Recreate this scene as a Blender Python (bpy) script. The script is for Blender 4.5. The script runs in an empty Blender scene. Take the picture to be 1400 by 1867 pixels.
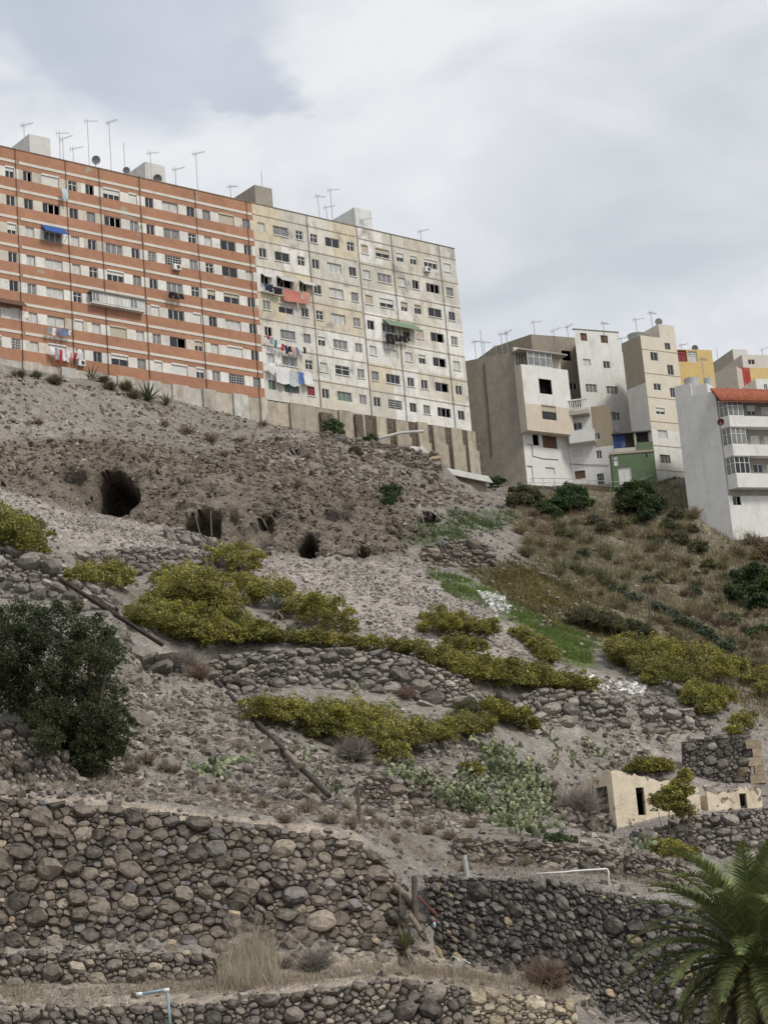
import bpy, bmesh, math, random
import numpy as np
from mathutils import Vector, Matrix, noise as mnoise

SC = bpy.context.scene
COL = SC.collection
# ------------------------------------------------------------------ camera
F, PIT, ROL, CX, CY = 3700.0, 0.2502, -0.083, 700.0, 933.5      # focal length etc. in pixels of the 1400 px wide photograph
cp, sp, cr, sr = math.cos(PIT), math.sin(PIT), math.cos(ROL), math.sin(ROL)
FW = Vector((0, cp, sp)); UP = Vector((0, -sp, cp)); RT = Vector((1, 0, 0))
cam_d = bpy.data.cameras.new('camera'); cam = bpy.data.objects.new('camera', cam_d); COL.objects.link(cam)
r_ = RT*cr + UP*sr; u_ = -RT*sr + UP*cr; b_ = -FW
cam.matrix_world = Matrix(((r_.x, u_.x, b_.x, 0), (r_.y, u_.y, b_.y, 0), (r_.z, u_.z, b_.z, 0), (0, 0, 0, 1)))
cam_d.sensor_fit = 'HORIZONTAL'; cam_d.sensor_width = 36; cam_d.lens = 36*F/1400
cam_d.clip_start = 0.5; cam_d.clip_end = 8000
SC.camera = cam
SC.view_settings.view_transform = 'Standard'; SC.view_settings.look = 'None'
SC.view_settings.exposure = 0.78; SC.view_settings.gamma = 1.0
# ------------------------------------------------------------------ sky and sun
SUN_EL, SUN_AZ = math.radians(50), math.radians(125)      # azimuth clockwise from +Y (the view direction)
W = bpy.data.worlds.new('World'); SC.world = W; W.use_nodes = True
nt = W.node_tree; nt.nodes.clear()
def wn(t, **k):
    n = nt.nodes.new(t)
    for a, b in k.items(): setattr(n, a, b)
    return n
out = wn('ShaderNodeOutputWorld'); bg = wn('ShaderNodeBackground'); bg.inputs['Strength'].default_value = 0.1
sky = wn('ShaderNodeTexSky', sky_type='NISHITA', sun_disc=False, sun_elevation=SUN_EL, sun_rotation=SUN_AZ)
tc = wn('ShaderNodeTexCoord')
mp = wn('ShaderNodeMapping'); mp.inputs['Scale'].default_value = (1, 1, 1.9)
n1 = wn('ShaderNodeTexNoise'); n1.inputs['Scale'].default_value = 4.3; n1.inputs['Detail'].default_value = 9; n1.inputs['Roughness'].default_value = .52; n1.inputs['Distortion'].default_value = .35
n2 = wn('ShaderNodeTexNoise'); n2.inputs['Scale'].default_value = 11; n2.inputs['Detail'].default_value = 7; n2.inputs['Roughness'].default_value = .5; n2.inputs['Distortion'].default_value = .5
off = wn('ShaderNodeMapping'); off.inputs['Location'].default_value = (.62, 1.13, .35); off.inputs['Scale'].default_value = (1, 1, 1.9)
L = nt.links.new
L(tc.outputs['Generated'], mp.inputs['Vector']); L(tc.outputs['Generated'], off.inputs['Vector'])
L(off.outputs['Vector'], n1.inputs['Vector']); L(mp.outputs['Vector'], n2.inputs['Vector'])
# cloud brightness from the two noises
ad = wn('ShaderNodeMath', operation='MULTIPLY_ADD'); L(n2.outputs['Fac'], ad.inputs[0]); ad.inputs[1].default_value = .55
L(n1.outputs['Fac'], ad.inputs[2])
rp = wn('ShaderNodeValToRGB'); L(ad.outputs[0], rp.inputs['Fac'])
e = rp.color_ramp.elements
e[0].position = .56; e[0].color = (3.55, 3.7, 3.98, 1)
e[1].position = .97; e[1].color = (5.05, 5.12, 5.22, 1)
m = e.new(.74); m.color = (4.1, 4.26, 4.48, 1)
m = e.new(.84); m.color = (4.5, 4.62, 4.8, 1)
# a thin place in the overcast where blue-grey shows through
def dirv(px, py):
    x, y = px-CX, py-CY
    x, y = x*cr + y*sr, -x*sr + y*cr
    return (FW + RT*(x/F) - UP*(y/F))
def gap(px, py, rad):
    vm = wn('ShaderNodeVectorMath', operation='DISTANCE'); nm = wn('ShaderNodeVectorMath', operation='NORMALIZE')
    L(tc.outputs['Generated'], nm.inputs[0]); L(nm.outputs[0], vm.inputs[0]); vm.inputs[1].default_value = dirv(px, py).normalized()
    a = wn('ShaderNodeMath', operation='MULTIPLY_ADD'); L(n2.outputs['Fac'], a.inputs[0]); a.inputs[1].default_value = .12; L(vm.outputs['Value'], a.inputs[2])
    mr = wn('ShaderNodeMapRange', interpolation_type='SMOOTHSTEP'); L(a.outputs[0], mr.inputs['Value'])
    mr.inputs['From Min'].default_value = rad*.62+.06; mr.inputs['From Max'].default_value = rad*1.35+.06; mr.inputs['To Min'].default_value = 1; mr.inputs['To Max'].default_value = 0
    return mr.outputs['Result']
g1 = gap(215, -25, .072)
g2 = gap(440, 130, .018)
mx = wn('ShaderNodeMath', operation='MAXIMUM'); L(g1, mx.inputs[0]); L(g2, mx.inputs[1])
ml = wn('ShaderNodeMath', operation='MULTIPLY'); L(mx.outputs[0], ml.inputs[0]); ml.inputs[1].default_value = .5
thin = wn('ShaderNodeMix', data_type='RGBA'); L(ml.outputs[0], thin.inputs[0]); L(rp.outputs['Color'], thin.inputs[6]); thin.inputs[7].default_value = (2.25, 2.6, 3.35, 1)
mixs = wn('ShaderNodeMix', data_type='RGBA'); mixs.inputs[0].default_value = .95
L(sky.outputs['Color'], mixs.inputs[6]); L(thin.outputs[2], mixs.inputs[7])
L(mixs.outputs[2], bg.inputs['Color']); L(bg.outputs[0], out.inputs['Surface'])
sd = bpy.data.lights.new('sun', 'SUN'); sd.energy = 1.5; sd.angle = math.radians(14); sd.color = (1, .955, .88)
sun = bpy.data.objects.new('sun', sd); COL.objects.link(sun)
sun.rotation_euler = Vector((-math.sin(SUN_AZ)*math.cos(SUN_EL), -math.cos(SUN_AZ)*math.cos(SUN_EL), -math.sin(SUN_EL))).to_track_quat('-Z', 'Y').to_euler()

# ------------------------------------------------------------------ helpers
rnd = random.Random(7)
rng = np.random.default_rng(11)
def ray(px, py): return dirv(px, py)
def at(px, py, D):                       # the point that pixel sees at depth D (metres ahead, horizontally)
    r = ray(px, py); return r*(D/r.y)
def atz(px, py, z):                      # the point that pixel sees at height z
    r = ray(px, py); return r*(z/r.z)
def proj(P):                             # world (n,3) -> pixels
    P = np.asarray(P, float); d = P[:, 1]*cp + P[:, 2]*sp; v = -P[:, 1]*sp + P[:, 2]*cp
    d = np.where(d < .1, .1, d); x = F*P[:, 0]/d; y = -F*v/d
    return np.stack([CX + x*cr - y*sr, CY + x*sr + y*cr], 1)
def inpoly(pts, poly):
    x, y = pts[:, 0], pts[:, 1]; ins = np.zeros(len(pts), bool); n = len(poly)
    for i in range(n):
        x1, y1 = poly[i]; x2, y2 = poly[i-1]
        if y1 == y2: continue
        c = ((y1 > y) != (y2 > y)) & (x < (x2-x1)*(y-y1)/(y2-y1)+x1)
        ins ^= c
    return ins
def vnoise(x, y, seed=0):                # 2-d value noise, numpy
    xi = np.floor(x).astype(np.int64); yi = np.floor(y).astype(np.int64); fx = x-xi; fy = y-yi
    fx = fx*fx*(3-2*fx); fy = fy*fy*(3-2*fy)
    def h(a, b):
        n = (a*374761393 + b*668265263 + seed*1442695041) & 0xffffffff
        n = ((n ^ (n >> 13))*1274126177) & 0xffffffff
        return ((n ^ (n >> 16)) & 0xffff)/65535.0
    return (h(xi, yi)*(1-fx)+h(xi+1, yi)*fx)*(1-fy)+(h(xi, yi+1)*(1-fx)+h(xi+1, yi+1)*fx)*fy
def fbm(x, y, oct=4, seed=0, rough=.5):
    s = 0; a = 1; t = 0
    for i in range(oct):
        s = s+a*(vnoise(x*2**i+i*17.3, y*2**i-i*9.1, seed+i)*2-1); t += a; a *= rough
    return s/t
def tag(o, label=None, cat=None, group=None, kind=None):
    if label: o['label'] = label
    if cat: o['category'] = cat
    if group: o['group'] = group
    if kind: o['kind'] = kind
    return o
def empty(name, loc, label=None, cat=None, group=None, rz=0):
    o = bpy.data.objects.new(name, None); COL.objects.link(o); o.location = loc; o.rotation_euler = (0, 0, rz); o.empty_display_size = .3
    return tag(o, label, cat, group)
def meshdata(name, verts, faces, mats=(), cols=None, smooth=True, midx=None, sharp=None, fcols=None):
    me = bpy.data.meshes.new(name)
    me.from_pydata([tuple(v) for v in verts], [], [tuple(f) for f in faces])
    for m in mats: me.materials.append(m)
    if midx is not None: me.polygons.foreach_set('material_index', np.asarray(midx, np.int32))
    if smooth: me.polygons.foreach_set('use_smooth', np.ones(len(me.polygons), bool))
    if sharp is not None: me.set_sharp_from_angle(angle=math.radians(sharp))
    if cols is not None:
        a = me.color_attributes.new('Col', 'FLOAT_COLOR', 'POINT'); c = np.ones((len(verts), 4), np.float32); c[:, :3] = np.asarray(cols, np.float32).reshape(-1, 3); a.data.foreach_set('color', c.ravel())
    if fcols is not None:
        a = me.color_attributes.new('Col', 'FLOAT_COLOR', 'CORNER'); c = []
        for p, fc in zip(me.polygons, fcols): c += [fc[0], fc[1], fc[2], 1]*p.loop_total
        a.data.foreach_set('color', np.asarray(c, np.float32))
    me.update(); return me
def bigmesh(name, V, Fc, mat, cols, smooth=True):      # numpy mesh; Fc (n,3) or (n,4)
    me = bpy.data.meshes.new(name); V = np.asarray(V, np.float32); Fc = np.asarray(Fc, np.int32); k = Fc.shape[1]
    me.vertices.add(len(V)); me.vertices.foreach_set('co', V.ravel())
    me.loops.add(Fc.size); me.loops.foreach_set('vertex_index', Fc.ravel())
    me.polygons.add(len(Fc)); me.polygons.foreach_set('loop_start', np.arange(0, Fc.size, k, dtype=np.int32))
    me.polygons.foreach_set('use_smooth', np.full(len(Fc), smooth))
    me.update(calc_edges=True)
    a = me.color_attributes.new('Col', 'FLOAT_COLOR', 'POINT'); c = np.ones((len(V), 4), np.float32); c[:, :3] = cols; a.data.foreach_set('color', c.ravel())
    me.materials.append(mat); me.validate(); return me
def link(name, me, parent=None, loc=(0, 0, 0), rot=None, scale=None):
    o = bpy.data.objects.new(name, me); COL.objects.link(o); o.location = loc
    if rot is not None: o.rotation_euler = rot
    if scale is not None: o.scale = scale
    if parent is not None: o.parent = parent
    return o
class MB:                                # collects boxes, tubes and prisms of one part
    def __init__(s): s.v = []; s.f = []; s.m = []; s.c = []
    def add(s, vs, fs, mi=0, col=None):
        n = len(s.v); s.v += [tuple(v) for v in vs]; s.f += [tuple(i+n for i in f) for f in fs]; s.m += [mi]*len(fs); s.c += [col or (1, 1, 1)]*len(fs)
    def box(s, a, b, mi=0, col=None):
        x0, y0, z0 = a; x1, y1, z1 = b
        s.add([(x0, y0, z0), (x1, y0, z0), (x1, y1, z0), (x0, y1, z0), (x0, y0, z1), (x1, y0, z1), (x1, y1, z1), (x0, y1, z1)],
              [(0, 3, 2, 1), (4, 5, 6, 7), (0, 1, 5, 4), (1, 2, 6, 5), (2, 3, 7, 6), (3, 0, 4, 7)], mi, col)
    def prism(s, poly, z0, z1, mi=0, col=None, top=True):
        n = len(poly); z0 = z0 if hasattr(z0, '__len__') else [z0]*n; z1 = z1 if hasattr(z1, '__len__') else [z1]*n
        s.add([(p[0], p[1], z) for p, z in zip(poly, z0)]+[(p[0], p[1], z) for p, z in zip(poly, z1)],
              [(i, (i+1) % n, n+(i+1) % n, n+i) for i in range(n)]+([tuple(range(n, 2*n)), tuple(range(n-1, -1, -1))] if top else []), mi, col)
    def tube(s, pts, r, n=6, mi=0, col=None):
        pts = [Vector(p) for p in pts]; R = r if hasattr(r, '__len__') else [r]*len(pts); base = len(s.v); k = len(pts); vs = []
        for i, p in enumerate(pts):
            t = (pts[min(i+1, k-1)]-pts[max(i-1, 0)]).normalized(); a = t.orthogonal().normalized() if i == 0 else (a-t*a.dot(t)).normalized(); b = t.cross(a)
            for j in range(n): vs.append(p+(a*math.cos(2*math.pi*j/n)+b*math.sin(2*math.pi*j/n))*R[i])
        fs = [(i*n+j, i*n+(j+1) % n, (i+1)*n+(j+1) % n, (i+1)*n+j) for i in range(k-1) for j in range(n)]+[tuple(range(n-1, -1, -1)), tuple((k-1)*n+j for j in range(n))]
        s.add(vs, fs, mi, col)
    def build(s, name, mats, parent=None, origin=(0, 0, 0), smooth=False, sharp=None, cols=False, loc=None, rot=None):
        o = Vector(origin); me = meshdata(name, [Vector(v)-o for v in s.v], s.f, mats if isinstance(mats, (list, tuple)) else [mats], smooth=smooth, sharp=sharp, midx=s.m, fcols=s.c if cols else None)
        return link(name, me, parent, loc if loc is not None else ((0, 0, 0) if parent is not None else o), rot)
# ------------------------------------------------------------------ materials
MT = {}
def mat(name, rough=.9, spec=.25, metal=0):
    m = bpy.data.materials.new(name); m.use_nodes = True; b = m.node_tree.nodes['Principled BSDF']
    b.inputs['Roughness'].default_value = rough; b.inputs['Specular IOR Level'].default_value = spec; b.inputs['Metallic'].default_value = metal
    MT[name] = m; return m, m.node_tree, b
def nd(t, ty, **k):
    n = t.nodes.new(ty)
    for a, b in k.items():
        if a in n.inputs: n.inputs[a].default_value = b
        else: setattr(n, a, b)
    return n
def varied(name, base=None, amp=.35, scale=3, detail=6, bump=.3, bscale=18, bdist=.03, rough=.9, spec=.2, tint=(1, 1, 1), tamp=.0, metal=0, coord='Object'):
    """base colour (or the Col attribute) times noise, with bump"""
    m, t, b = mat(name, rough, spec, metal); Lk = t.links.new
    tc = nd(t, 'ShaderNodeTexCoord')
    ns = nd(t, 'ShaderNodeTexNoise', Scale=scale, Detail=detail, Roughness=.62); Lk(tc.outputs[coord], ns.inputs['Vector'])
    mr = nd(t, 'ShaderNodeMapRange'); Lk(ns.outputs['Fac'], mr.inputs['Value']); mr.inputs['From Min'].default_value = .28; mr.inputs['From Max'].default_value = .72
    mr.inputs['To Min'].default_value = 1-amp; mr.inputs['To Max'].default_value = 1+amp
    if base is None: src = nd(t, 'ShaderNodeVertexColor', layer_name='Col').outputs['Color']
    else:
        rg = nd(t, 'ShaderNodeRGB'); rg.outputs[0].default_value = (*base, 1); src = rg.outputs[0]
    mu = nd(t, 'ShaderNodeVectorMath', operation='SCALE'); Lk(src, mu.inputs[0]); Lk(mr.outputs[0], mu.inputs['Scale'])
    res = mu.outputs[0]
    if tamp:
        n3 = nd(t, 'ShaderNodeTexNoise', Scale=scale*.35, Detail=4); Lk(tc.outputs[coord], n3.inputs['Vector'])
        m3 = nd(t, 'ShaderNodeMapRange'); Lk(n3.outputs['Fac'], m3.inputs['Value']); m3.inputs['From Min'].default_value = .45; m3.inputs['From Max'].default_value = .65; m3.inputs['To Max'].default_value = tamp
        mx = nd(t, 'ShaderNodeMix', data_type='RGBA'); Lk(m3.outputs[0], mx.inputs[0]); Lk(res, mx.inputs[6]); mx.inputs[7].default_value = (*tint, 1); res = mx.outputs[2]
    Lk(res, b.inputs['Base Color'])
    if bump:
        nb = nd(t, 'ShaderNodeTexNoise', Scale=bscale, Detail=5, Roughness=.6); Lk(tc.outputs[coord], nb.inputs['Vector'])
        bp = nd(t, 'ShaderNodeBump', Strength=bump, Distance=bdist); Lk(nb.outputs['Fac'], bp.inputs['Height']); Lk(bp.outputs[0], b.inputs['Normal'])
    return m
M_STONE = varied('basalt_stone', None, .42, 4.5, 7, .7, 12, .05, .92, .2, (.30, .27, .22), .25)
M_ROCK = varied('rock', None, .4, 1.6, 8, .8, 5, .12, .93, .2)
M_GRAVEL = varied('gravel', None, .3, 2, 3, 0, 10, 0, .95, .1)
M_EARTH = varied('wall_core_earth', (.10, .085, .072), .4, 3, 6, .6, 9, .06)
def leafmat(name, trans=.25, rough=.6):
    m, t, b = mat(name, rough, .3); Lk = t.links.new
    vc = nd(t, 'ShaderNodeVertexColor', layer_name='Col'); Lk(vc.outputs['Color'], b.inputs['Base Color'])
    if trans:
        tr = nd(t, 'ShaderNodeBsdfTranslucent'); Lk(vc.outputs['Color'], tr.inputs['Color']); ms = nd(t, 'ShaderNodeMixShader'); ms.inputs[0].default_value = trans
        Lk(b.outputs[0], ms.inputs[1]); Lk(tr.outputs[0], ms.inputs[2]); Lk(ms.outputs[0], t.nodes['Material Output'].inputs['Surface'])
    return m
M_LEAF = leafmat('leaf'); M_DRY = leafmat('dry_grass_blade', .2, .9); M_PALM = leafmat('palm_leaflet', .2, .5)
M_PAD = varied('cactus_pad', None, .22, 9, 3, .15, 30, .01, .6, .35)
M_WOOD = varied('weathered_wood', (.12, .10, .085), .4, 4, 6, .4, 20, .02)
M_TWIG = varied('dry_twig', (.20, .165, .13), .3, 5, 4, 0)
M_BARK = varied('bark', (.10, .08, .062), .35, 4, 6, .5, 14, .03)
# ================================================================== terrain
# facade line of the two long blocks (fitted to the photograph): unit width, floor height 2.8 m
BX0, BY0, BTH, BZ0, BUW, BS = -8.1263, 192.7596, 0.6877, 79.5714, 6.6206, 2.3874
BD = Vector((math.cos(BTH), math.sin(BTH))); BN = Vector((BD.y, -BD.x))
def on_facade(px, py, off=0.0):
    r = ray(px, py); o = Vector((BX0, BY0))+BN*off
    t = (o.x*BD.y-o.y*BD.x)/(r.x*BD.y-r.y*BD.x); return r*t
# stone walls: name, top polyline, base polyline (px, py, depth)
WALLS = {}
WALLS['big'] = ([(-160, 1440, 81), (0, 1455, 81), (250, 1478, 81.5), (480, 1508, 82), (640, 1532, 83), (690, 1560, 84), (735, 1610, 85), (775, 1690, 86)],
                [(-160, 1752, 79), (0, 1748, 79), (250, 1742, 79.5), (470, 1745, 80), (640, 1752, 81), (690, 1757, 82), (740, 1765, 83), (790, 1775, 83.6)])
WALLS['low'] = ([(-160, 1738, 78), (0, 1742, 78), (200, 1738, 78.2), (430, 1742, 78.6)], [(-160, 1802, 77.4), (0, 1803, 77.4), (200, 1800, 77.5), (450, 1792, 78)])
WALLS['right'] = ([(775, 1598, 87.2), (830, 1604, 86.2), (920, 1606, 85), (1000, 1608, 84), (1100, 1625, 83), (1200, 1648, 82), (1400, 1665, 80), (1560, 1680, 78)],
                  [(800, 1745, 85), (840, 1768, 84.2), (920, 1785, 83.2), (1000, 1805, 82), (1100, 1862, 80.5), (1200, 1890, 79.6), (1400, 1910, 78), (1560, 1920, 76)])
WALLS['bottom'] = ([(-160, 1842, 73), (0, 1840, 73), (200, 1838, 73), (400, 1832, 73), (560, 1812, 73.3), (700, 1790, 74), (800, 1796, 74.3), (850, 1806, 74.3)],
                   [(-160, 1925, 72), (0, 1925, 72), (200, 1925, 72), (400, 1925, 72), (560, 1925, 72.2), (700, 1925, 72.6), (800, 1925, 73), (870, 1925, 73)])
WALLS['pale'] = ([(850, 1806, 74.3), (900, 1812, 74.4), (960, 1820, 74.5), (1045, 1828, 74.6)], [(850, 1920, 73), (900, 1920, 73), (960, 1920, 73.2), (1050, 1920, 73.4)])
WALLS['frame'] = ([(830, 1528, 97), (920, 1535, 97), (1020, 1540, 96.5), (1128, 1556, 96)], [(830, 1572, 96), (920, 1583, 96), (1020, 1592, 95.5), (1130, 1606, 95)])
WALLS['frame2'] = ([(1142, 1556, 96.5), (1200, 1566, 96), (1260, 1590, 95.5)], [(1142, 1612, 95.3), (1200, 1622, 95), (1260, 1640, 94.5)])
WALLS['ruin'] = ([(1150, 1522, 117.4), (1200, 1512, 117.4), (1260, 1492, 117.6), (1330, 1482, 118), (1400, 1475, 118), (1520, 1465, 118)],
                 [(1150, 1548, 116.4), (1200, 1556, 116.2), (1260, 1566, 116.2), (1330, 1575, 116.2), (1400, 1580, 116), (1520, 1585, 116)])
WALLS['mid'] = ([(385, 1206, 124), (430, 1196, 124.6), (490, 1186, 125), (600, 1186, 125), (720, 1193, 125), (760, 1203, 125.2), (850, 1240, 126)],
                [(385, 1266, 122.8), (430, 1266, 122.8), (500, 1262, 123), (600, 1258, 123), (720, 1270, 123.4), (770, 1288, 123.8), (870, 1298, 124.6)])
WALLS['midr'] = ([(850, 1262, 127), (930, 1278, 128.6), (985, 1258, 131), (1060, 1262, 132), (1130, 1278, 132.4)], [(850, 1300, 126), (930, 1312, 127.4), (985, 1322, 129.4), (1060, 1332, 130.2), (1150, 1342, 130.6)])
WALLS['gully'] = ([(1172, 1272, 134), (1230, 1285, 134), (1295, 1322, 133.5)], [(1168, 1338, 132.4), (1230, 1344, 132.4), (1290, 1348, 132.4)])
WALLS['leftup'] = ([(-100, 985, 113), (0, 1000, 113), (70, 1018, 113), (130, 1050, 112), (210, 1100, 112)], [(-100, 1090, 110.5), (0, 1095, 110.5), (70, 1096, 110.5), (130, 1098, 110.5), (205, 1125, 110.8)])
WALLS['scree'] = ([(120, 1012, 141.5), (200, 1004, 142), (300, 1000, 142), (380, 1012, 142), (450, 1035, 141)], [(120, 1045, 140.4), (200, 1052, 140.2), (300, 1056, 140.2), (380, 1056, 140.2), (450, 1056, 140.2)])
WALLS['cave'] = ([(302, 964, 150.5), (340, 968, 150.5), (380, 980, 150.5), (410, 1000, 150.5)], [(305, 986, 149.6), (340, 995, 149.6), (380, 1008, 149.6), (410, 1014, 149.8)])
WALLS['cactus'] = ([(645, 1432, 104.4), (690, 1420, 104.8), (750, 1424, 105), (800, 1436, 105), (860, 1465, 105)], [(645, 1462, 103.6), (690, 1476, 103.6), (750, 1482, 103.6), (800, 1486, 103.8), (870, 1496, 104)])
WALLS['tuft'] = ([(640, 1322, 114), (690, 1326, 114), (740, 1335, 114), (790, 1350, 114)], [(640, 1362, 113), (690, 1372, 113), (740, 1376, 113), (800, 1380, 113)])
WALLS['brown'] = ([(-100, 1305, 93.5), (0, 1318, 93.5), (60, 1325, 93.3), (90, 1350, 92.6), (140, 1410, 91)], [(-100, 1440, 91), (0, 1442, 91), (60, 1444, 90.6), (100, 1444, 90), (150, 1446, 89.6)])
WALLS['green'] = ([(770, 1002, 157.6), (810, 990, 158), (860, 985, 158), (900, 1000, 157.6)], [(775, 1028, 156.6), (810, 1036, 156.4), (860, 1042, 156.4), (900, 1040, 156.4)])
WALLS['shrub'] = ([(215, 1192, 112.4), (260, 1188, 112.6), (330, 1202, 112.6)], [(220, 1232, 111.4), (260, 1240, 111.4), (335, 1236, 111.6)])
WALLS['blockfoot'] = ([(585, 790, 182.4), (650, 803, 183.6), (720, 815, 186), (800, 832, 190)], [(585, 806, 180.6), (650, 822, 181.8), (720, 842, 183.6), (805, 862, 187)])
WALLS['row'] = ([(330, 1422, 92.6), (420, 1434, 93), (520, 1446, 93.6), (620, 1462, 94.4)], [(330, 1444, 91.8), (420, 1456, 92.2), (520, 1470, 92.8), (620, 1484, 93.6)])
WALLS['steps'] = ([(1000, 1482, 112.6), (1050, 1474, 113.4), (1112, 1490, 114.4)], [(1000, 1512, 111.4), (1050, 1520, 111.8), (1116, 1526, 112.8)])
# control points of the ground
CT = []
def cpt(px, py, D): CT.append(tuple(at(px, py, D)))
def dens(pl, n=6):
    o = []
    for a, b in zip(pl[:-1], pl[1:]):
        k = max(1, int(abs(b[0]-a[0])//60))
        for i in range(k): o.append(tuple(a[j]+(b[j]-a[j])*i/k for j in range(3)))
    return o+[pl[-1]]
for k, (tp, bs) in WALLS.items():
    for p in dens(tp):
        q = at(*p); CT.append((q.x, q.y+.75, q.z-.06))
    for p in dens(bs):
        q = at(*p); CT.append((q.x, q.y-.15, q.z+.05))
        if k in ('bottom', 'pale'): CT.append((q.x, q.y-3, q.z-.6))
for p in [(-100, 1812, 76), (0, 1812, 75), (200, 1812, 75), (450, 1802, 75.4), (600, 1786, 77), (700, 1776, 78), (800, 1780, 80), (880, 1790, 80.4), (960, 1808, 79.5), (1030, 1825, 78.6),
          (0, 1446, 84), (250, 1464, 85), (450, 1492, 86), (640, 1512, 87.5), (0, 1441, 88), (150, 1446, 88.3), (300, 1450, 88.5),
          (740, 1560, 91), (700, 1520, 91), (800, 1575, 92.5), (880, 1592, 91), (960, 1598, 90), (1060, 1608, 90), (1150, 1622, 89), (1300, 1645, 87),
          (100, 1300, 98), (-50, 1250, 101), (80, 1200, 105), (200, 1300, 99.5), (200, 1390, 95), (300, 1390, 94.5), (330, 1430, 90.5), (400, 1440, 90.6), (280, 1260, 108), (350, 1300, 104.5),
          (420, 1400, 96), (450, 1340, 103), (430, 1290, 116), (500, 1290, 119), (500, 1380, 101), (520, 1440, 95), (600, 1470, 95), (600, 1400, 103.5), (560, 1330, 111), (640, 1300, 119), (640, 1390, 108),
          (700, 1500, 99), (760, 1510, 99.5), (700, 1290, 121), (850, 1320, 119), (860, 1400, 112), (760, 1400, 109), (900, 1510, 101), (900, 1350, 117), (940, 1440, 110), (1000, 1520, 103), (1000, 1400, 121.5), (1000, 1350, 126.5), (1080, 1520, 110), (1050, 1380, 127.2), (1060, 1400, 126.6), (1125, 1516, 119.3), (1060, 1490, 119.6), (1100, 1505, 119.4), (1030, 1480, 119.6), (1030, 1438, 123.2), (1055, 1455, 121.6), (1000, 1455, 118.6), (1200, 1506, 118.9), (1265, 1486, 120.6), (1160, 1408, 126.8), (1240, 1420, 126.4), (1300, 1486, 121), (1380, 1482, 121),
          (1120, 1360, 129), (1180, 1365, 129.4), (1080, 1545, 101), (1180, 1545, 112), (1120, 1530, 113), (1300, 1595, 107), (1400, 1600, 106), (1290, 1500, 119.5), (1400, 1490, 120),
          (1260, 1345, 131.6), (1340, 1338, 132.4), (1400, 1335, 133), (1300, 1428, 127), (1400, 1428, 127), (1220, 1392, 128), (1300, 1464, 124.3), (1400, 1462, 124.3),
          (100, 1110, 116), (250, 1140, 120), (300, 1180, 118), (400, 1190, 125.5), (280, 1090, 128), (420, 1100, 132), (500, 1140, 132), (560, 1150, 131), (0, 970, 127), (80, 985, 134), (230, 1070, 134),
          (540, 1070, 142), (640, 1160, 132), (720, 1178, 130.6), (800, 1180, 131), (860, 1220, 130.6), (650, 1100, 139), (780, 1130, 138.5), (900, 1180, 136), (960, 1240, 134.5), (1060, 1245, 136),
          (650, 1045, 147), (780, 1060, 150), (860, 1110, 145), (980, 1200, 140), (1090, 1240, 137), (1150, 1255, 137.5),
          # foot of the cave cliff, its brow and the slope up to the blocks
          (-100, 850, 150), (0, 880, 152), (80, 905, 152.5), (160, 930, 153.2), (260, 948, 153), (340, 962, 152.5), (440, 1005, 151.5), (560, 1015, 152.2), (640, 1008, 153.6), (720, 992, 157),
          (0, 930, 145), (150, 965, 146), (300, 985, 147.5),
          (-100, 800, 154), (0, 832, 154.5), (80, 848, 155.5), (160, 850, 156.2), (260, 862, 156.4), (340, 880, 156.2), (440, 905, 156), (560, 920, 156.8), (640, 922, 158.4), (720, 930, 161),
          (0, 790, 158), (200, 810, 163), (400, 840, 166.5), (560, 870, 166), (700, 890, 170), (-100, 720, 160), (0, 735, 162), (200, 760, 170), (400, 800, 176.5), (560, 835, 173.6), (760, 900, 182),
          (820, 935, 176), (860, 910, 192), (900, 920, 194), (900, 955, 180), (950, 960, 178), (960, 1010, 165), (930, 1030, 159.5), (1000, 1060, 158), (830, 1035, 154),
          (900, 1085, 149), (1000, 1130, 150), (1060, 1180, 144), (1000, 1170, 143),
          (960, 888, 209.6), (1030, 893, 209.8), (1110, 896, 210), (1180, 890, 211), (1235, 872, 211.5), (1250, 905, 206), (1268, 945, 199.5), (1300, 985, 197.5), (1326, 1016, 196), (1400, 1010, 195.5), (1500, 1005, 195),
          (940, 915, 202), (1000, 925, 202), (1100, 925, 203), (1180, 930, 202), (1000, 990, 184), (1100, 1000, 186), (1200, 1010, 188), (1150, 1060, 174), (1050, 1060, 168), (1300, 1100, 177), (1400, 1080, 178),
          (1100, 1140, 155), (1200, 1170, 156), (1300, 1200, 155), (1400, 1190, 157), (1150, 1210, 143), (1300, 1270, 143), (1400, 1270, 145), (1230, 1250, 141)]: cpt(*p)
# ground along the foot of the long blocks
for px, py in [(-160, 628), (-60, 648), (0, 664), (100, 684), (200, 700), (300, 724), (400, 750), (470, 772), (560, 790), (650, 806), (720, 824), (790, 860), (880, 900)]:
    q = on_facade(px, py, 1.2); CT.append((q.x, q.y, q.z)); CT.append((q.x+.6, q.y+1.5, q.z+.25))
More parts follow.
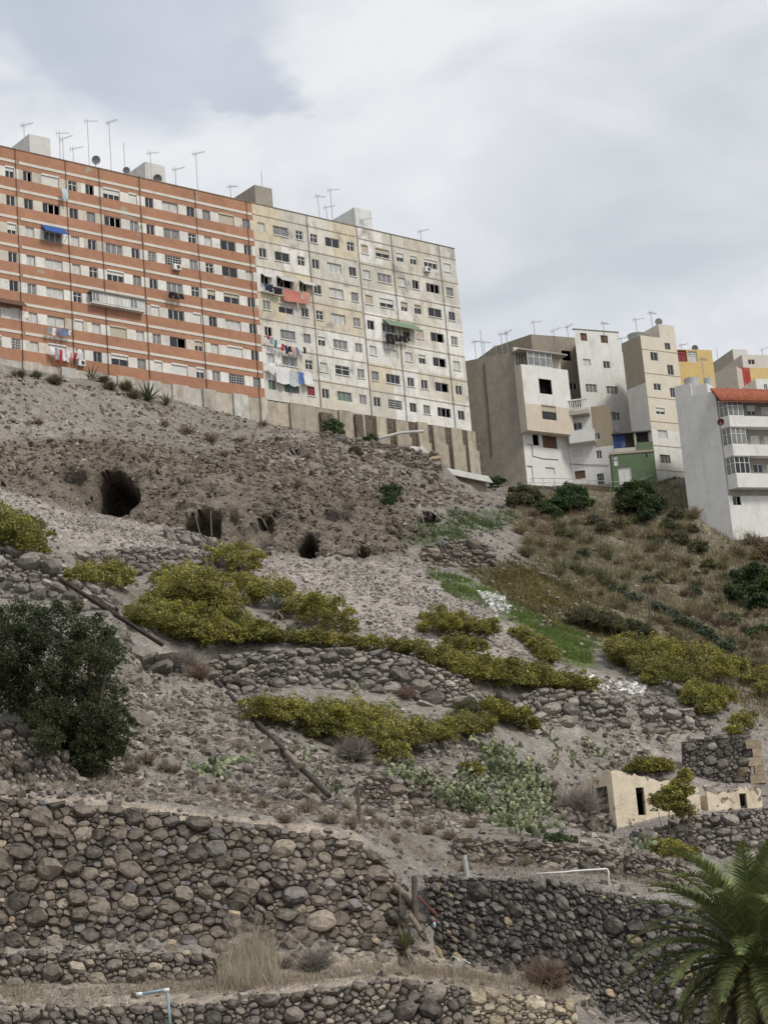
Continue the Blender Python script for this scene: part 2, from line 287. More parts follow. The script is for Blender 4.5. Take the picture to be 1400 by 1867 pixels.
# plateau behind, valley floor in front, flanks
for x, y, z in [(-120, 160, 62), (-60, 200, 64), (0, 240, 64), (60, 250, 64), (120, 240, 58), (0, 300, 66), (-150, 260, 68), (150, 300, 62), (-60, 140, 40), (-90, 120, 34), (-60, 95, 14), (-80, 80, 4),
                (70, 200, 46), (90, 160, 36), (75, 120, 19), (70, 90, 4), (0, 60, -1.5), (-40, 60, -1.5), (40, 60, -2), (0, 30, -1.7), (-60, 20, -2), (60, 20, -2), (0, 0, -1.7), (0, -60, -2),
                (500, 60, -10), (-500, 60, 10), (500, 600, 60), (-500, 600, 80), (0, 900, 80), (0, 1900, 80), (1500, 900, 60), (-1500, 900, 80), (-1500, 0, 0), (1500, 0, 0), (0, -300, -5)]: CT.append((x, y, z))
CT = np.array(CT)
def kern(a, b): return -np.sqrt(((a[:, None, :]-b[None, :, :])**2).sum(-1)+.02)
N = len(CT); A = kern(CT[:, :2], CT[:, :2]); A[np.arange(N), np.arange(N)] += -.06
wt = np.linalg.solve(np.block([[A, np.ones((N, 1))], [np.ones((1, N)), np.zeros((1, 1))]]), np.concatenate([CT[:, 2], [0]]))
def Hrbf(x, y):
    o = np.empty(len(x)); P = np.stack([x, y], 1)
    for i in range(0, len(x), 8000): o[i:i+8000] = kern(P[i:i+8000], CT[:, :2])@wt[:-1]+wt[-1]
    return o
def axis(a, b, st, ext, g=1.35):
    c = list(np.arange(a, b+1e-6, st)); s = st
    while c[-1] < ext[1]: s *= g; c.append(c[-1]+s)
    s = st
    while c[0] > ext[0]: s *= g; c.insert(0, c[0]-s)
    return np.array(c)
GST = .33
GX = axis(-58, 66, GST, (-1500, 1500)); GY = axis(66, 214, GST, (-300, 2000))
gx, gy = np.meshgrid(GX, GY); NXg, NYg = len(GX), len(GY)
GZ = Hrbf(gx.ravel(), gy.ravel()).reshape(gx.shape)
fx_ = gx.ravel(); fy_ = gy.ravel(); fz_ = GZ.ravel()
PX = proj(np.stack([fx_, fy_, fz_], 1))
core = np.clip(1-(np.abs(fx_-4)-60)/20, 0, 1)*np.clip((fy_-60)/10, 0, 1)*np.clip((222-fy_)/10, 0, 1)
# zones painted by what grows or lies there
def zone(poly, soft=10):
    w = np.zeros(len(PX)); jx = fbm(fx_*.5, fy_*.5, 3, 5)*soft*2.2; jy = fbm(fx_*.5, fy_*.5, 3, 9)*soft*1.4
    for k in range(5):
        a = k*2*math.pi/5; w += inpoly(PX+np.stack([jx+soft*.5*math.cos(a), jy+soft*.5*math.sin(a)], 1), poly)
    return w/5
Z_SCREE = [(-200, 850), (0, 882), (160, 934), (340, 970), (470, 1012), (640, 1018), (720, 1000), (790, 1035), (870, 1095), (1000, 1195), (1120, 1240), (1100, 1262), (960, 1250), (860, 1195), (640, 1150), (560, 1080), (430, 1040), (250, 1000), (80, 985), (-200, 960)]
Z_CLIFF = [(-200, 770), (0, 805), (200, 800), (450, 830), (700, 900), (800, 960), (740, 1005), (640, 1014), (470, 1012), (340, 966), (160, 932), (0, 880), (-200, 850)]
Z_GREEN = [(792, 1032), (845, 1062), (930, 1100), (1015, 1140), (1095, 1180), (1075, 1212), (1020, 1200), (985, 1165), (900, 1108), (845, 1092), (800, 1058)]
Z_GREEN2 = [(745, 960), (800, 945), (930, 930), (950, 950), (860, 965), (850, 1010), (820, 1010), (830, 975), (770, 1005), (745, 990)]
Z_OLIVE = [(845, 1030), (960, 1028), (1060, 1080), (1140, 1120), (1160, 1150), (1080, 1165), (1000, 1128), (900, 1080)]
Z_SCRUB = [(925, 890), (1250, 880), (1420, 1010), (1420, 1330), (1300, 1260), (1160, 1140), (1040, 1070), (960, 1010)]
Z_DUST = [(-200, 1740), (1080, 1740), (1100, 1845), (-200, 1870)]
zs, zc, zg, zg2, zo, zr, zd = [zone(p, s) for p, s in ((Z_SCREE, 9), (Z_CLIFF, 14), (Z_GREEN, 16), (Z_GREEN2, 18), (Z_OLIVE, 20), (Z_SCRUB, 14), (Z_DUST, 8))]
# relief
f1 = fbm(fx_*.22, fy_*.22, 4, 1); f2 = fbm(fx_*.9, fy_*.9, 3, 2); f3 = fbm(fx_*.5, fy_*.16, 4, 3)
rough_ = .35+.65*np.clip(zc+zr*.4, 0, 1)-.2*zs
near = np.clip((fy_-84)/20, .12, 1)
zu = zone([(-100, 700), (200, 740), (420, 780), (620, 830), (860, 890), (900, 930), (760, 1000), (640, 1010), (440, 1000), (200, 920), (-100, 850)], 16)
rid = 1-np.abs(fbm(fx_*.16+3, fy_*.10, 4, 41, .55))*2.4; rid2 = 1-np.abs(fbm(fx_*.34, fy_*.34, 3, 43, .6))*2.2
right_ = np.clip((PX[:, 0]-120)/420, .25, 1)
dz = core*near*(f1*.55*rough_+f2*.22*rough_)+core*zu*right_*(rid*.55+rid2*.35-.4)
cl = zc*core
dxx = cl*fbm(fx_*.3+9, fz_*.45, 4, 21)*.5
dyy = cl*(fbm(fx_*.25, fz_*.35, 5, 22, .62)*2.3+np.abs(fbm(fx_*.7, fz_*1.1, 4, 24, .6))*1.3)
TX = fx_+dxx; TY = fy_+dyy; TZ = fz_+dz
HG = (fz_+dz).reshape(gx.shape)
# caves: the cliff face pushed into the hill inside each mouth
CAVES = [((211, 903), (39, 37), 8.5), ((372, 962), (30, 29), 4.5), ((480, 966), (22, 20), 2.2), ((561, 998), (20, 19), 4.5), ((655, 1012), (16, 9), 1.5), ((782, 946), (17, 9), 2.4), ((535, 828), (13, 10), 1.4), ((425, 948), (16, 9), .8), ((600, 942), (28, 9), 1.0)]
P2 = proj(np.stack([TX, TY, TZ], 1)); cavew = np.zeros(len(TX))
for (cx, cy), (rx, ry), dp in CAVES:
    dx_ = (P2[:, 0]-cx)/rx; dy_ = (P2[:, 1]-cy)/ry
    ang = np.arctan2(dy_, dx_); rr = np.sqrt(dx_**2+dy_**2)*(1+.10*np.sin(3*ang+cx)+.06*np.sin(5*ang+cy))
    w = np.clip((1.06-rr)/.16, 0, 1); w = w*w*(3-2*w)
    near_c = (TY < 200)
    TY = TY+w*near_c*dp*(.75+.25*np.clip(1-rr, 0, 1)); cavew = np.maximum(cavew, w*near_c)
# colours of the ground
base = np.array([.25, .227, .204]); c = np.repeat(base[None], len(TX), 0)
def mixc(c, w, col): return c*(1-w[:, None])+np.array(col)[None]*w[:, None]
c = mixc(c, zs, (.315, .282, .255)); c = mixc(c, zc*.8, (.168, .140, .112)); c = mixc(c, zr*.9, (.185, .16, .115))
c = mixc(c, np.clip(zo, 0, 1)*.9, (.105, .085, .028)); c = mixc(c, zg*.92, (.10, .145, .03)); c = mixc(c, zg2*.6, (.085, .12, .045)); c = mixc(c, zd*.8, (.35, .30, .24))
c = mixc(c, zone([(-200, 1432), (0, 1442), (250, 1462), (480, 1494), (660, 1522), (670, 1545), (480, 1514), (250, 1484), (0, 1460), (-200, 1455)], 4), (.38, .325, .265))
f4_ = fbm(fx_*.07, fy_*.07, 3, 31); c = c*(1+.25*f4_[:, None])
c = c*(1+.22*f1[:, None]+.14*f2[:, None])
FI = (np.arange(NYg-1)[:, None]*NXg+np.arange(NXg-1)[None, :]).ravel()
FQ = np.stack([FI, FI+1, FI+NXg+1, FI+NXg], 1)
def ground_mat():
    m, t, b = mat('hillside_ground', .96, .12); Lk = t.links.new
    tc = nd(t, 'ShaderNodeTexCoord'); vc = nd(t, 'ShaderNodeVertexColor', layer_name='Col')
    n1 = nd(t, 'ShaderNodeTexNoise', Scale=1.1, Detail=9, Roughness=.68); Lk(tc.outputs['Object'], n1.inputs['Vector'])
    vo = nd(t, 'ShaderNodeTexVoronoi', Scale=3.2); Lk(tc.outputs['Object'], vo.inputs['Vector'])
    vo2 = nd(t, 'ShaderNodeTexVoronoi', Scale=7.5); Lk(tc.outputs['Object'], vo2.inputs['Vector'])
    mr = nd(t, 'ShaderNodeMapRange'); Lk(n1.outputs['Fac'], mr.inputs['Value'])
    for k, v in (('From Min', .3), ('From Max', .7), ('To Min', .66), ('To Max', 1.32)): mr.inputs[k].default_value = v
    sx = nd(t, 'ShaderNodeSeparateColor'); Lk(vo2.outputs['Color'], sx.inputs[0])
    m2 = nd(t, 'ShaderNodeMapRange'); Lk(sx.outputs[0], m2.inputs['Value']); m2.inputs['To Min'].default_value = .8; m2.inputs['To Max'].default_value = 1.2
    mm = nd(t, 'ShaderNodeMath', operation='MULTIPLY'); Lk(mr.outputs[0], mm.inputs[0]); Lk(m2.outputs[0], mm.inputs[1])
    mu = nd(t, 'ShaderNodeVectorMath', operation='SCALE'); Lk(vc.outputs['Color'], mu.inputs[0]); Lk(mm.outputs[0], mu.inputs['Scale'])
    Lk(mu.outputs[0], b.inputs['Base Color'])
    h1 = nd(t, 'ShaderNodeMath', operation='MULTIPLY_ADD'); Lk(vo.outputs['Distance'], h1.inputs[0]); h1.inputs[1].default_value = -.6; Lk(n1.outputs['Fac'], h1.inputs[2])
    h2 = nd(t, 'ShaderNodeMath', operation='MULTIPLY_ADD'); Lk(vo2.outputs['Distance'], h2.inputs[0]); h2.inputs[1].default_value = -.35; Lk(h1.outputs[0], h2.inputs[2])
    bp = nd(t, 'ShaderNodeBump', Strength=.9, Distance=.28); Lk(h2.outputs[0], bp.inputs['Height']); Lk(bp.outputs[0], b.inputs['Normal'])
    return m
M_GROUND = ground_mat()
ter = link('hillside_ground', bigmesh('hillside_ground', np.stack([TX, TY, TZ], 1), FQ, M_GROUND, c)); tag(ter, kind='structure')
def _ix(G, v):
    i = np.clip(np.searchsorted(G, v)-1, 0, len(G)-2); return i, (v-G[i])/(G[i+1]-G[i])
def HT(x, y):
    x = np.atleast_1d(np.asarray(x, float)); y = np.atleast_1d(np.asarray(y, float)); i, a = _ix(GX, x); j, b = _ix(GY, y)
    return (HG[j, i]*(1-a)+HG[j, i+1]*a)*(1-b)+(HG[j+1, i]*(1-a)+HG[j+1, i+1]*a)*b
def TS(x, y):                            # the displaced ground surface at grid position x, y, and how far it lies inside a cave
    i, a = _ix(GX, x); j, b = _ix(GY, y); o = []
    for A_ in (TX, TY, TZ, cavew):
        A2_ = A_.reshape(gx.shape); o.append((A2_[j, i]*(1-a)+A2_[j, i+1]*a)*(1-b)+(A2_[j+1, i]*(1-a)+A2_[j+1, i+1]*a)*b)
    return np.stack(o[:3], 1), o[3]
def hit(px, py, ymin=66.):                # where the pixel's sight line meets the ground
    r = ray(px, py); ys = np.arange(ymin, 260, .15); t = ys/r.y; d = HT(t*r.x, ys)-t*r.z
    k = np.argmax(d > 0) if (d > 0).any() else len(ys)-1
    y = ys[k]; t = y/r.y; return Vector((t*r.x, y, float(HT(t*r.x, y)[0])))
# ================================================================== dry-stone walls
def clip(poly, nx, ny, d):               # keep points with nx*x+ny*y <= d
    o = []; n = len(poly)
    for i in range(n):
        a, b = poly[i-1], poly[i]; da = nx*a[0]+ny*a[1]-d; db = nx*b[0]+ny*b[1]-d
        if da <= 0: 
            if db <= 0: o.append(b)
            else: t = da/(da-db); o.append((a[0]+(b[0]-a[0])*t, a[1]+(b[1]-a[1])*t))
        elif db <= 0: t = da/(da-db); o.append((a[0]+(b[0]-a[0])*t, a[1]+(b[1]-a[1])*t)); o.append(b)
    return o
def pack(Lw, hf, size, asp, rg, spread=.45, big=.06):
    """power-diagram packing of stones in a strip of length Lw and height hf(a); x is squeezed by asp so stones come out wider than tall"""
    Hm = max(hf(a) for a in np.linspace(0, Lw, 40)); pts = []; cell = size*1.2; grid = {}
    def ok(x, y, r):
        R = r+size*2.4; k = int(R//cell)+1; ix, iy = int(x//cell), int(y//cell)
        for i in range(ix-k, ix+k+1):
            for j in range(iy-k, iy+k+1):
                for (qx, qy, qr) in grid.get((i, j), ()):
                    if (qx-x)**2+(qy-y)**2 < ((r+qr)*.76)**2: return False
        return True
    Ls = Lw/asp; area = sum(hf(a)+.3 for a in np.linspace(0, Lw, 60))/60*Ls
    for rad, frac in ((2.3, big*.15), (1.9, big*.45), (1.5, big), (1.15, .25), (.9, .5), (.68, 1.2), (.5, 1.6)):
        r0 = size*.5*rad; tries = int(frac*area/(math.pi*r0*r0)*6)+10
        for _ in range(tries):
            x = rg.uniform(-size, Ls+size); y = rg.uniform(-.15, Hm+.2); r = r0*rg.uniform(.85, 1.12)
            if y > hf(min(max(x*asp, 0), Lw))+.16: continue
            if ok(x, y, r): pts.append((x, y, r)); grid.setdefault((int(x//cell), int(y//cell)), []).append((x, y, r))
    P = np.array(pts); cells = []
    for i, (x, y, r) in enumerate(pts):
        d2 = (P[:, 0]-x)**2+(P[:, 1]-y)**2; idx = np.argsort(d2)[1:19]; R = r*2.2
        poly = [(x-R, y-R), (x+R, y-R), (x+R, y+R), (x-R, y+R)]
        for j in idx:
            qx, qy, qr = pts[j]; dx, dy = qx-x, qy-y; dd = math.hypot(dx, dy)
            if dd < 1e-6: continue
            k = (dd*dd+r*r-qr*qr)/(2*dd); nx, ny = dx/dd, dy/dd
            poly = clip(poly, nx, ny, nx*x+ny*y+k)
            if len(poly) < 3: break
        if len(poly) < 3: continue
        tp = hf(min(max(x*asp, 0), Lw))+rg.uniform(-.02, .13)
        poly = clip(poly, 0, 1, tp); poly = clip(poly, 0, -1, .12); poly = clip(poly, 1, 0, Ls+size*rg.uniform(0, .5)); poly = clip(poly, -1, 0, size*rg.uniform(0, .5))
        if len(poly) < 3: continue
        cells.append([(px*asp, py) for px, py in poly])
    return cells
def area2(p): return abs(sum(p[i-1][0]*p[i][1]-p[i][0]*p[i-1][1] for i in range(len(p))))/2
PAL_DARK = [((.12, .10, .083), 5), ((.082, .070, .061), 4.5), ((.155, .129, .105), 4), ((.195, .163, .132), 2.2), ((.25, .212, .168), .9), ((.16, .145, .14), 2), ((.30, .235, .16), .25)]
PAL_BLACK = [((.062, .057, .054), 5), ((.085, .077, .07), 4), ((.12, .108, .097), 3), ((.17, .155, .14), 1.2), ((.24, .19, .12), .35)]
PAL_GREY = [((.165, .15, .135), 5), ((.13, .115, .105), 4), ((.205, .185, .165), 4), ((.26, .235, .205), 1.5), ((.10, .088, .08), 2)]
PAL_PALE = [((.29, .245, .175), 4), ((.24, .20, .148), 4), ((.34, .295, .225), 2), ((.18, .152, .12), 3), ((.12, .105, .09), 1.5)]
PAL_MIX = [((.13, .112, .098), 5), ((.17, .147, .125), 4), ((.23, .195, .155), 1.6), ((.28, .235, .175), .6), ((.085, .075, .068), 4)]
def pick(pal, rg):
    t = rg.uniform(0, sum(w for _, w in pal))
    for c, w in pal:
        t -= w
        if t <= 0: break
    k = rg.uniform(.62, 1.34)*1.1; return tuple(v*k for v in c)
def stone_geo(poly, fr, rg, bulge, gap):
    """fr(a, b, off) -> world; returns verts and faces of one rough stone"""
    n = len(poly); cx = sum(p[0] for p in poly)/n; cy = sum(p[1] for p in poly)/n
    q = []; rt = rg.choice((.02, .04, .07, .12))
    for i in range(n):                    # cut the corners once
        a, b = poly[i-1], poly[i]; t = rt*rg.uniform(.7, 1.3); q.append((a[0]+(b[0]-a[0])*t, a[1]+(b[1]-a[1])*t)); q.append((a[0]+(b[0]-a[0])*(1-t), a[1]+(b[1]-a[1])*(1-t)))
    # drop points that lie too close together
    o = []; rad = math.sqrt(area2(poly)/math.pi)
    for p in q:
        if not o or math.hypot(p[0]-o[-1][0], p[1]-o[-1][1]) > rad*.2: o.append(p)
    if len(o) > 3 and math.hypot(o[0][0]-o[-1][0], o[0][1]-o[-1][1]) < rad*.2: o.pop()
    n = len(o); g = max(.84, 1-gap/max(rad, .02)); tx, ty = rg.uniform(-.5, .5), rg.uniform(-.5, .3); pr = bulge*rad*rg.uniform(.6, 1.35)
    vs = []; ins = rg.uniform(.6, .84)
    for (s, d, jit) in ((.92*g, -.55*rad-.05, 0), (g, .02*rad, .04), (g*.97, .5*pr, .09), (g*ins, pr, .17)):
        for (x, y) in o:
            k = s*(1+rg.uniform(-jit, jit)); dx, dy = (x-cx)*k, (y-cy)*k
            dd = d+(tx*dx+ty*dy if d > 0 else 0)+rg.uniform(-1, 1)*jit*rad
            vs.append(fr(cx+dx, cy+dy, dd))
    vs.append(fr(cx+rg.uniform(-.2, .2)*rad, cy+rg.uniform(-.2, .2)*rad, pr*rg.uniform(.95, 1.2)))
    fs = [(k*n+i, k*n+(i+1) % n, (k+1)*n+(i+1) % n, (k+1)*n+i) for k in range(3) for i in range(n)]
    fs += [(3*n+i, 3*n+(i+1) % n, 4*n) for i in range(n)]
    return vs, fs
def stone_wall(key, label, size, pal, seed, asp=1.35, bulge=.8, gap=.012, group=None, name='dry_stone_wall', maxparts=300, core=True, big=.06, sharp=18):
    rg = random.Random(seed); tp, bs = WALLS[key]; T = [at(*p) for p in tp]; B = [at(*p) for p in bs]; n = len(T)
    mid = [(a+b)/2 for a, b in zip(T, B)]; seg = [(mid[i+1]-mid[i]).length for i in range(n-1)]; acc = [0]
    for s in seg: acc.append(acc[-1]+s)
    Lw = acc[-1]
    def loc(a):
        a = min(max(a, 0), Lw-1e-6); i = 0
        while i < n-2 and a > acc[i+1]: i += 1
        t = (a-acc[i])/seg[i]; return B[i].lerp(B[i+1], t), T[i].lerp(T[i+1], t), i
    hs = [(loc(a)[1]-loc(a)[0]).length for a in np.linspace(0, Lw, 80)]
    def hf(a): return float(np.interp(a, np.linspace(0, Lw, 80), hs))
    nrm = []
    for i in range(n):
        d = mid[min(i+1, n-1)]-mid[max(i-1, 0)]; u = T[i]-B[i]; v = d.cross(u).normalized(); nrm.append(v if v.y < 0 else -v)
    def fr(a, b, off):
        ex = a-min(max(a, 0), Lw); p, q, i = loc(a); t = min(max((a-acc[i])/seg[i], 0), 1); h = max((q-p).length, .05)
        nn = nrm[i].lerp(nrm[i+1], t); d = (mid[i+1]-mid[i]).normalized(); return p+(q-p)*(b/h)+nn*off+d*ex
    org = mid[n//2].copy(); org.z = B[n//2].z
    # core of earth and rubble behind the stones
    mb = MB(); cs = np.linspace(-.1, Lw+.1, max(6, int(Lw/1.2))); vs = []
    for a in cs:
        h = hf(a); vs += [fr(a, -.5, -.06), fr(a, h*.5, -.06), fr(a, h-.05, -.06), fr(a, h-.06, -.62), fr(a, -.5, -.7)]
    fs = [(5*i+k, 5*i+(k+1) % 5, 5*i+5+(k+1) % 5, 5*i+5+k) for i in range(len(cs)-1) for k in range(5)]+[(4, 3, 2, 1, 0), tuple(5*(len(cs)-1)+k for k in range(5))]
    mb.add(vs, fs); root = mb.build(name, M_EARTH, None, org, smooth=False); tag(root, label, 'stone wall', group)
    cells = pack(Lw, hf, size, asp, rg, big=big); st = []
    for p in cells:
        ar = area2(p)
        if ar < .0008: continue
        vs, fs = stone_geo(p, fr, rg, bulge, gap); col = pick(pal, rg); c0 = sum((Vector(v) for v in vs), Vector())/len(vs)
        pp = proj([c0])[0]; inf = -20 < pp[0] < 1420 and -20 < pp[1] < 1887
        st.append((ar if inf else 0, vs, fs, col, c0))
    st.sort(key=lambda s: -s[0]); rest = MB(); rc = []
    for k, (ar, vs, fs, col, c0) in enumerate(st):
        if k < maxparts and ar > 0:
            me = meshdata('stone', [Vector(v)-c0 for v in vs], fs, [M_STONE], cols=[col]*len(vs), sharp=sharp); link('stone', me, root, c0-org)
        else: rest.add(vs, fs); rc += [col]*len(vs)
    if rest.v:
        me = meshdata('small_stones', [Vector(v)-org for v in rest.v], rest.f, [M_STONE], cols=rc, sharp=sharp); o = link('small_stones', me, root); o['kind'] = 'stuff'
    return root
stone_wall('big', 'tall dry stone retaining wall of large brown basalt blocks under the dirt path', .40, PAL_DARK, 1, 1.2, .55, .008, big=.12)
stone_wall('low', 'low dark stone wall with lime mortar patches at the foot of the tall retaining wall', .30, PAL_MIX, 2, 1.2, .8)
stone_wall('right', 'long curved wall of dark rounded stones behind the palm', .33, PAL_BLACK, 3, 1.12, .65, .01, big=.03)
stone_wall('bottom', 'low rubble wall of mixed brown and pale stones below the sandy ledge with the blue pipe', .34, PAL_MIX, 4, 1.1, .85)
stone_wall('pale', 'short wall of squared pale yellow stones under the round dry bush', .27, PAL_PALE, 5, 1.2, .55)
stone_wall('frame', 'low dark stone wall behind the white pipe frame', .27, PAL_DARK, 6, 1.5)
stone_wall('frame2', 'low dark stone wall right after the narrow gap by the white pipe frame', .27, PAL_DARK, 7, 1.5)
stone_wall('ruin', 'grey stone terrace wall carrying the plastered ruins', .34, PAL_GREY, 8, 1.3)
stone_wall('mid', 'grey dry stone terrace wall with big rounded boulders below the yellow shrub hedge', .41, PAL_GREY, 9, 1.5, .8, .02, big=.10)
stone_wall('midr', 'grey boulder terrace wall ending at the collapsed gully', .45, PAL_GREY, 10, 1.35, .85, .02, big=.10)
stone_wall('gully', 'short dry stone wall on the far side of the collapsed gully', .36, PAL_GREY, 11, 1.35)
stone_wall('leftup', 'heap of pale rounded boulders stacked as a wall above the dark green tree', .50, PAL_GREY, 12, 1.3, .95, .03, big=.12)
stone_wall('scree', 'long low wall of small grey stones at the foot of the scree', .40, PAL_GREY, 13, 1.4)
stone_wall('cave', 'small dry stone wall in front of the second cave', .40, PAL_GREY, 14, 1.3)
stone_wall('cactus', 'low grey stone wall beside the prickly pears and the old post', .27, PAL_DARK, 15, 1.5)
stone_wall('tuft', 'small broken stone wall behind the grey dry bush', .32, PAL_GREY, 16, 1.4)
stone_wall('brown', 'crumbling brown stone wall beside the dark green tree', .36, PAL_MIX, 17, 1.2, .9)
stone_wall('green', 'small dry stone wall beside the green weeds below the concrete foundation', .36, PAL_DARK, 18, 1.4)
stone_wall('shrub', 'short row of large boulders beside the dark green tree', .75, PAL_GREY, 19, 1.2, .95, .03)
stone_wall('blockfoot', 'loose grey stone wall at the foot of the concrete foundation', .42, PAL_DARK, 20, 1.4)
stone_wall('row', 'low tumbled row of stones between dirt path and prickly pears', .34, PAL_GREY, 21, 1.3, .85, .02)
stone_wall('steps', 'short wall of dark stones below the left corner of the plastered ruin', .42, PAL_DARK, 22, 1.3, .8, .015)
# ================================================================== buildings
def wallmat(name, stain=(.16, .15, .135), samt=.55, lo=.52, hi=.68, amp=.12, streak=.35, patch=None, plo=.60, phi=.63, bump=.25, pscale=.42):
    """painted plaster: Col attribute, mottling, soft stains that run down, and flaked patches"""
    m, t, b = mat(name, .93, .15); Lk = t.links.new; tc = nd(t, 'ShaderNodeTexCoord'); vc = nd(t, 'ShaderNodeVertexColor', layer_name='Col')
    n1 = nd(t, 'ShaderNodeTexNoise', Scale=1.3, Detail=8, Roughness=.65); Lk(tc.outputs['Object'], n1.inputs['Vector'])
    mr = nd(t, 'ShaderNodeMapRange'); Lk(n1.outputs['Fac'], mr.inputs['Value'])
    for k, v in (('From Min', .3), ('From Max', .7), ('To Min', 1-amp), ('To Max', 1+amp)): mr.inputs[k].default_value = v
    mu = nd(t, 'ShaderNodeVectorMath', operation='SCALE'); Lk(vc.outputs['Color'], mu.inputs[0]); Lk(mr.outputs[0], mu.inputs['Scale'])
    mp = nd(t, 'ShaderNodeMapping'); mp.inputs['Scale'].default_value = (.55, .55, .16); Lk(tc.outputs['Object'], mp.inputs['Vector'])
    n2 = nd(t, 'ShaderNodeTexNoise', Scale=2.2, Detail=9, Roughness=.7); Lk(mp.outputs[0], n2.inputs['Vector'])
    m2 = nd(t, 'ShaderNodeMapRange'); Lk(n2.outputs['Fac'], m2.inputs['Value'])
    for k, v in (('From Min', lo), ('From Max', hi), ('To Min', 0), ('To Max', samt)): m2.inputs[k].default_value = v
    mx = nd(t, 'ShaderNodeMix', data_type='RGBA'); Lk(m2.outputs[0], mx.inputs[0]); Lk(mu.outputs[0], mx.inputs[6]); mx.inputs[7].default_value = (*stain, 1); res = mx.outputs[2]
    if patch:
        n3 = nd(t, 'ShaderNodeTexNoise', Scale=pscale, Detail=10, Roughness=.62); Lk(tc.outputs['Object'], n3.inputs['Vector'])
        m3 = nd(t, 'ShaderNodeMapRange'); Lk(n3.outputs['Fac'], m3.inputs['Value'])
        for k, v in (('From Min', plo), ('From Max', phi), ('To Min', 0), ('To Max', .9)): m3.inputs[k].default_value = v
        m4 = nd(t, 'ShaderNodeMix', data_type='RGBA'); Lk(m3.outputs[0], m4.inputs[0]); Lk(res, m4.inputs[6]); m4.inputs[7].default_value = (*patch, 1); res = m4.outputs[2]
    Lk(res, b.inputs['Base Color'])
    nb = nd(t, 'ShaderNodeTexNoise', Scale=6, Detail=6); Lk(tc.outputs['Object'], nb.inputs['Vector']); bp = nd(t, 'ShaderNodeBump', Strength=bump, Distance=.04); Lk(nb.outputs['Fac'], bp.inputs['Height']); Lk(bp.outputs[0], b.inputs['Normal'])
    return m
M_ORANGE = wallmat('painted_facade_orange', (.27, .18, .13), .4, .50, .75, .13, patch=(.36, .31, .25), plo=.645, phi=.665)
M_BEIGE = wallmat('weathered_facade_cream', (.33, .305, .265), .7, .49, .68, .13, patch=(.31, .295, .27), plo=.585, phi=.67)
M_WHITE = wallmat('whitewashed_plaster', (.42, .40, .36), .55, .50, .72, .07)
M_CEMENT = wallmat('bare_cement_render', (.16, .145, .125), .45, .48, .7, .14)
M_CONC = wallmat('stained_concrete', (.17, .15, .125), .6, .47, .66, .2)
M_ADOBE = wallmat('old_lime_plaster', (.40, .33, .24), .6, .5, .68, .16, patch=(.16, .13, .10), plo=.585, phi=.62, bump=.7, pscale=1.1)
M_GREENW = wallmat('green_painted_plaster', (.10, .13, .08), .4, .5, .7, .12)
def plain(name, col, rough=.7, spec=.3, metal=0, amp=.12, scale=3): return varied(name, col, amp, scale, 4, .08, 20, .01, rough, spec, metal=metal)
M_FRW = plain('window_frame_white', (.70, .70, .68), .5); M_FRA = plain('window_frame_aluminium', (.42, .42, .41), .4); M_FRB = plain('window_frame_brown', (.10, .065, .045), .6)
M_GLASS = plain('window_glass_dark', (.022, .024, .027), .12, .5, 0, .5, .8); M_GLASS2 = plain('window_glass_curtained', (.20, .205, .20), .18, .5, 0, .4, 1.2); M_CURT = plain('window_curtain_white', (.50, .50, .47), .4, .4, 0, .25, 2.5)
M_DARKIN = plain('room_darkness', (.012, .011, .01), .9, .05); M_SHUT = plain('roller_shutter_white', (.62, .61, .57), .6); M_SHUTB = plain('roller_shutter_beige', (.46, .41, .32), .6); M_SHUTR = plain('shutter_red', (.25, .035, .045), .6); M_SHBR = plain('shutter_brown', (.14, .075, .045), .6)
M_METAL = plain('galvanised_metal', (.30, .30, .30), .5, .5, .6); M_DARKM = plain('dark_pipe', (.085, .062, .05), .6); M_RAIL = plain('grey_painted_rail', (.36, .36, .35), .5); M_DISH = plain('dish_grey', (.34, .34, .335), .5); M_RUST = plain('rust', (.16, .06, .035), .8, amp=.35)
M_TILE = varied('red_roof_tile', (.34, .115, .07), .35, 2.5, 5, .2, 9, .02); M_CORR = varied('weathered_sheet_metal', (.40, .40, .38), .3, .8, 6, .2, 6, .02, .6, .4); M_ROOF = plain('roof_screed', (.28, .26, .23), .9)
class Fac:
    def __init__(s, p, q):
        s.o = Vector((p[0], p[1])); d = Vector((q[0], q[1]))-s.o; s.L = d.length; s.d = d.normalized(); s.n = Vector((s.d.y, -s.d.x)); s.a = math.atan2(s.d.y, s.d.x)
    def uv(s, px, py, off=0):
        r = ray(px, py); o = s.o+s.n*off; t = (o.x*s.d.y-o.y*s.d.x)/(r.x*s.d.y-r.y*s.d.x); P = r*t; return (Vector((P.x, P.y))-o).dot(s.d), P.z
    def P(s, u, z, off=0): q = s.o+s.d*u+s.n*off; return Vector((q.x, q.y, z))
    def rect(s, x0, y0, x1, y1, off=0):    # pixel box -> u0, u1, z0, z1 from its middle lines
        xm, ym = (x0+x1)/2, (y0+y1)/2; return s.uv(x0, ym, off)[0], s.uv(x1, ym, off)[0], s.uv(xm, y1, off)[1], s.uv(xm, y0, off)[1]
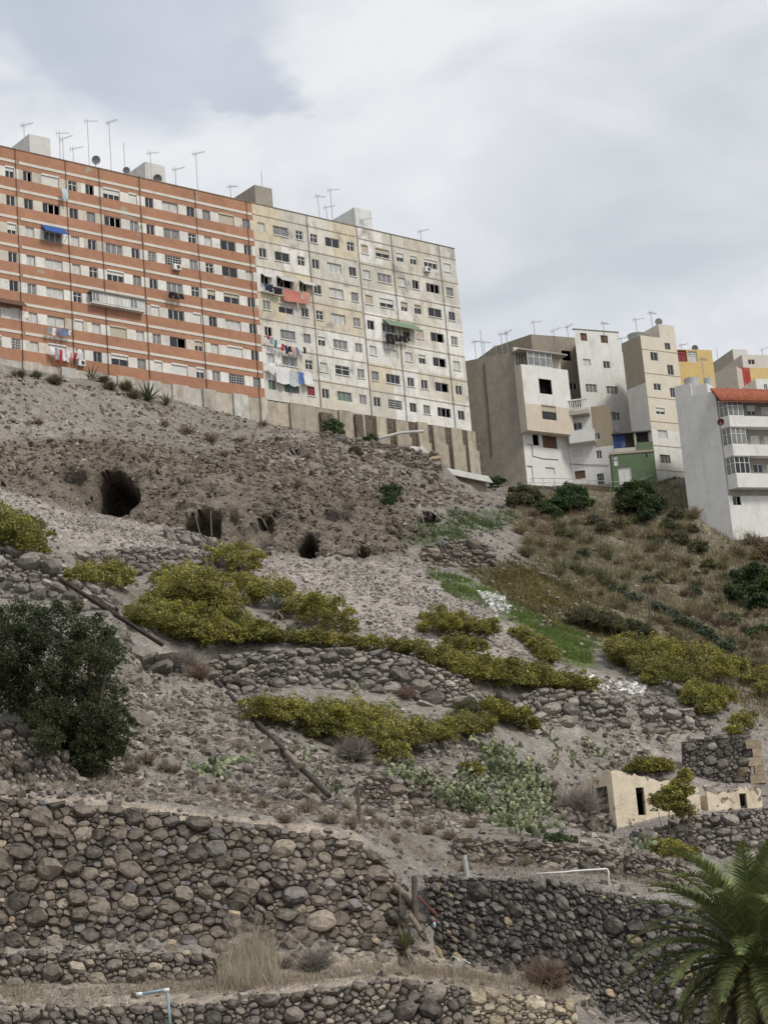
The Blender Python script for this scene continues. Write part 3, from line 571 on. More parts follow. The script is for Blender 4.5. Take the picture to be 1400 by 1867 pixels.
def facade(Fc, u0, u1, z0, z1, holes, colf, depth=.22, ub=(), zb=(), off=0, rev=None, z1f=None):
    """wall sheet with real openings and reveals -> (verts, faces, face colours)"""
    us = sorted(set([u0, u1]+[round(v, 4) for h in holes for v in h[:2]]+list(ub))); us = [u for u in us if u0-1e-6 <= u <= u1+1e-6]
    zs_ = sorted(set([z0, z1]+[round(v, 4) for h in holes for v in h[2:4]]+list(zb))); zs_ = [z for z in zs_ if z0-1e-6 <= z <= z1+1e-6]
    H = [tuple(round(v, 4) for v in h[:4]) for h in holes]; V = []; Fs = []; C = []; idx = {}
    def vt(u, z, o=0):
        k = (round(u, 4), round(z, 4), o)
        if k not in idx: idx[k] = len(V); V.append(Fc.P(u, z, off-o))
        return idx[k]
    for i in range(len(us)-1):
        um = (us[i]+us[i+1])/2; hh = [h for h in H if h[0] < um < h[1]]
        for j in range(len(zs_)-1):
            zm = (zs_[j]+zs_[j+1])/2
            if any(h[2] < zm < h[3] for h in hh): continue
            Fs.append((vt(us[i], zs_[j]), vt(us[i+1], zs_[j]), vt(us[i+1], zs_[j+1]), vt(us[i], zs_[j+1]))); C.append(colf(um, zm))
    for a, b, c, d in H:
        k = rev or colf((a+b)/2, d+.05)
        for (p, q) in (((a, c), (b, c)), ((b, c), (b, d)), ((b, d), (a, d)), ((a, d), (a, c))):
            n = len(V); V += [Fc.P(p[0], p[1], off), Fc.P(q[0], q[1], off), Fc.P(q[0], q[1], off-depth), Fc.P(p[0], p[1], off-depth)]; Fs.append((n, n+3, n+2, n+1)); C.append(k)
    return V, Fs, C
def wall_obj(name, geo, m, parent, origin):
    V, Fs, C = geo; o = Vector(origin); return link(name, meshdata(name, [v-o for v in V], Fs, [m], smooth=False, fcols=C), parent)
WCACHE = {}
def win_mesh(w, h, panes, frm, key, build):
    k = (round(w, 2), round(h, 2), panes, frm.name, key)
    if k not in WCACHE: WCACHE[k] = build()
    return WCACHE[k]
def window(Fc, parent, origin, u0, u1, z0, z1, kind='slide', panes=2, frm=None, off=-.13, shut=.5, glass=None, shm=None, sill=False, name='window'):
    """frame as the part; panes, shutters, sill and curtains are its pieces"""
    frm = frm or M_FRA; w, h = u1-u0, z1-z0; fw = .05; loc = Fc.P((u0+u1)/2, z0, off)-Vector(origin); rot = (0, 0, Fc.a); gl = glass or M_GLASS
    def fr():
        b = MB(); x0, x1 = -w/2, w/2
        b.box((x0, -.03, 0), (x1, .03, fw)); b.box((x0, -.03, h-fw), (x1, .03, h)); b.box((x0, -.03, fw), (x0+fw, .03, h-fw)); b.box((x1-fw, -.03, fw), (x1, .03, h-fw))
        for i in range(1, panes):
            x = x0+w*i/panes; b.box((x-.03, -.032, fw), (x+.03, .028, h-fw))
        if kind == 'cross': b.box((x0+fw, -.031, h*.62), (x1-fw, .029, h*.62+.045))
        if kind == 'bars':
            for i in range(1, panes*3): x = x0+w*i/(panes*3); b.box((x-.012, -.075, 0), (x+.012, -.055, h))
            for i in range(1, 4): b.box((x0, -.08, h*i/4-.012), (x1, -.05, h*i/4+.012))
        return meshdata('window', b.v, b.f, [frm], smooth=False)
    o = link(name, win_mesh(w, h, panes, frm, 'fr'+kind, fr), parent, loc, rot)
    def panel(nm, m, y, x0, x1, za, zb):
        def mk():
            b = MB(); b.box((x0, y, za), (x1, y+.012, zb)); return meshdata(nm, b.v, b.f, [m], smooth=False)
        return link(nm, win_mesh(w, h, panes, m, (nm, y, round(x0, 2), round(x1, 2), round(za, 2), round(zb, 2)), mk), o)
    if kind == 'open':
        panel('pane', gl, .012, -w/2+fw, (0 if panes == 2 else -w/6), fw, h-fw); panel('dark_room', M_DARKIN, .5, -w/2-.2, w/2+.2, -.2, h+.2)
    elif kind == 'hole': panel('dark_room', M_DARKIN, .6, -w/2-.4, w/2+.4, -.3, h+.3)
    else:
        for i in range(panes): panel('pane', gl, .012, -w/2+w*i/panes+.03, -w/2+w*(i+1)/panes-.03, fw, h-fw)
    if kind in ('shut', 'curtainshut'):
        sm = shm or M_SHUT; n = max(2, int(h*shut/.09))
        def sh():
            b = MB()
            for i in range(n): b.box((-w/2+.02, -.055, h-.02-h*shut*(i+1)/n+.008), (w/2-.02, -.035, h-.02-h*shut*i/n))
            b.box((-w/2, -.16, h-.03), (w/2, -.03, h+.13)); return meshdata('roller_shutter', b.v, b.f, [sm], smooth=False)
        link('roller_shutter', win_mesh(w, h, panes, sm, ('sh', round(shut, 2)), sh), o)
    if sill:
        def sl():
            b = MB(); b.box((-w/2-.08, -.22, -.07), (w/2+.08, .02, 0)); return meshdata('sill', b.v, b.f, [M_FRW], smooth=False)
        link('sill', win_mesh(w, h, panes, M_FRW, 'sill', sl), o)
    return o
# ---------------------------------------------------------------- the two long blocks
BF = Fac((BX0, BY0), (BX0+BD.x, BY0+BD.y)); NFL = 7; FH = 2.8
U_SPLIT = -.5*BUW-.05                       # where orange meets cream
U_L = -6.5*BUW; U_R = 3.5*BUW+.35; DEEP = 11.5
Z_ROOF = BZ0+2.42; Z_BOT = BZ0-6*FH-1.62
def rowz(r): return BZ0-r*FH
cols_u = {}
for un in range(-6, 4):
    for w, s in enumerate((-BS, 0, BS)): cols_u[(un, w)] = un*BUW+s
# what each window shows: rows top to bottom, from the photograph ('d' dark, 'c' curtained, 's' shutter part down, 'S' shutter down, 'o' open, 'b' barred, 'w' white pane, 'x' cross bar)
ORANGE = {-6: ['dcs', 'cds', 'sdc', 'dcd', 'ccs', 'dcs', 'csd'], -5: ['dcs', 'dcd', 'cds', 'ddd', 'cdd', 'dcS', 'dsb'],
          -4: ['oSx', 'dod', 'wdw', 'cwc', 'cwx', 'wcS', 'wSc'], -3: ['osS', 'cod', 'cdc', 'xsd', 'dcd', 'wSw', 'csd'],
          -2: ['dcd', 'dcx', 'bbd', 'ddx', 'ScS', 'dos', 'SSs'], -1: ['cSc', 'wdd', 'xcw', 'ssd', 'dwd', 'wSd', 'dbc']}
CREAM = {0: ['ccx', 'dcx', 'ood', 'dsd', 'ocd', 'ccx', 'gg r'.replace(' ', '')], 1: ['xcx', 'ccd', 'dcd', 'xcd', 'sdd', 'wxd', 'dgc'],
         2: ['Sss', 'wdw', 'Sss', 'ods', 'wwc', 'dcc', 'dbd'], 3: ['ssS', 'ood', 'scd', 'Soc', 'soc', 'dod', 'cod']}
def spec_win(ch, wide, rg):
    p = 3 if wide and rg.random() < .6 else 2; fr = rg.choice([M_FRW, M_FRA, M_FRA, M_FRW]); k = dict(panes=p, frm=fr)
    if ch == 'd': k.update(kind='slide', glass=rg.choice([M_GLASS, M_GLASS, M_GLASS2]))
    elif ch == 'c': k.update(kind='slide', glass=rg.choice([M_GLASS2, M_CURT, M_GLASS]))
    elif ch == 'w': k.update(kind='slide', glass=M_CURT, frm=M_FRW)
    elif ch == 's': k.update(kind='shut', shut=rg.choice([.35, .5, .62]), shm=rg.choice([M_SHUT, M_SHUTB]))
    elif ch == 'S': k.update(kind='shut', shut=.97, shm=rg.choice([M_SHUT, M_SHUT, M_SHUTB]))
    elif ch == 'o': k.update(kind='open', glass=M_GLASS)
    elif ch == 'b': k.update(kind='bars', frm=M_FRW)
    elif ch == 'x': k.update(kind='cross', frm=M_FRW)
    elif ch == 'g': k.update(kind='slide', glass=plain('shutter_grey_green', (.13, .18, .15)), frm=M_FRA)
    elif ch == 'r': k.update(kind='slide', glass=M_SHUTR, frm=M_FRB)
    return k
def block(name, label, u0, u1, units, table, m, orange, seed):
    rg = random.Random(seed); org = BF.P((u0+u1)/2, Z_BOT); root = empty(name, org, label, 'building')
    holes = []; info = []
    for un in units:
        for w in range(3):
            for r in range(NFL):
                hw = .92 if w == 1 else .46; hh = .50; u = cols_u[(un, w)]; zc = rowz(r); hh2 = hh
                if not orange and r == 0 and w != 1: hh2 = .47
                a = (u-hw, u+hw, zc-hh2, zc+hh)
                if a[1] > u1-.1: continue
                holes.append(a); info.append((a, table[un][r][w], w == 1))
    tint = {}
    def colf(u, z):
        r = max(0, min(NFL-1, int(round((BZ0-z)/FH)))); un = int(math.floor(u/BUW*2)); k = (un, r)
        if k not in tint: tint[k] = (rg.uniform(.86, 1.12), rg.random())
        t, q = tint[k]; zc = rowz(r)
        if orange:
            if abs(z-zc) < .5: return tuple(v*t*.98 for v in ((.66, .64, .59) if q < .75 else (.55, .50, .42)))
            return tuple(v*(.93+.14*q)*(t*.3+.7) for v in (.37, .195, .125))
        cs = [(.58, .545, .46), (.60, .57, .50), (.55, .52, .455), (.57, .53, .44), (.58, .51, .38), (.67, .65, .61), (.58, .56, .51)]
        if un >= 4 and r >= 2: cs = [(.64, .60, .52), (.68, .66, .61), (.60, .54, .44), (.70, .68, .64)]
        if un in (1, 2, 3) and 3 <= r <= 5: cs = [(.68, .66, .61), (.61, .54, .42), (.71, .69, .65)]
        c = cs[int(q*len(cs))]; return tuple(v*(t*.5+.5) for v in c)
    zb = [rowz(r)+s*.5 for r in range(NFL) for s in (-1, 1)]+[rowz(r)+1.4 for r in range(NFL)]; ub = [BUW*.5*k for k in range(-13, 8) if u0 < BUW*.5*k < u1]
    wall_obj('wall', facade(BF, u0, u1, Z_BOT, Z_ROOF, holes, colf, .24, ub, zb), m, root, org)
    for a, ch, wide in info: window(BF, root, org, *a, sill=(not orange and rg.random() < .5), **spec_win(ch, wide, rg))
    # relief bands
    if orange:
        brk = [u0, -4.5*BUW-.1, -2.5*BUW-.1, u1]
        for r in range(NFL):
            for i in range(len(brk)-1):
                b = MB(); V = []; z = rowz(r)+1.02
                for (u, zz, o) in ((brk[i]+.12, z, .0), (brk[i+1]-.12, z, 0), (brk[i+1]-.12, z+.27, 0), (brk[i]+.12, z+.27, 0), (brk[i]+.12, z, .05), (brk[i+1]-.12, z, .05), (brk[i+1]-.12, z+.27, .05), (brk[i]+.12, z+.27, .05)): V.append(BF.P(u, zz, o))
                b.add(V, [(4, 5, 6, 7), (0, 1, 5, 4), (1, 2, 6, 5), (2, 3, 7, 6), (3, 0, 4, 7)], 0, (.60, .57, .50)); b.build('white_band', M_WHITE, root, org, cols=True)
    else:
        for r in range(NFL):
            for i in range(2):
                b = MB(); z = rowz(r)+1.22-(.12 if i else 0); ua, ubb = (u0+.02, 1.48*BUW) if i == 0 else (1.52*BUW, u1)
                V = [BF.P(u, zz, o) for (u, zz, o) in ((ua, z, 0), (ubb, z, 0), (ubb, z+.10, 0), (ua, z+.10, 0), (ua, z, .045), (ubb, z, .045), (ubb, z+.10, .045), (ua, z+.10, .045))]
                b.add(V, [(4, 5, 6, 7), (0, 1, 5, 4), (1, 2, 6, 5), (2, 3, 7, 6), (3, 0, 4, 7)], 0, (.42, .37, .28)); b.build('string_course', m, root, org, cols=True)
    # body: sides, back and roof, with a low parapet cap along the front
    c1 = (.30, .27, .22) if orange else (.42, .38, .31); b = MB()
    q = [BF.P(u0, 0), BF.P(u0, 0, -DEEP), BF.P(u1, 0, -DEEP), BF.P(u1, 0)]
    for i in range(3): p, r2 = q[i], q[i+1]; b.add([(p.x, p.y, Z_BOT-4), (r2.x, r2.y, Z_BOT-4), (r2.x, r2.y, Z_ROOF), (p.x, p.y, Z_ROOF)], [(3, 2, 1, 0)], 0, c1)
    b.build('side_wall', M_CEMENT, root, org, cols=True)
    b = MB(); V = [BF.P(u, Z_ROOF-.9, o) for u, o in ((u0+.2, -.25), (u1-.2, -.25), (u1-.2, -DEEP+.2), (u0+.2, -DEEP+.2))]; b.add(V, [(0, 1, 2, 3)]); b.build('roof', M_ROOF, root, org)
    b = MB(); V = [BF.P(u, z, o) for z in (Z_ROOF, Z_ROOF+.09) for u, o in ((u0, .05), (u1, .05), (u1, -.22), (u0, -.22))]; b.add(V, [(4, 5, 6, 7), (0, 1, 5, 4), (1, 2, 6, 5), (2, 3, 7, 6), (3, 0, 4, 7)], 0, (.25, .2, .16)); b.build('parapet_cap', M_CONC, root, org, cols=True)
    # downpipes
    for u in ([-5.52*BUW, -4.55*BUW, -3.75*BUW, -3.2*BUW, -2.52*BUW, -1.55*BUW, -.62*BUW] if orange else [.52*BUW, 1.5*BUW, 2.2*BUW, 3.2*BUW]):
        if not (u0 < u < u1): continue
        b = MB(); b.tube([BF.P(u, Z_ROOF+.1, -.05), BF.P(u, Z_ROOF+.05, .1), BF.P(u+.03, (Z_ROOF+Z_BOT)/2, .1), BF.P(u, Z_BOT-.3, .1)], .034, 6); b.build('downpipe', M_DARKM, root, org, smooth=True)
    return root, org
RO, OO = block('apartment_block', 'long orange apartment block with white stripes and laundry', U_L, U_SPLIT, range(-6, 0), ORANGE, M_ORANGE, True, 3)
RC, OC = block('apartment_block', 'weathered cream apartment block joined to the orange one', U_SPLIT, U_R, range(0, 4), CREAM, M_BEIGE, False, 4)
# stair houses on the roofs
def roofbox(x0, x1, ytop, u_off, dep, col, m, parent, org, ybase=None, grille=None, sidecol=None, left_dep=None):
    ua, za = BF.uv(x0, ytop, -u_off); ub, zb = BF.uv(x1, ytop, -u_off); zt = za; b = MB(); P = [BF.P(ua, 0, -u_off), BF.P(ub, 0, -u_off), BF.P(ub, 0, -u_off-dep), BF.P(ua, 0, -u_off-dep)]
    b.prism([(p.x, p.y) for p in P], Z_ROOF-1, zt, 0, col); o = b.build('stair_house', m, parent, org, cols=True)
    b = MB(); P = [BF.P(ua-.12, 0, -u_off+.12), BF.P(ub+.12, 0, -u_off+.12), BF.P(ub+.12, 0, -u_off-dep-.12), BF.P(ua-.12, 0, -u_off-dep-.12)]; b.prism([(p.x, p.y) for p in P], zt, zt+.1, 0, tuple(v*.8 for v in col)); b.build('roof_slab', m, o, (0, 0, 0), cols=True)
    if grille:
        gu0, gu1, gz0, gz1 = BF.rect(*grille, -u_off); b = MB(); n = 6; k = 4
        for i in range(n):
            for j in range(k):
                du = (gu1-gu0)/n; dz_ = (gz1-gz0)/k; s = .5*(j % 2)*du
                if s and i == n-1: continue
                V = [BF.P(u, z, -u_off+o2) for o2 in (0, .02) for u, z in ((gu0+s+i*du+.05, gz0+j*dz_+.03), (gu0+s+(i+1)*du-.05, gz0+j*dz_+.03), (gu0+s+(i+1)*du-.05, gz0+(j+1)*dz_-.05), (gu0+s+i*du+.05, gz0+(j+1)*dz_-.05))]
                b.add(V, [(4, 5, 6, 7), (0, 1, 5, 4), (1, 2, 6, 5), (2, 3, 7, 6), (3, 0, 4, 7)])
        b.build('vent_grille', M_DARKIN, o, (0, 0, 0))
    return o
roofbox(53, 91, 243, 2.5, 5, (.58, .57, .54), M_WHITE, RO, OO, grille=(62, 268, 86, 280)); roofbox(264, 300, 294, 2.5, 4.5, (.58, .57, .54), M_WHITE, RO, OO)
roofbox(464, 495, 336, .3, 6, (.33, .30, .25), M_CEMENT, RC, OC, grille=(470, 361, 492, 374)); roofbox(646, 676, 377, 2.2, 7, (.64, .64, .62), M_WHITE, RC, OC)
# concrete foundation with piers and rubble panels
FP = [(-.05, .2), (.2, .16), (.45, .2)]
org = BF.P(1.5*BUW, Z_BOT-4); fr_ = empty('foundation_wall', org, 'stained concrete foundation with piers and rubble panels under the cream block', 'foundation')
def fbox(nm, u0, u1, z0, z1, o0, o1, col, m, parent=fr_, orgv=None):
    b = MB(); V = [BF.P(u, z, o) for z in (z0, z1) for u, o in ((u0, o0), (u0, o1), (u1, o1), (u1, o0))]; b.add(V, [(3, 2, 1, 0), (4, 5, 6, 7), (0, 1, 5, 4), (1, 2, 6, 5), (2, 3, 7, 6), (3, 0, 4, 7)], 0, col); return b.build(nm, m, parent, orgv or org, cols=True)
zf1 = Z_BOT-.02
M_RUB = varied('rubble_infill', (.13, .105, .082), .55, 3.2, 7, .9, 5, .16)
rgf = random.Random(5); u = -.5*BUW; i = 0
fbox('footing', -1.2*BUW, 3.72*BUW, Z_BOT-9, Z_BOT-2.6, -.5, .25, (.30, .265, .215), M_CONC)
while u < 1.1*BUW:
    w = rgf.uniform(1.6, 3.2); t = rgf.uniform(.85, 1.15); fbox('concrete_bay', u, u+w-.01, Z_BOT-9, zf1-rgf.uniform(.0, .2), -.3, .2+rgf.uniform(0, .3)*(i % 2), tuple(v*t for v in (.40, .35, .275)), M_CONC)
    if rgf.random() < .6: fbox('broken_panel', u+w*.2, u+w*.7, Z_BOT-3.2, zf1-rgf.uniform(.3, .9), .0, .56, (.2, .17, .13), M_RUB)
    u += w; i += 1
while u < 3.62*BUW:
    w = rgf.uniform(1.1, 1.9) if i % 2 == 0 else rgf.uniform(.7, 1.3)
    if i % 2 == 0: t = rgf.uniform(.85, 1.12); fbox('concrete_pier', u, u+w, Z_BOT-9, zf1-rgf.uniform(0, .25), -.3, .55, tuple(v*t for v in (.42, .365, .285)), M_CONC); fbox('concrete_pier', u-.12, u+w+.15, Z_BOT-9, Z_BOT-2.1+rgf.uniform(-.3, .3), -.25, .72, tuple(v*t for v in (.40, .35, .275)), M_CONC)
    else: fbox('rubble_panel', u, u+w, Z_BOT-9, zf1-.1, -.3, .22+rgf.uniform(0, .12), (.2, .16, .12), M_RUB if u > 1.1*BUW else M_CONC)
    u += w; i += 1
org2 = BF.P(-3*BUW, Z_BOT-3); fr2 = empty('foundation_wall', org2, 'pale concrete footing with buttresses under the orange block', 'foundation')
u = -6.5*BUW; i = 0
while u < -.55*BUW:
    w = rgf.uniform(1.2, 2.2); t = rgf.uniform(.8, 1.15); fbox('concrete_bay', u, min(u+w-.01, -.51*BUW), Z_BOT-7, zf1-(0 if i % 2 else .05), -.3, .12+.22*(i % 2)+rgf.uniform(0, .06), tuple(v*t for v in ((.43, .39, .33) if i % 3 else (.52, .50, .46))), M_CONC, fr2, org2); u += w; i += 1
# ---------------------------------------------------------------- the white houses on the right
def corner(px, py, z): q = atz(px, py, z); return Vector((q.x, q.y))
def body(name, parent, org, poly, z0, z1, col, m, skip=(0,), roof=True):
    """plain walls of a footprint except the edges in skip, which are built as facades with openings"""
    b = MB(); n = len(poly)
    for i in range(n):
        if i in skip: continue
        p, q = poly[i], poly[(i+1) % n]; b.add([(p.x, p.y, z0), (q.x, q.y, z0), (q.x, q.y, z1), (p.x, p.y, z1)], [(0, 1, 2, 3)], 0, col)
    o = b.build(name, m, parent, org, cols=True)
    if roof:
        b = MB(); c = sum(poly, Vector((0, 0)))/n; pl = [c+(p-c)*.97 for p in poly]; b.add([(p.x, p.y, z1-.55) for p in pl], [tuple(range(n))]); b.build('roof', M_ROOF, parent, org)
    return o
def front(parent, org, Fc, z0, z1, wins, col, m, u0=0, u1=None, off=0, colf=None, depth=.2, name='front_wall'):
    H = []; sp_ = []
    for wdef in wins:
        x0, y0, x1, y1 = wdef[:4]; kw = wdef[4] if len(wdef) > 4 else {}
        r = Fc.rect(x0, y0, x1, y1, off); H.append(r); sp_.append((r, kw))
    o = wall_obj(name, facade(Fc, u0, Fc.L if u1 is None else u1, z0, z1, H, colf or (lambda u, z: col), depth, off=off), m, parent, org)
    for r, kw in sp_:
        kw = dict(kw); nm = kw.pop('name', 'window'); window(Fc, parent, org, *r, off=off-.12, name=nm, **kw)
    return o
def slabbox(Fc, nm, u0, u1, z0, z1, o0, o1, col, m, parent, org):
    b = MB(); V = [Fc.P(u, z, o) for z in (z0, z1) for u, o in ((u0, o0), (u0, o1), (u1, o1), (u1, o0))]
    b.add(V, [(3, 2, 1, 0), (4, 5, 6, 7), (0, 1, 5, 4), (1, 2, 6, 5), (2, 3, 7, 6), (3, 0, 4, 7)], 0, col); return b.build(nm, m, parent, org, cols=True)
WH = (.68, .67, .64); CR = (.60, .54, .44); TAN = (.31, .275, .23)
dk = dict(kind='slide', panes=2, glass=M_GLASS, frm=M_FRA); dw = dict(kind='slide', panes=2, glass=M_GLASS, frm=M_FRW); d3 = dict(kind='slide', panes=3, glass=M_GLASS2, frm=M_FRW); hol = dict(kind='hole', panes=1, frm=M_FRB); br = dict(kind='slide', panes=2, glass=M_SHBR, frm=M_FRB); cu = dict(kind='slide', panes=2, glass=M_CURT, frm=M_FRW); hf_ = dict(kind='shut', shut=.55, frm=M_FRW); bs_ = dict(kind='bars', panes=2, frm=M_FRB)
# -- house with the bare side wall and the bay
zt = at(937, 641, 211).z; A = corner(937, 641, zt); Lf = corner(838, 660, zt); Bp = corner(1020, 652, zt); zb0 = at(966, 893, 210.5).z-4
h1 = empty('white_house', (A.x, A.y, zb0), 'narrow white house with glazed top gallery, cream bay and bare cement side wall', 'house'); o1 = Vector((A.x, A.y, zb0))
bk = (Bp-A).normalized(); fF = Fac(A, Bp); back = -fF.n*9
body('side_wall', h1, o1, [A, Bp, Bp*1.04, Lf*1.04, Lf], zb0, zt, TAN, M_CEMENT, (0,))
def cf1(u, z): return (.58, .52, .43) if z > zsp else WH
zsp = fF.uv(985, 786)[1]
front(h1, o1, fF, zb0, zt, [(940, 643, 956, 667, d3), (947, 689, 959, 712, dk), (951, 737, 963, 765, dict(kind='bars', panes=2, frm=M_FRB)), (971, 787, 982, 812, hol), (989, 792, 1015, 817, br), (962, 849, 972, 880, dict(kind='slide', panes=1, glass=M_FRW, frm=M_FRA, name='door')), (995, 852, 1012, 867, dict(kind='slide', panes=1, glass=M_SHUT, frm=M_FRW))], WH, M_WHITE, colf=cf1)
# bay
bo = 1.25; ub0, zz = fF.uv(962, 787, bo); ub1 = fF.L-.05; zlo = fF.uv(990, 787, bo)[1]; zhi = fF.uv(985, 668, bo)[1]; ztp = fF.uv(985, 640, bo)[1]
bay = MB(); V = [fF.P(ub0, zlo, 0), fF.P(ub0, zlo, bo), fF.P(ub0, zhi, bo), fF.P(ub0, zhi, 0), fF.P(ub1, zlo, 0), fF.P(ub1, zlo, bo), fF.P(ub1, zhi, bo), fF.P(ub1, zhi, 0)]
bay.add(V, [(0, 1, 2, 3), (7, 6, 5, 4), (0, 4, 5, 1), (3, 2, 6, 7)], 0, (.60, .55, .47)); bay.build('bay', M_WHITE, h1, o1, cols=True)
zsp2 = fF.uv(990, 742, bo)[1]
front(h1, o1, fF, zlo, zhi, [(983, 691, 1006, 718, hol), (988, 740, 1014, 765, dict(kind='shut', shut=.4, shm=M_SHUTB, frm=M_FRB, panes=2))], WH, M_WHITE, u0=ub0, u1=ub1, off=bo, colf=lambda u, z: WH if z > zsp2 else (.58, .50, .40), name='bay_front')
g0, g1, gz0, gz1 = fF.rect(962, 642, 1006, 668, bo); zt2 = gz1+.15
window(fF, h1, o1, g0, g1, gz0+.04, gz1, 'cross', 4, M_FRW, off=bo-.06, glass=M_GLASS2, name='glazed_gallery')
slabbox(fF, 'gallery_roof', ub0-.1, ub1+.1, gz1, gz1+.14, -.3, bo+.15, (.35, .33, .30), M_CEMENT, h1, o1)
slabbox(fF, 'parapet', -.02, fF.L, zt+.003, zt+.55, -.25, .02, (.56, .50, .41), M_WHITE, h1, o1)
# -- the balcony house
Zt2 = at(1022, 727, 210).z; A2 = Bp+fF.d*.02; C2 = corner(1112, 737, Zt2); zb2 = zb0
h2 = empty('white_house', (A2.x, A2.y, zb2), 'low white house with a balustrade balcony and a solid balcony', 'house'); o2 = Vector((A2.x, A2.y, zb2)); f2_ = Fac(A2, C2)
body('side_wall', h2, o2, [A2, C2, C2*1.015, A2*1.015], zb2, Zt2, (.6, .58, .53), M_WHITE, (0,))
utan = f2_.uv(1080, 780)[0]; ztan0 = f2_.uv(1095, 809)[1]
front(h2, o2, f2_, zb2, Zt2, [(1044, 770, 1061, 783, dw), (1044, 820, 1063, 833, dict(kind='shut', shut=.9, frm=M_FRW)), (1087, 821, 1097, 836, dw), (1048, 858, 1067, 873, br), (1089, 863, 1102, 890, dict(kind='bars', panes=1, frm=M_FRA, name='door')), (1082, 789, 1094, 801, dw)], WH, M_WHITE, colf=lambda u, z: (.34, .28, .20) if (u > utan and z > ztan0) else WH)
# balconies
u0, u1, z0, z1 = f2_.rect(1024, 741, 1074, 757, 1.0); slabbox(f2_, 'balcony_slab', u0, u1, z0, z0+.45, 0, 1.3, (.45, .41, .35), M_CEMENT, h2, o2)
bal = MB(); z0 += .45; zr = f2_.uv(1048, 729, 1.2)[1]
def bst(u, o): bal.tube([f2_.P(u, z0, o), f2_.P(u, z0+.25, o), f2_.P(u, z0+.45, o), f2_.P(u, zr-.08, o)], [.05, .09, .05, .06], 6)
k = int((u1-u0)/.24)
for i in range(k+1): bst(u0+.06+(u1-u0-.12)*i/k, 1.22)
for i in range(4): bst(u0+.06, .1+.28*i); bst(u1-.06, .1+.28*i)
V = [f2_.P(u, z, o) for z in (zr-.08, zr+.06) for u, o in ((u0, 1.12), (u0, 1.32), (u1, 1.32), (u1, 1.12))]; bal.add(V, [(3, 2, 1, 0), (4, 5, 6, 7), (0, 1, 5, 4), (1, 2, 6, 5), (2, 3, 7, 6), (3, 0, 4, 7)])
bal.build('balustrade', M_FRW, h2, o2)
u0, u1, z0, z1 = f2_.rect(1037, 786, 1084, 806, 1.2)
slabbox(f2_, 'balcony', u0, u1, z0, z0+.16, 0, 1.3, WH, M_WHITE, h2, o2)
for (a, b_, oa, ob) in ((u0, u1, 1.18, 1.3), (u0, u0+.12, 0, 1.18), (u1-.12, u1, 0, 1.18)): slabbox(f2_, 'balcony_parapet', a, b_, z0+.16, z1+.1, oa, ob, WH, M_WHITE, h2, o2)
# -- bare cement upper storey behind it
zt3 = at(972, 610, 225).z; A3 = corner(968, 609, zt3); C3 = corner(1058, 616, zt3); f3_ = Fac(A3, C3); zb3 = Zt2-6
h3 = empty('cement_house', (A3.x, A3.y, zb3), 'unpainted cement house rising behind the glazed gallery', 'house'); o3 = Vector((A3.x, A3.y, zb3))
L3 = A3+Vector((-4.2, 3.4))
body('side_wall', h3, o3, [A3, C3, C3-f3_.n*8, L3-f3_.n*5, L3], zb3, zt3, (.27, .235, .185), M_CEMENT, (0,))
front(h3, o3, f3_, zb3, zt3, [(1024, 639, 1041, 657, hol), (1038, 697, 1052, 710, dw)], (.29, .255, .205), M_CEMENT)
# -- tall white house
zt4 = at(1048, 600, 221.5).z; A4 = corner(1046, 600, zt4); C4 = corner(1152, 608, zt4); f4 = Fac(A4, C4); zb4 = zb0
h4 = empty('white_house', (A4.x, A4.y, zb4), 'tall plain white house with brown shuttered top windows', 'house'); o4 = Vector((A4.x, A4.y, zb4))
L4 = A4*1.02; u4 = f4.uv(1127, 606)[0]
body('side_wall', h4, o4, [A4, f4.o+f4.d*u4, (f4.o+f4.d*u4)*1.04, A4*1.04, L4], zb4, zt4, (.30, .265, .215), M_CEMENT, (0,))
front(h4, o4, f4, zb4, zt4, [(1058, 607, 1070, 621, br), (1095, 611, 1108, 625, br), (1063, 654, 1077, 667, cu), (1100, 658, 1112, 671, dw), (1068, 700, 1088, 715, d3), (1106, 704, 1127, 718, d3), (1077, 747, 1092, 757, dw), (1110, 751, 1131, 766, d3)], WH, M_WHITE, u1=u4)
z45 = f4.uv(1140, 632)[1]
front(h4, o4, f4, zb4, z45, [], WH, M_WHITE, u0=u4+.004, name='lower_wing_wall')
slabbox(f4, 'parapet_cap', -.05, u4+.05, zt4+.002, zt4+.1, -.3, .06, (.2, .19, .18), M_CONC, h4, o4)
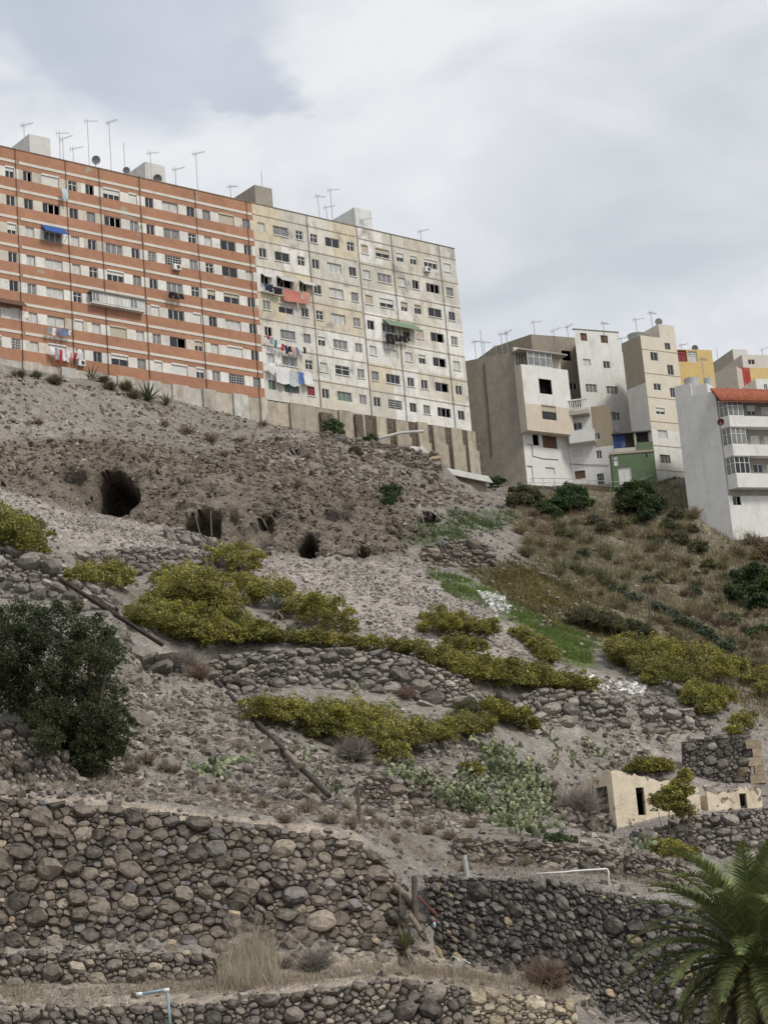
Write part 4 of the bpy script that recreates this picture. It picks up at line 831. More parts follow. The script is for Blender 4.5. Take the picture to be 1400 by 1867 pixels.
# -- cream tower
zt5 = at(1167, 611, 211).z; A5 = corner(1167, 611, zt5); C5 = corner(1232, 619, zt5); L5 = corner(1133, 626, zt5); f5 = Fac(A5, C5); zb5 = zb0
h5 = empty('cream_tower_house', (A5.x, A5.y, zb5), 'tall narrow cream tower house with small windows and a dish on top', 'house'); o5 = Vector((A5.x, A5.y, zb5))
s5 = Fac(L5, A5); zc5 = s5.uv(1155, 706)[1]
body('rear_wall', h5, o5, [A5, C5, C5*1.045, L5*1.045, L5], zb5, zt5, (.34, .30, .24), M_CEMENT, (0, 4))
wall_obj('side_wall', facade(s5, 0, s5.L, zb5, zt5, [], lambda u, z: (.31, .265, .205) if z > zc5 else (.57, .555, .52), .1, ub=[s5.L*.45], zb=[zc5]), M_WHITE, h5, o5)
zw5 = f5.uv(1200, 773)[1]
front(h5, o5, f5, zb5, zt5, [(1186, 642, 1199, 657, dk), (1212, 625, 1222, 637, dk), (1217, 665, 1228, 683, dk), (1192, 699, 1205, 711, dw), (1222, 707, 1231.5, 724, dk), (1196, 743, 1212, 755, hf_), (1199, 784, 1217, 799, cu), (1203, 829, 1222, 844, dict(kind='bars', panes=3, frm=M_FRB, glass=M_CURT))], (.62, .56, .46), M_WHITE, colf=lambda u, z: (.62, .56, .46) if z > zw5 else WH)
for i in range(7):
    z = zt5-1.6-2.75*i; slabbox(f5, 'string_course', 0, f5.L, z, z+.07, 0, .04, (.45, .38, .3), M_WHITE, h5, o5)
ua = f5.uv(1202, 605)[0]; zp = f5.uv(1215, 592)[1]; slabbox(f5, 'stair_house', ua, f5.L-.02, zt5+.003, zp, -4, -.01, (.62, .57, .48), M_WHITE, h5, o5)
b = MB(); q = f5.P(f5.uv(1184, 596)[0], 0, -2.5); b.tube([(q.x, q.y, zt5-.3), (q.x, q.y, zt5+.1), (q.x, q.y, zt5+1.0), (q.x, q.y, zt5+1.05), (q.x, q.y, zt5+1.15)], [.85, .85, .95, 1.0, .9], 18)
wt_ = b.build('water_tank', M_FRA, None, (q.x, q.y, zt5-.3), smooth=True, sharp=40); tag(wt_, 'round grey water tank on the roof of the cream tower house', 'water tank')
# -- green house and its blue porch
zg0 = zb0; zgt = at(1115, 826, 209.5).z; Ag = corner(1113, 829, zgt); Cg = corner(1192, 823, zgt); fg = Fac(Ag, Cg); GRN = (.125, .175, .10)
h6 = empty('green_house', (Ag.x, Ag.y, zg0), 'small green house with a white door and a blue open porch above', 'house'); o6 = Vector((Ag.x, Ag.y, zg0))
body('side_wall', h6, o6, [Ag, Cg, Cg-fg.n*1.2, Ag-fg.n*1.2], zg0, zgt, GRN, M_GREENW, (0,))
front(h6, o6, fg, zg0, zgt, [(1128, 851, 1152, 884, dict(kind='slide', panes=2, glass=M_SHUT, frm=M_FRW, name='door')), (1119, 831, 1127, 849, dict(kind='slide', panes=1, glass=M_FRW, frm=M_FRW)), (1175, 826, 1182, 834, dict(kind='slide', panes=1, glass=M_GLASS, frm=M_FRW))], GRN, M_GREENW)
slabbox(fg, 'coping', -.05, fg.L+.05, zgt+.002, zgt+.22, -1.3, .07, (.40, .33, .25), M_WHITE, h6, o6)
pu0, pu1, pz0, pz1 = fg.rect(1118, 792, 1140, 820, -1.1); slabbox(fg, 'blue_porch_wall', pu0, pu1, zgt+.25, pz1, -1.25, -1.1, (.035, .06, .16), M_WHITE, h6, o6)
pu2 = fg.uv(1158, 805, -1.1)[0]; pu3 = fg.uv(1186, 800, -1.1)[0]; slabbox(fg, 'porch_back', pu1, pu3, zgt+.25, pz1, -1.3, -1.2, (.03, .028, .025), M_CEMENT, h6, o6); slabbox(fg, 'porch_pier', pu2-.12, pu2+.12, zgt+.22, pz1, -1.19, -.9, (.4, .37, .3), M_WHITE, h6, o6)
slabbox(fg, 'porch_roof', pu0-.1, pu3+.1, pz1+.003, pz1+.12, -1.4, -.7, (.12, .11, .10), M_CEMENT, h6, o6); slabbox(fg, 'upper_wall', pu2+.14, pu3+.1, zgt+.222, zgt+1.35, -.95, -.75, GRN, M_GREENW, h6, o6)
slabbox(fg, 'porch_parapet', pu0, pu2-.14, zgt+.222, zgt+.9, -1.05, -.9, (.45, .42, .37), M_WHITE, h6, o6)
# -- yellow house
zy = at(1233, 637, 219).z; Ay = corner(1225, 636, zy); Cy = corner(1297, 638, zy); fy = Fac(Ay, Cy); zyb = zb0-2
h7 = empty('yellow_house', (Ay.x, Ay.y, zyb), 'yellow house with a dark red shutter beside a white window', 'house'); o7 = Vector((Ay.x, Ay.y, zyb))
body('side_wall', h7, o7, [Ay, Cy, Cy*1.03, Ay*1.03], zyb, zy, (.50, .38, .18), M_WHITE, (0,))
front(h7, o7, fy, zyb, zy, [(1234, 638, 1252, 659, dict(kind='slide', panes=2, glass=M_SHUTR, frm=M_FRB)), (1254, 640, 1271, 660, dict(kind='cross', panes=2, glass=M_CURT, frm=M_FRW))], (.60, .44, .19), M_WHITE)
# -- houses far behind
def simple(px0, py0, px1, py1, D, col, m, label, zdown, dep=6, wins=(), side=None, nm='house'):
    z = at(px0, py0, D).z; a = corner(px0, py0, z); c_ = corner(px1, py1, z); f = Fac(a, c_); zb_ = z-zdown; og = Vector((a.x, a.y, zb_))
    h = empty(nm, og, label, 'house'); body('side_wall', h, og, [a, c_, c_-f.n*dep, a-f.n*dep], zb_, z, side or col, m, (0,)); front(h, og, f, zb_, z, wins, col, m); return h, f, og, z
simple(1335, 636, 1362, 637, 262, (.60, .58, .54), M_WHITE, 'small white rooftop room behind the pink house', 12, 8, side=(.34, .30, .25))
simple(1352, 646, 1470, 649, 250, (.60, .55, .50), M_WHITE, 'pale pink house with a small white window behind the tiled roof', 16, 8, [(1364, 655, 1376, 664, dw)], side=(.48, .42, .36))
h, f, og, z = simple(1300, 680, 1342, 668, 240, (.52, .46, .38), M_WHITE, 'cream house with a sloping side wall behind the water tanks', 14, 6, side=(.5, .44, .37))
h, f, og, z = simple(1341, 669, 1366, 670, 239, (.36, .06, .05), M_BEIGE, 'narrow house front with flaking red paint', 14, 5)
simple(1364, 670, 1470, 672, 241, (.62, .46, .22), M_WHITE, 'yellow house behind the red tiled roof', 14, 5)
simple(1377, 690, 1470, 692, 225, WH, M_WHITE, 'small white house right above the red tiled roof', 12, 5, [(1393, 700, 1399, 711, dw)])
# -- white house with bays and tiled roof
z8 = at(1303, 712, 198).z; A8 = corner(1303, 712, z8); C8 = corner(1480, 716, z8); L8 = corner(1231, 729, z8); f8 = Fac(A8, C8); z8b = at(1327, 1018, 195.5).z-4
h8 = empty('white_house', (A8.x, A8.y, z8b), 'big white house with three glazed corner bays under a red tiled eave', 'house'); o8 = Vector((A8.x, A8.y, z8b)); s8 = Fac(L8, A8)
body('rear_wall', h8, o8, [A8, C8, C8*1.06, L8*1.05, L8], z8b, z8, (.58, .57, .55), M_WHITE, (0, 4))
wall_obj('side_wall', facade(s8, 0, s8.L, z8b, z8, [], lambda u, z: (.60, .595, .575), .1), M_WHITE, h8, o8)
us_, zs8 = s8.uv(1262, 690); us2 = s8.L*.9; slabbox(s8, 'side_parapet', .02, s8.L*.42, z8+.003, s8.uv(1250, 700)[1], -.3, 0, (.60, .595, .575), M_WHITE, h8, o8); slabbox(s8, 'tank_room', s8.L*.36, s8.L*.8, z8+.003, z8+1.1, -3, -.32, WH, M_WHITE, h8, o8)
GR8 = (.27, .25, .22)
zlow = f8.uv(1330, 893)[1]; bands = []
wl = [(1362, 741, 1378, 757, dict(kind='shut', shut=.5, frm=M_FRW)), (1388, 742, 1406, 757, cu), (1368, 794, 1386, 810, cu), (1393, 795, 1412, 810, cu), (1374, 846, 1391, 862, dw), (1398, 847, 1416, 862, cu), (1336, 904, 1351, 921, dict(kind='open', frm=M_FRA))]
def cf8(u, z):
    if z < zlow: return WH
    return GR8
front(h8, o8, f8, z8b, z8, wl, WH, M_WHITE, colf=cf8)
for (ya, yb, yc) in ((729, 758, 779), (779, 810, 832), (832, 863, 890)):
    ub1 = f8.uv(1354+(ya-729)*.12, (ya+yb)/2, .9)[0]; zt_ = f8.uv(1330, ya, .9)[1]; zm = f8.uv(1335, yb, .9)[1]; zl = f8.uv(1335, yc-1.5, .9)[1]; u0 = .15
    # apron that runs on along the whole front, and the glazed bay above it
    b = MB(); pl = [(u0, 0), (u0+.55, .95), (f8.L, .95), (f8.L, 0)]; V = [f8.P(u, z, o) for z in (zl, zm) for u, o in pl]; b.add(V, [(0, 1, 5, 4), (1, 2, 6, 5), (2, 3, 7, 6), (4, 5, 6, 7), (3, 2, 1, 0)], 0, WH); b.build('apron_wall', M_WHITE, h8, o8, cols=True)
    fb = Fac(f8.P(u0+.55, 0, .95).xy, f8.P(ub1, 0, .95).xy); window(fb, h8, o8, 0, fb.L, zm+.004, zt_, 'cross', 3, M_FRW, off=-.05, glass=M_GLASS2 if ya != 832 else M_GLASS, name='bay_window')
    fs = Fac(f8.P(u0, 0, .05).xy, f8.P(u0+.55, 0, .95).xy); window(fs, h8, o8, 0, fs.L-.03, zm+.004, zt_, 'cross', 2, M_FRW, off=-.05, glass=M_GLASS2, name='bay_window')
    b = MB(); pl = [(u0-.05, 0), (u0+.5, 1.05), (ub1+.08, 1.05), (ub1+.08, 0)]; V = [f8.P(u, z, o) for z in (zt_, zt_+.12) for u, o in pl]; b.add(V, [(0, 1, 5, 4), (1, 2, 6, 5), (2, 3, 7, 6), (4, 5, 6, 7), (3, 2, 1, 0), (3, 0, 4, 7)], 0, (.5, .48, .44)); b.build('bay_roof', M_WHITE, h8, o8, cols=True)
# tiled eave: each run of tiles one ridge
ze = f8.uv(1330, 730, 1.3)[1]; zr_ = f8.uv(1330, 709, -.4)[1]; b = MB(); n = 0; u = -.15; tl = []
while u < f8.L:
    k = MB(); k.tube([f8.P(u, ze, 1.35), f8.P(u, (ze+zr_)/2+.02, .45), f8.P(u, zr_, -.45)], .12, 7); k.build('tile_run', M_TILE, h8, o8, smooth=True); u += .21
b = MB(); V = [f8.P(-.25, ze-.08, 1.35), f8.P(f8.L, ze-.08, 1.35), f8.P(f8.L, zr_-.06, -.45), f8.P(-.25, zr_-.06, -.45)]; V += [v-Vector((0, 0, .1)) for v in V]; b.add(V, [(0, 1, 2, 3), (7, 6, 5, 4), (0, 4, 5, 1), (3, 7, 4, 0)]); b.build('eave_board', M_RUST, h8, o8)
# water tanks on the terrace
for px, py, lab in ((1262, 704, 'banded water tank on the white house terrace, beside the parapet'), (1292, 703, 'banded water tank on the white house terrace, by the tiled roof')):
    q = at(px, py, 203); z0 = z8-.2; zt_ = at(px, py-13, 203).z; b = MB(); rr_ = .85 if px < 1280 else .5; zz = np.linspace(z0, zt_, 8); b.tube([(q.x, q.y, z) for z in zz], [rr_*(1 if i % 2 else .94) for i in range(8)], 16); tk = b.build('water_tank', M_FRA, None, (q.x, q.y, z0), smooth=True, sharp=50); tag(tk, lab, 'water tank')
# ================================================================== rocks, rubble and litter
def rock_mesh(name, seed, sub=2, cuts=9, sq=(1, .8, .65), cells=(.16, .145, .13)):
    rg = np.random.default_rng(seed); bm = bmesh.new(); bmesh.ops.create_icosphere(bm, subdivisions=sub, radius=1); V = np.array([v.co[:] for v in bm.verts]); Fs = [tuple(v.index for v in f.verts) for f in bm.faces]; bm.free()
    for _ in range(cuts):
        n = rg.normal(size=3); n /= np.linalg.norm(n); d = rg.uniform(.55, .88); k = V@n; m = k > d; V[m] -= np.outer(k[m]-d, n)
    V *= 1+.07*rg.normal(size=(len(V), 1)); V *= np.array(sq)
    return meshdata(name, V, Fs, [M_ROCK], cols=[cells]*len(V), sharp=32)
ROCKS = [rock_mesh('boulder', 40+i, 2, 7+i % 5, (1, rnd.uniform(.7, .95), rnd.uniform(.5, .8)), tuple(v*k for v in (.19, .165, .14))) for i, k in enumerate((1, 1.25, .8, 1.1, .7, 1.35, .9, 1.05))]
def boulder(px, py, r, label='rough grey boulder lying on the rubble slope', group='boulders on the slope', mi=None):
    p = hit(px, py+r*.6); s = r*p.y/F; o = link('boulder', ROCKS[mi if mi is not None else rnd.randrange(len(ROCKS))], None, p+Vector((0, s*.3, s*.3)), (rnd.uniform(-.3, .3), rnd.uniform(-.3, .3), rnd.uniform(0, 6)), (s, s, s)); return tag(o, label, 'boulder', group)
boulder(430, 1347, 27, 'big smooth flat-topped boulder beside the fallen pole', None, 5); boulder(488, 1358, 30, 'dark boulder tucked under the fallen pole', None, 4)
boulder(252, 1306, 30, 'large pale boulder at the edge of the dark green tree', None, 3); boulder(655, 866, 16, 'square boulder alone on the upper slope under the foundation', None, 1)
boulder(1184, 1330, 15, 'upright boulder at the foot of the wall beside the gully', None, 6); boulder(140, 1420, 22, 'pale sandy boulder above the dirt path', None, 5)
for x, y, r in [(300, 1330, 17), (345, 1332, 19), (378, 1370, 16), (398, 1345, 13), (330, 1380, 11), (415, 1385, 14), (450, 1400, 17), (480, 1405, 14), (290, 1370, 9), (265, 1215, 16), (285, 1230, 14), (240, 1240, 12), (460, 1370, 12), (500, 1385, 10), (355, 1400, 9),
                (440, 995, 12), (470, 1000, 15), (492, 998, 14), (518, 1000, 11), (600, 1005, 13), (630, 1004, 18), (580, 1008, 9), (648, 995, 11), (240, 772, 10), (20, 765, 11), (270, 778, 8), (1230, 1330, 9), (1205, 1345, 14), (1140, 1372, 12), (1165, 1380, 10), (1120, 1390, 14), (905, 1390, 12),
                (950, 1420, 10), (1095, 1490, 13), (1060, 1505, 12), (1030, 1500, 10), (1085, 1510, 9), (560, 1420, 9), (610, 1440, 8), (170, 1440, 12), (200, 1448, 10), (240, 1452, 9), (60, 1340, 12), (225, 1180, 9), (860, 1160, 9), (910, 1175, 10), (950, 1190, 9), (990, 1045, 9), (1010, 1050, 10), (1080, 1000, 8), (1230, 1015, 10), (1215, 1060, 8), (1300, 1130, 9), (1130, 980, 8), (310, 1290, 15), (360, 1285, 12), (400, 1310, 14), (340, 1265, 11), (270, 1345, 13), (365, 1345, 17), (405, 1365, 16), (440, 1320, 11), (310, 1365, 13), (520, 1400, 12), (475, 1430, 11), (540, 1350, 12), (420, 1290, 9), (655, 1405, 10), (620, 1385, 12), (590, 1365, 9), (380, 1425, 10), (300, 1425, 9), (1010, 1470, 13), (1040, 1490, 13), (985, 1490, 11), (1075, 1480, 11)]: boulder(x, y, r)
def scatter(n, polys, smin, smax, pw, cols, seed, inc=None, ylo=67, yhi=212):
    """angular stones spread over the ground where its picture position falls in a polygon"""
    rg = np.random.default_rng(seed); out = []
    while sum(len(o) for o in out) < n:
        k = 60000; y = rg.uniform(ylo, yhi, k); x = rg.uniform(-.24, .24, k)*y; Q_, cw_ = TS(x, y); pp = proj(Q_); m = np.zeros(k, bool)
        for p in polys: m |= inpoly(pp, p)
        m &= cw_ < .04
        dens_ = vnoise(x*.35, y*.35, seed)*.7+vnoise(x*1.3, y*1.3, seed+1)*.5
        m &= (rg.uniform(0, 1, k) < dens_**1.5)
        out.append(Q_[m])
        if len(out) > 60: break
    P = np.concatenate(out)[:n]; n = len(P); S = smin+(smax-smin)*rg.uniform(0, 1, n)**pw
    cube = np.array([(-1, -1, -1), (1, -1, -1), (1, 1, -1), (-1, 1, -1), (-1, -1, 1), (1, -1, 1), (1, 1, 1), (-1, 1, 1)], float)*.62; fq = np.array([(0, 3, 2, 1), (4, 5, 6, 7), (0, 1, 5, 4), (1, 2, 6, 5), (2, 3, 7, 6), (3, 0, 4, 7)])
    V = cube[None]*(1+rg.uniform(-.5, .3, (n, 8, 3))); V *= np.stack([rg.uniform(.75, 1.3, n), rg.uniform(.75, 1.2, n), rg.uniform(.6, 1.0, n)], 1)[:, None]
    a, b = rg.uniform(0, 6.28, n), rg.uniform(-.7, .7, n); ca, sa, cb, sb = np.cos(a), np.sin(a), np.cos(b), np.sin(b)
    R = np.zeros((n, 3, 3)); R[:, 0, 0] = ca; R[:, 0, 1] = -sa*cb; R[:, 0, 2] = sa*sb; R[:, 1, 0] = sa; R[:, 1, 1] = ca*cb; R[:, 1, 2] = -ca*sb; R[:, 2, 1] = sb; R[:, 2, 2] = cb
    V = np.einsum('nij,nkj->nki', R, V)*S[:, None, None]+P[:, None]; V[:, :, 2] += S[:, None]*.12
    cs = np.array(cols)[rg.integers(0, len(cols), n)]*rg.uniform(.75, 1.25, (n, 1)); return V.reshape(-1, 3), (fq[None]+(np.arange(n)*8)[:, None, None]).reshape(-1, 4), np.repeat(cs, 8, 0)
ALL = [(-60, 640), (1460, 860), (1460, 1900), (-60, 1900)]
Z_UP = [(-60, 660), (300, 730), (560, 790), (800, 860), (900, 920), (800, 950), (700, 900), (450, 830), (200, 800), (-60, 790)]; Z_UPR = [(430, 800), (560, 800), (800, 870), (880, 920), (740, 930), (560, 860), (430, 830)]
Z_LOWL = [(-60, 1440), (160, 1430), (230, 1180), (400, 1260), (640, 1280), (900, 1330), (900, 1500), (660, 1520), (400, 1470), (-60, 1450)]
Z_GUL = [(1080, 1230), (1220, 1250), (1180, 1380), (1240, 1440), (1100, 1520), (980, 1500), (1060, 1370)]
GC = [(.22, .192, .166), (.17, .146, .126), (.27, .24, .212), (.32, .288, .256), (.13, .112, .098)]
def stuff(name, geo, m, label, cat='rubble'):
    o = link(name, bigmesh(name, *geo[:2], m, geo[2], smooth=False)); tag(o, label, cat, kind='stuff'); return o
stuff('scree_gravel', scatter(15000, [Z_SCREE], .03, .17, 2.6, [(.31, .28, .255), (.25, .225, .202), (.36, .33, .30), (.19, .168, .15)], 3), M_GRAVEL, 'fine grey gravel covering the scree slope')
stuff('slope_rubble', scatter(10000, [Z_UP], .03, .30, 4.0, [(.21, .17, .137), (.165, .132, .105), (.26, .22, .18), (.29, .265, .235), (.125, .105, .09)], 4), M_GRAVEL, 'brown rubble littering the slope and cliff below the blocks')
stuff('cliff_stones', scatter(9000, [Z_CLIFF], .03, .26, 3.6, [(.18, .145, .112), (.14, .11, .086), (.23, .19, .15), (.10, .08, .064)], 14), M_GRAVEL, 'small stones set in the eroded cliff round the caves')
stuff('loose_rubble', scatter(5000, [Z_UPR], .05, .42, 3.0, [(.21, .175, .145), (.165, .135, .11), (.26, .225, .19), (.12, .10, .085)], 15), M_GRAVEL, 'coarser rubble below the concrete foundation')
stuff('terrace_rubble', scatter(19000, [Z_LOWL, Z_GUL], .035, .27, 3.4, GC, 5), M_GRAVEL, 'grey broken stones strewn over the terraces')
stuff('field_stones', scatter(14000, [ALL], .04, .28, 2.8, GC, 6), M_GRAVEL, 'small stones scattered all over the hillside')
LIT = [(.60, .60, .585), (.50, .50, .48), (.64, .63, .60), (.43, .42, .40)]
def litter(n, polys, smin, smax, seed): V, Fq, C = scatter(n, polys, smin, smax, 2.2, LIT, seed); return V, Fq, C
stuff('litter', litter(900, [Z_SCREE, Z_UP], .05, .17, 8), M_GRAVEL, 'white scraps of rubbish on the bare slope', 'litter')
stuff('white_debris', litter(900, [[(1050, 1225), (1100, 1238), (1180, 1252), (1170, 1268), (1090, 1262), (1040, 1245)], [(870, 1078), (920, 1085), (935, 1118), (905, 1125)], [(820, 1185), (840, 1178), (845, 1192), (820, 1195)], [(330, 960), (350, 955), (372, 975), (345, 985)]], .08, .26, 9), M_GRAVEL, 'white building rubble dumped in the gully', 'debris')
# ================================================================== plants
def leaves(P, Nn, S, C, rg, asp=.5, flop=.6):
    """one folded rhombus per leaf"""
    n = len(P); d = rg.normal(size=(n, 3)); nn = Nn*(1-flop)+d*flop; nn /= np.linalg.norm(nn, axis=1)[:, None]+1e-9
    t = np.cross(nn, rg.normal(size=(n, 3))); t /= np.linalg.norm(t, axis=1)[:, None]+1e-9; b = np.cross(nn, t); S = S[:, None]
    V = np.stack([P-t*S*.5, P+b*S*asp*.5+nn*S*.12, P+t*S*.5, P-b*S*asp*.5+nn*S*.12], 1).reshape(-1, 3)
    return V, np.arange(4*n).reshape(n, 4), np.repeat(C, 4, 0)
def lobes_points(lobes, dens, rg, inner=.55, low=-.25):
    Ps, Ns, Ls = [], [], []
    for (c, rx, ry, rz) in lobes:
        n = max(8, int(dens*(rx*ry+rx*rz+ry*rz)/3*58)); d = rg.normal(size=(n*2, 3)); d /= np.linalg.norm(d, axis=1)[:, None]; d = d[d[:, 2] > low][:n]
        lump = 1+.22*np.sin(d[:, 0]*5+c[0]*3)*np.sin(d[:, 1]*5+c[1])+.16*np.sin(d[:, 2]*9+d[:, 0]*7+c[2])
        k = (inner+(1.04-inner)*rg.uniform(0, 1, len(d))**.45)*lump; Ps.append(np.array(c)[None]+d*k[:, None]*np.array([rx, ry, rz])); Ns.append(d); t_ = rg.uniform(.68, 1.25); Ls.append(np.repeat([[t_*rg.uniform(.92, 1.05), t_, t_*rg.uniform(.8, 1.3)]], len(d), 0))
    return np.concatenate(Ps), np.concatenate(Ns), np.concatenate(Ls)
YEL = np.array([(.30, .27, .055), (.245, .235, .055), (.36, .315, .075), (.17, .175, .045), (.44, .40, .17), (.11, .12, .034)]); YW = [5, 5, 4, 3, 1.2, 3]
OLV = np.array([(.10, .105, .045), (.13, .13, .06), (.16, .15, .08), (.07, .075, .03)]); DKG = np.array([(.048, .06, .026), (.07, .084, .036), (.095, .106, .046), (.034, .042, .02), (.135, .138, .065)]); GRN_ = np.array([(.05, .085, .028), (.075, .115, .04), (.10, .14, .05), (.035, .055, .02)])
def foliage_obj(nm, lobes, root, org, dens, size, pal, w, seed, inner=.55, flop=.6, asp=.55, low=-.25):
    rg = np.random.default_rng(seed); P, Nn, LT = lobes_points(lobes, dens, rg, inner, low); w = np.array(w or [1]*len(pal), float); cl = vnoise(P[:, 0]*1.6, P[:, 2]*1.6+P[:, 1], seed)
    C = LT*pal[rg.choice(len(pal), len(P), p=w/w.sum())]*(.72+.56*cl)[:, None]*rg.uniform(.8, 1.2, (len(P), 1)); S = size*rg.uniform(.6, 1.35, len(P))
    V, Fq, Cc = leaves(P, Nn, S, C, rg, asp, flop); return link(nm, bigmesh(nm, V-np.array(org), Fq, M_LEAF, Cc, smooth=False), root)
def stems_obj(lobes, root, org, base, r=.03, n=6, m=None):
    b = MB()
    for i in range(n):
        c = Vector(lobes[i % len(lobes)][0]); e = c+Vector((rnd.uniform(-.3, .3), rnd.uniform(-.3, .3), rnd.uniform(0, .3)))*lobes[i % len(lobes)][1]; s = Vector((c.x+rnd.uniform(-.3, .3), c.y+.2, 0)); s.z = float(HT(s.x, s.y)[0])-.1; b.tube([s, s.lerp(e, .5)+Vector((rnd.uniform(-.1, .1), 0, .05)), e], [r, r*.7, r*.35], 5)
    return b.build('stems', m or M_TWIG, root, org, smooth=True)
SEED = [100]
def shrub(blobs, label, group=None, pal=YEL, w=YW, size=.15, dens=27, name='shrub', squash=.92, D=None, inner=.42, sub=8, flop=.72, cat='shrub'):
    lobes = []; SEED[0] += 1; rg = random.Random(SEED[0])
    full = [blobs[0]]
    for a_, b_2 in zip(blobs[:-1], blobs[1:]):
        if math.hypot(a_[0]-b_2[0], a_[1]-b_2[1]) > .9*(a_[2]+b_2[2])*.75: full.append(tuple((a_[i]+b_2[i])/2*(.92 if i == 2 else 1) for i in range(3)))
        full.append(b_2)
    for (px, py, r) in full:
        if D: p = at(px, py, D); R = r*D/F; lobes.append((tuple(p), R, R*.9, R*squash)); base_d = D
        else:
            p = hit(px, py+r*.8); R = r*p.y/F*1.08; q_ = at(px, py, p.y+R*.3); lobes.append((tuple(q_), R, R*.95, R*squash))
        c0 = lobes[-1][0]
        for _ in range(sub):
            a = rg.uniform(0, 6.28); k = rg.uniform(.16, .46); q = rg.uniform(.6, 1.15); lobes.append(((c0[0]+math.cos(a)*R*q, c0[1]+math.sin(a)*R*q*.8, c0[2]+R*squash*rg.uniform(-.3, .75)), R*k, R*k, R*k*.9))
    base = hit(blobs[0][0], blobs[0][1]+blobs[0][2]*.75); root = empty(name, base, label, cat, group)
    foliage_obj('foliage', lobes, root, base, dens, size, pal, w, SEED[0], inner, flop); stems_obj(lobes[::sub+1], root, base, base, n=min(10, 2+len(blobs)*2)); return root
YS = [([(20, 975, 35), (50, 1000, 27), (-25, 965, 40)], 'yellow green bush spilling over the pale boulder heap'),
      ([(150, 1058, 22), (185, 1060, 26), (220, 1060, 20)], 'yellow green bush standing alone below the long wall of small grey stones'),
      ([(330, 1075, 34), (370, 1090, 36), (400, 1112, 28), (308, 1098, 26)], 'domed yellow green bush below the two dry agave stalks'),
      ([(250, 1128, 22), (300, 1140, 26), (350, 1160, 26), (400, 1165, 28), (450, 1165, 25), (492, 1160, 17), (440, 1140, 18), (380, 1135, 22), (330, 1130, 24), (280, 1115, 20)], 'wide yellow green thicket behind the upper fallen pole'),
      ([(415, 1020, 22), (445, 1032, 20)], 'small yellow green bush in front of the caves'), ([(450, 1080, 22), (490, 1085, 25), (515, 1075, 14)], 'yellow green bush behind the grey agave'),
      ([(550, 1108, 22), (582, 1122, 26), (615, 1145, 22)], 'yellow green bush climbing the bank right of the grey agave'), ([(530, 1165, 15), (580, 1170, 16), (640, 1175, 14), (700, 1180, 15), (760, 1188, 16)], 'low yellow green hedge along the top of the boulder terrace wall'),
      ([(800, 1208, 22), (850, 1226, 25), (900, 1236, 26), (940, 1245, 27), (990, 1246, 20), (1040, 1250, 18), (1075, 1256, 12)], 'long yellow green hedge tumbling over the terrace wall towards the gully'),
      ([(800, 1140, 23), (850, 1146, 18), (890, 1152, 15)], 'yellow green bush at the foot of the scree by the concrete slab'), ([(830, 1178, 17), (870, 1185, 14)], 'small yellow green bush between hedge and slab'), ([(950, 1156, 12), (980, 1176, 13), (1000, 1200, 15)], 'narrow strip of yellow green bush beside the green grass'),
      ([(480, 1302, 24), (530, 1308, 25), (580, 1316, 29), (640, 1322, 32), (690, 1332, 32), (740, 1352, 27), (720, 1378, 18), (690, 1355, 24), (640, 1345, 24), (590, 1335, 20)], 'broad yellow green thicket below the boulder terrace wall'),
      ([(800, 1345, 23), (840, 1330, 23), (870, 1328, 18)], 'yellow green bush above the hanging prickly pears'), ([(900, 1300, 19), (940, 1316, 17), (965, 1326, 13)], 'yellow green bush under the right terrace wall'),
      ([(1150, 1195, 28), (1200, 1200, 27), (1250, 1215, 27), (1220, 1238, 26), (1300, 1225, 22), (1340, 1216, 14), (1270, 1200, 20), (1180, 1220, 22), (1130, 1185, 18)], 'large yellow green thicket below the bare pole'), ([(1280, 1275, 25), (1315, 1276, 18), (1290, 1296, 15)], 'yellow green bush above the wall beyond the gully'),
      ([(1355, 1320, 16), (1340, 1335, 10)], 'yellow green bush above the dark stone ruin'), ([(1168, 1400, 15), (1200, 1402, 16)], 'yellow green bush growing behind the plastered ruin'), ([(1195, 1545, 12), (1232, 1556, 17), (1255, 1560, 12)], 'yellow bush at the foot of the ruins terrace wall by the palm'),
      ([(1380, 1238, 16), (1398, 1260, 14)], 'yellow green bush at the right end of the weedy slope'), ([(855, 1405, 11), (870, 1412, 9)], 'tiny yellow bush among the prickly pears')]
for bl, lab in YS: shrub([(x_, y_, r_2*1.42) for x_, y_, r_2 in bl], lab, 'yellow green bushes on the terraces')
def ruinbush(): shrub([(1218, 1470, 30), (1240, 1436, 20), (1248, 1412, 12), (1250, 1485, 20), (1200, 1462, 18), (1225, 1450, 22)], 'yellow green tree growing against the front wall of the plastered ruin', None, D=116.6, name='bush')
ruinbush()
shrub([(1060, 1130, 24), (1100, 1140, 25), (1145, 1150, 20), (1180, 1165, 18)], 'grey green shrub patch beside the bright green grass', None, OLV, None, .15, 26)
shrub([(850, 1296, 20), (878, 1292, 14)], 'olive grey shrub under the terrace wall', None, OLV, None, .11, 40); shrub([(1260, 1280, 14), (1245, 1268, 10)], 'small grey green shrub next to the gully wall', None, OLV, None, .11, 40)
shrub([(1025, 1532, 13), (1000, 1528, 10), (1045, 1535, 9)], 'low green weeds on top of the wall behind the white pipe frame', None, GRN_*1.3, None, .13, 26)
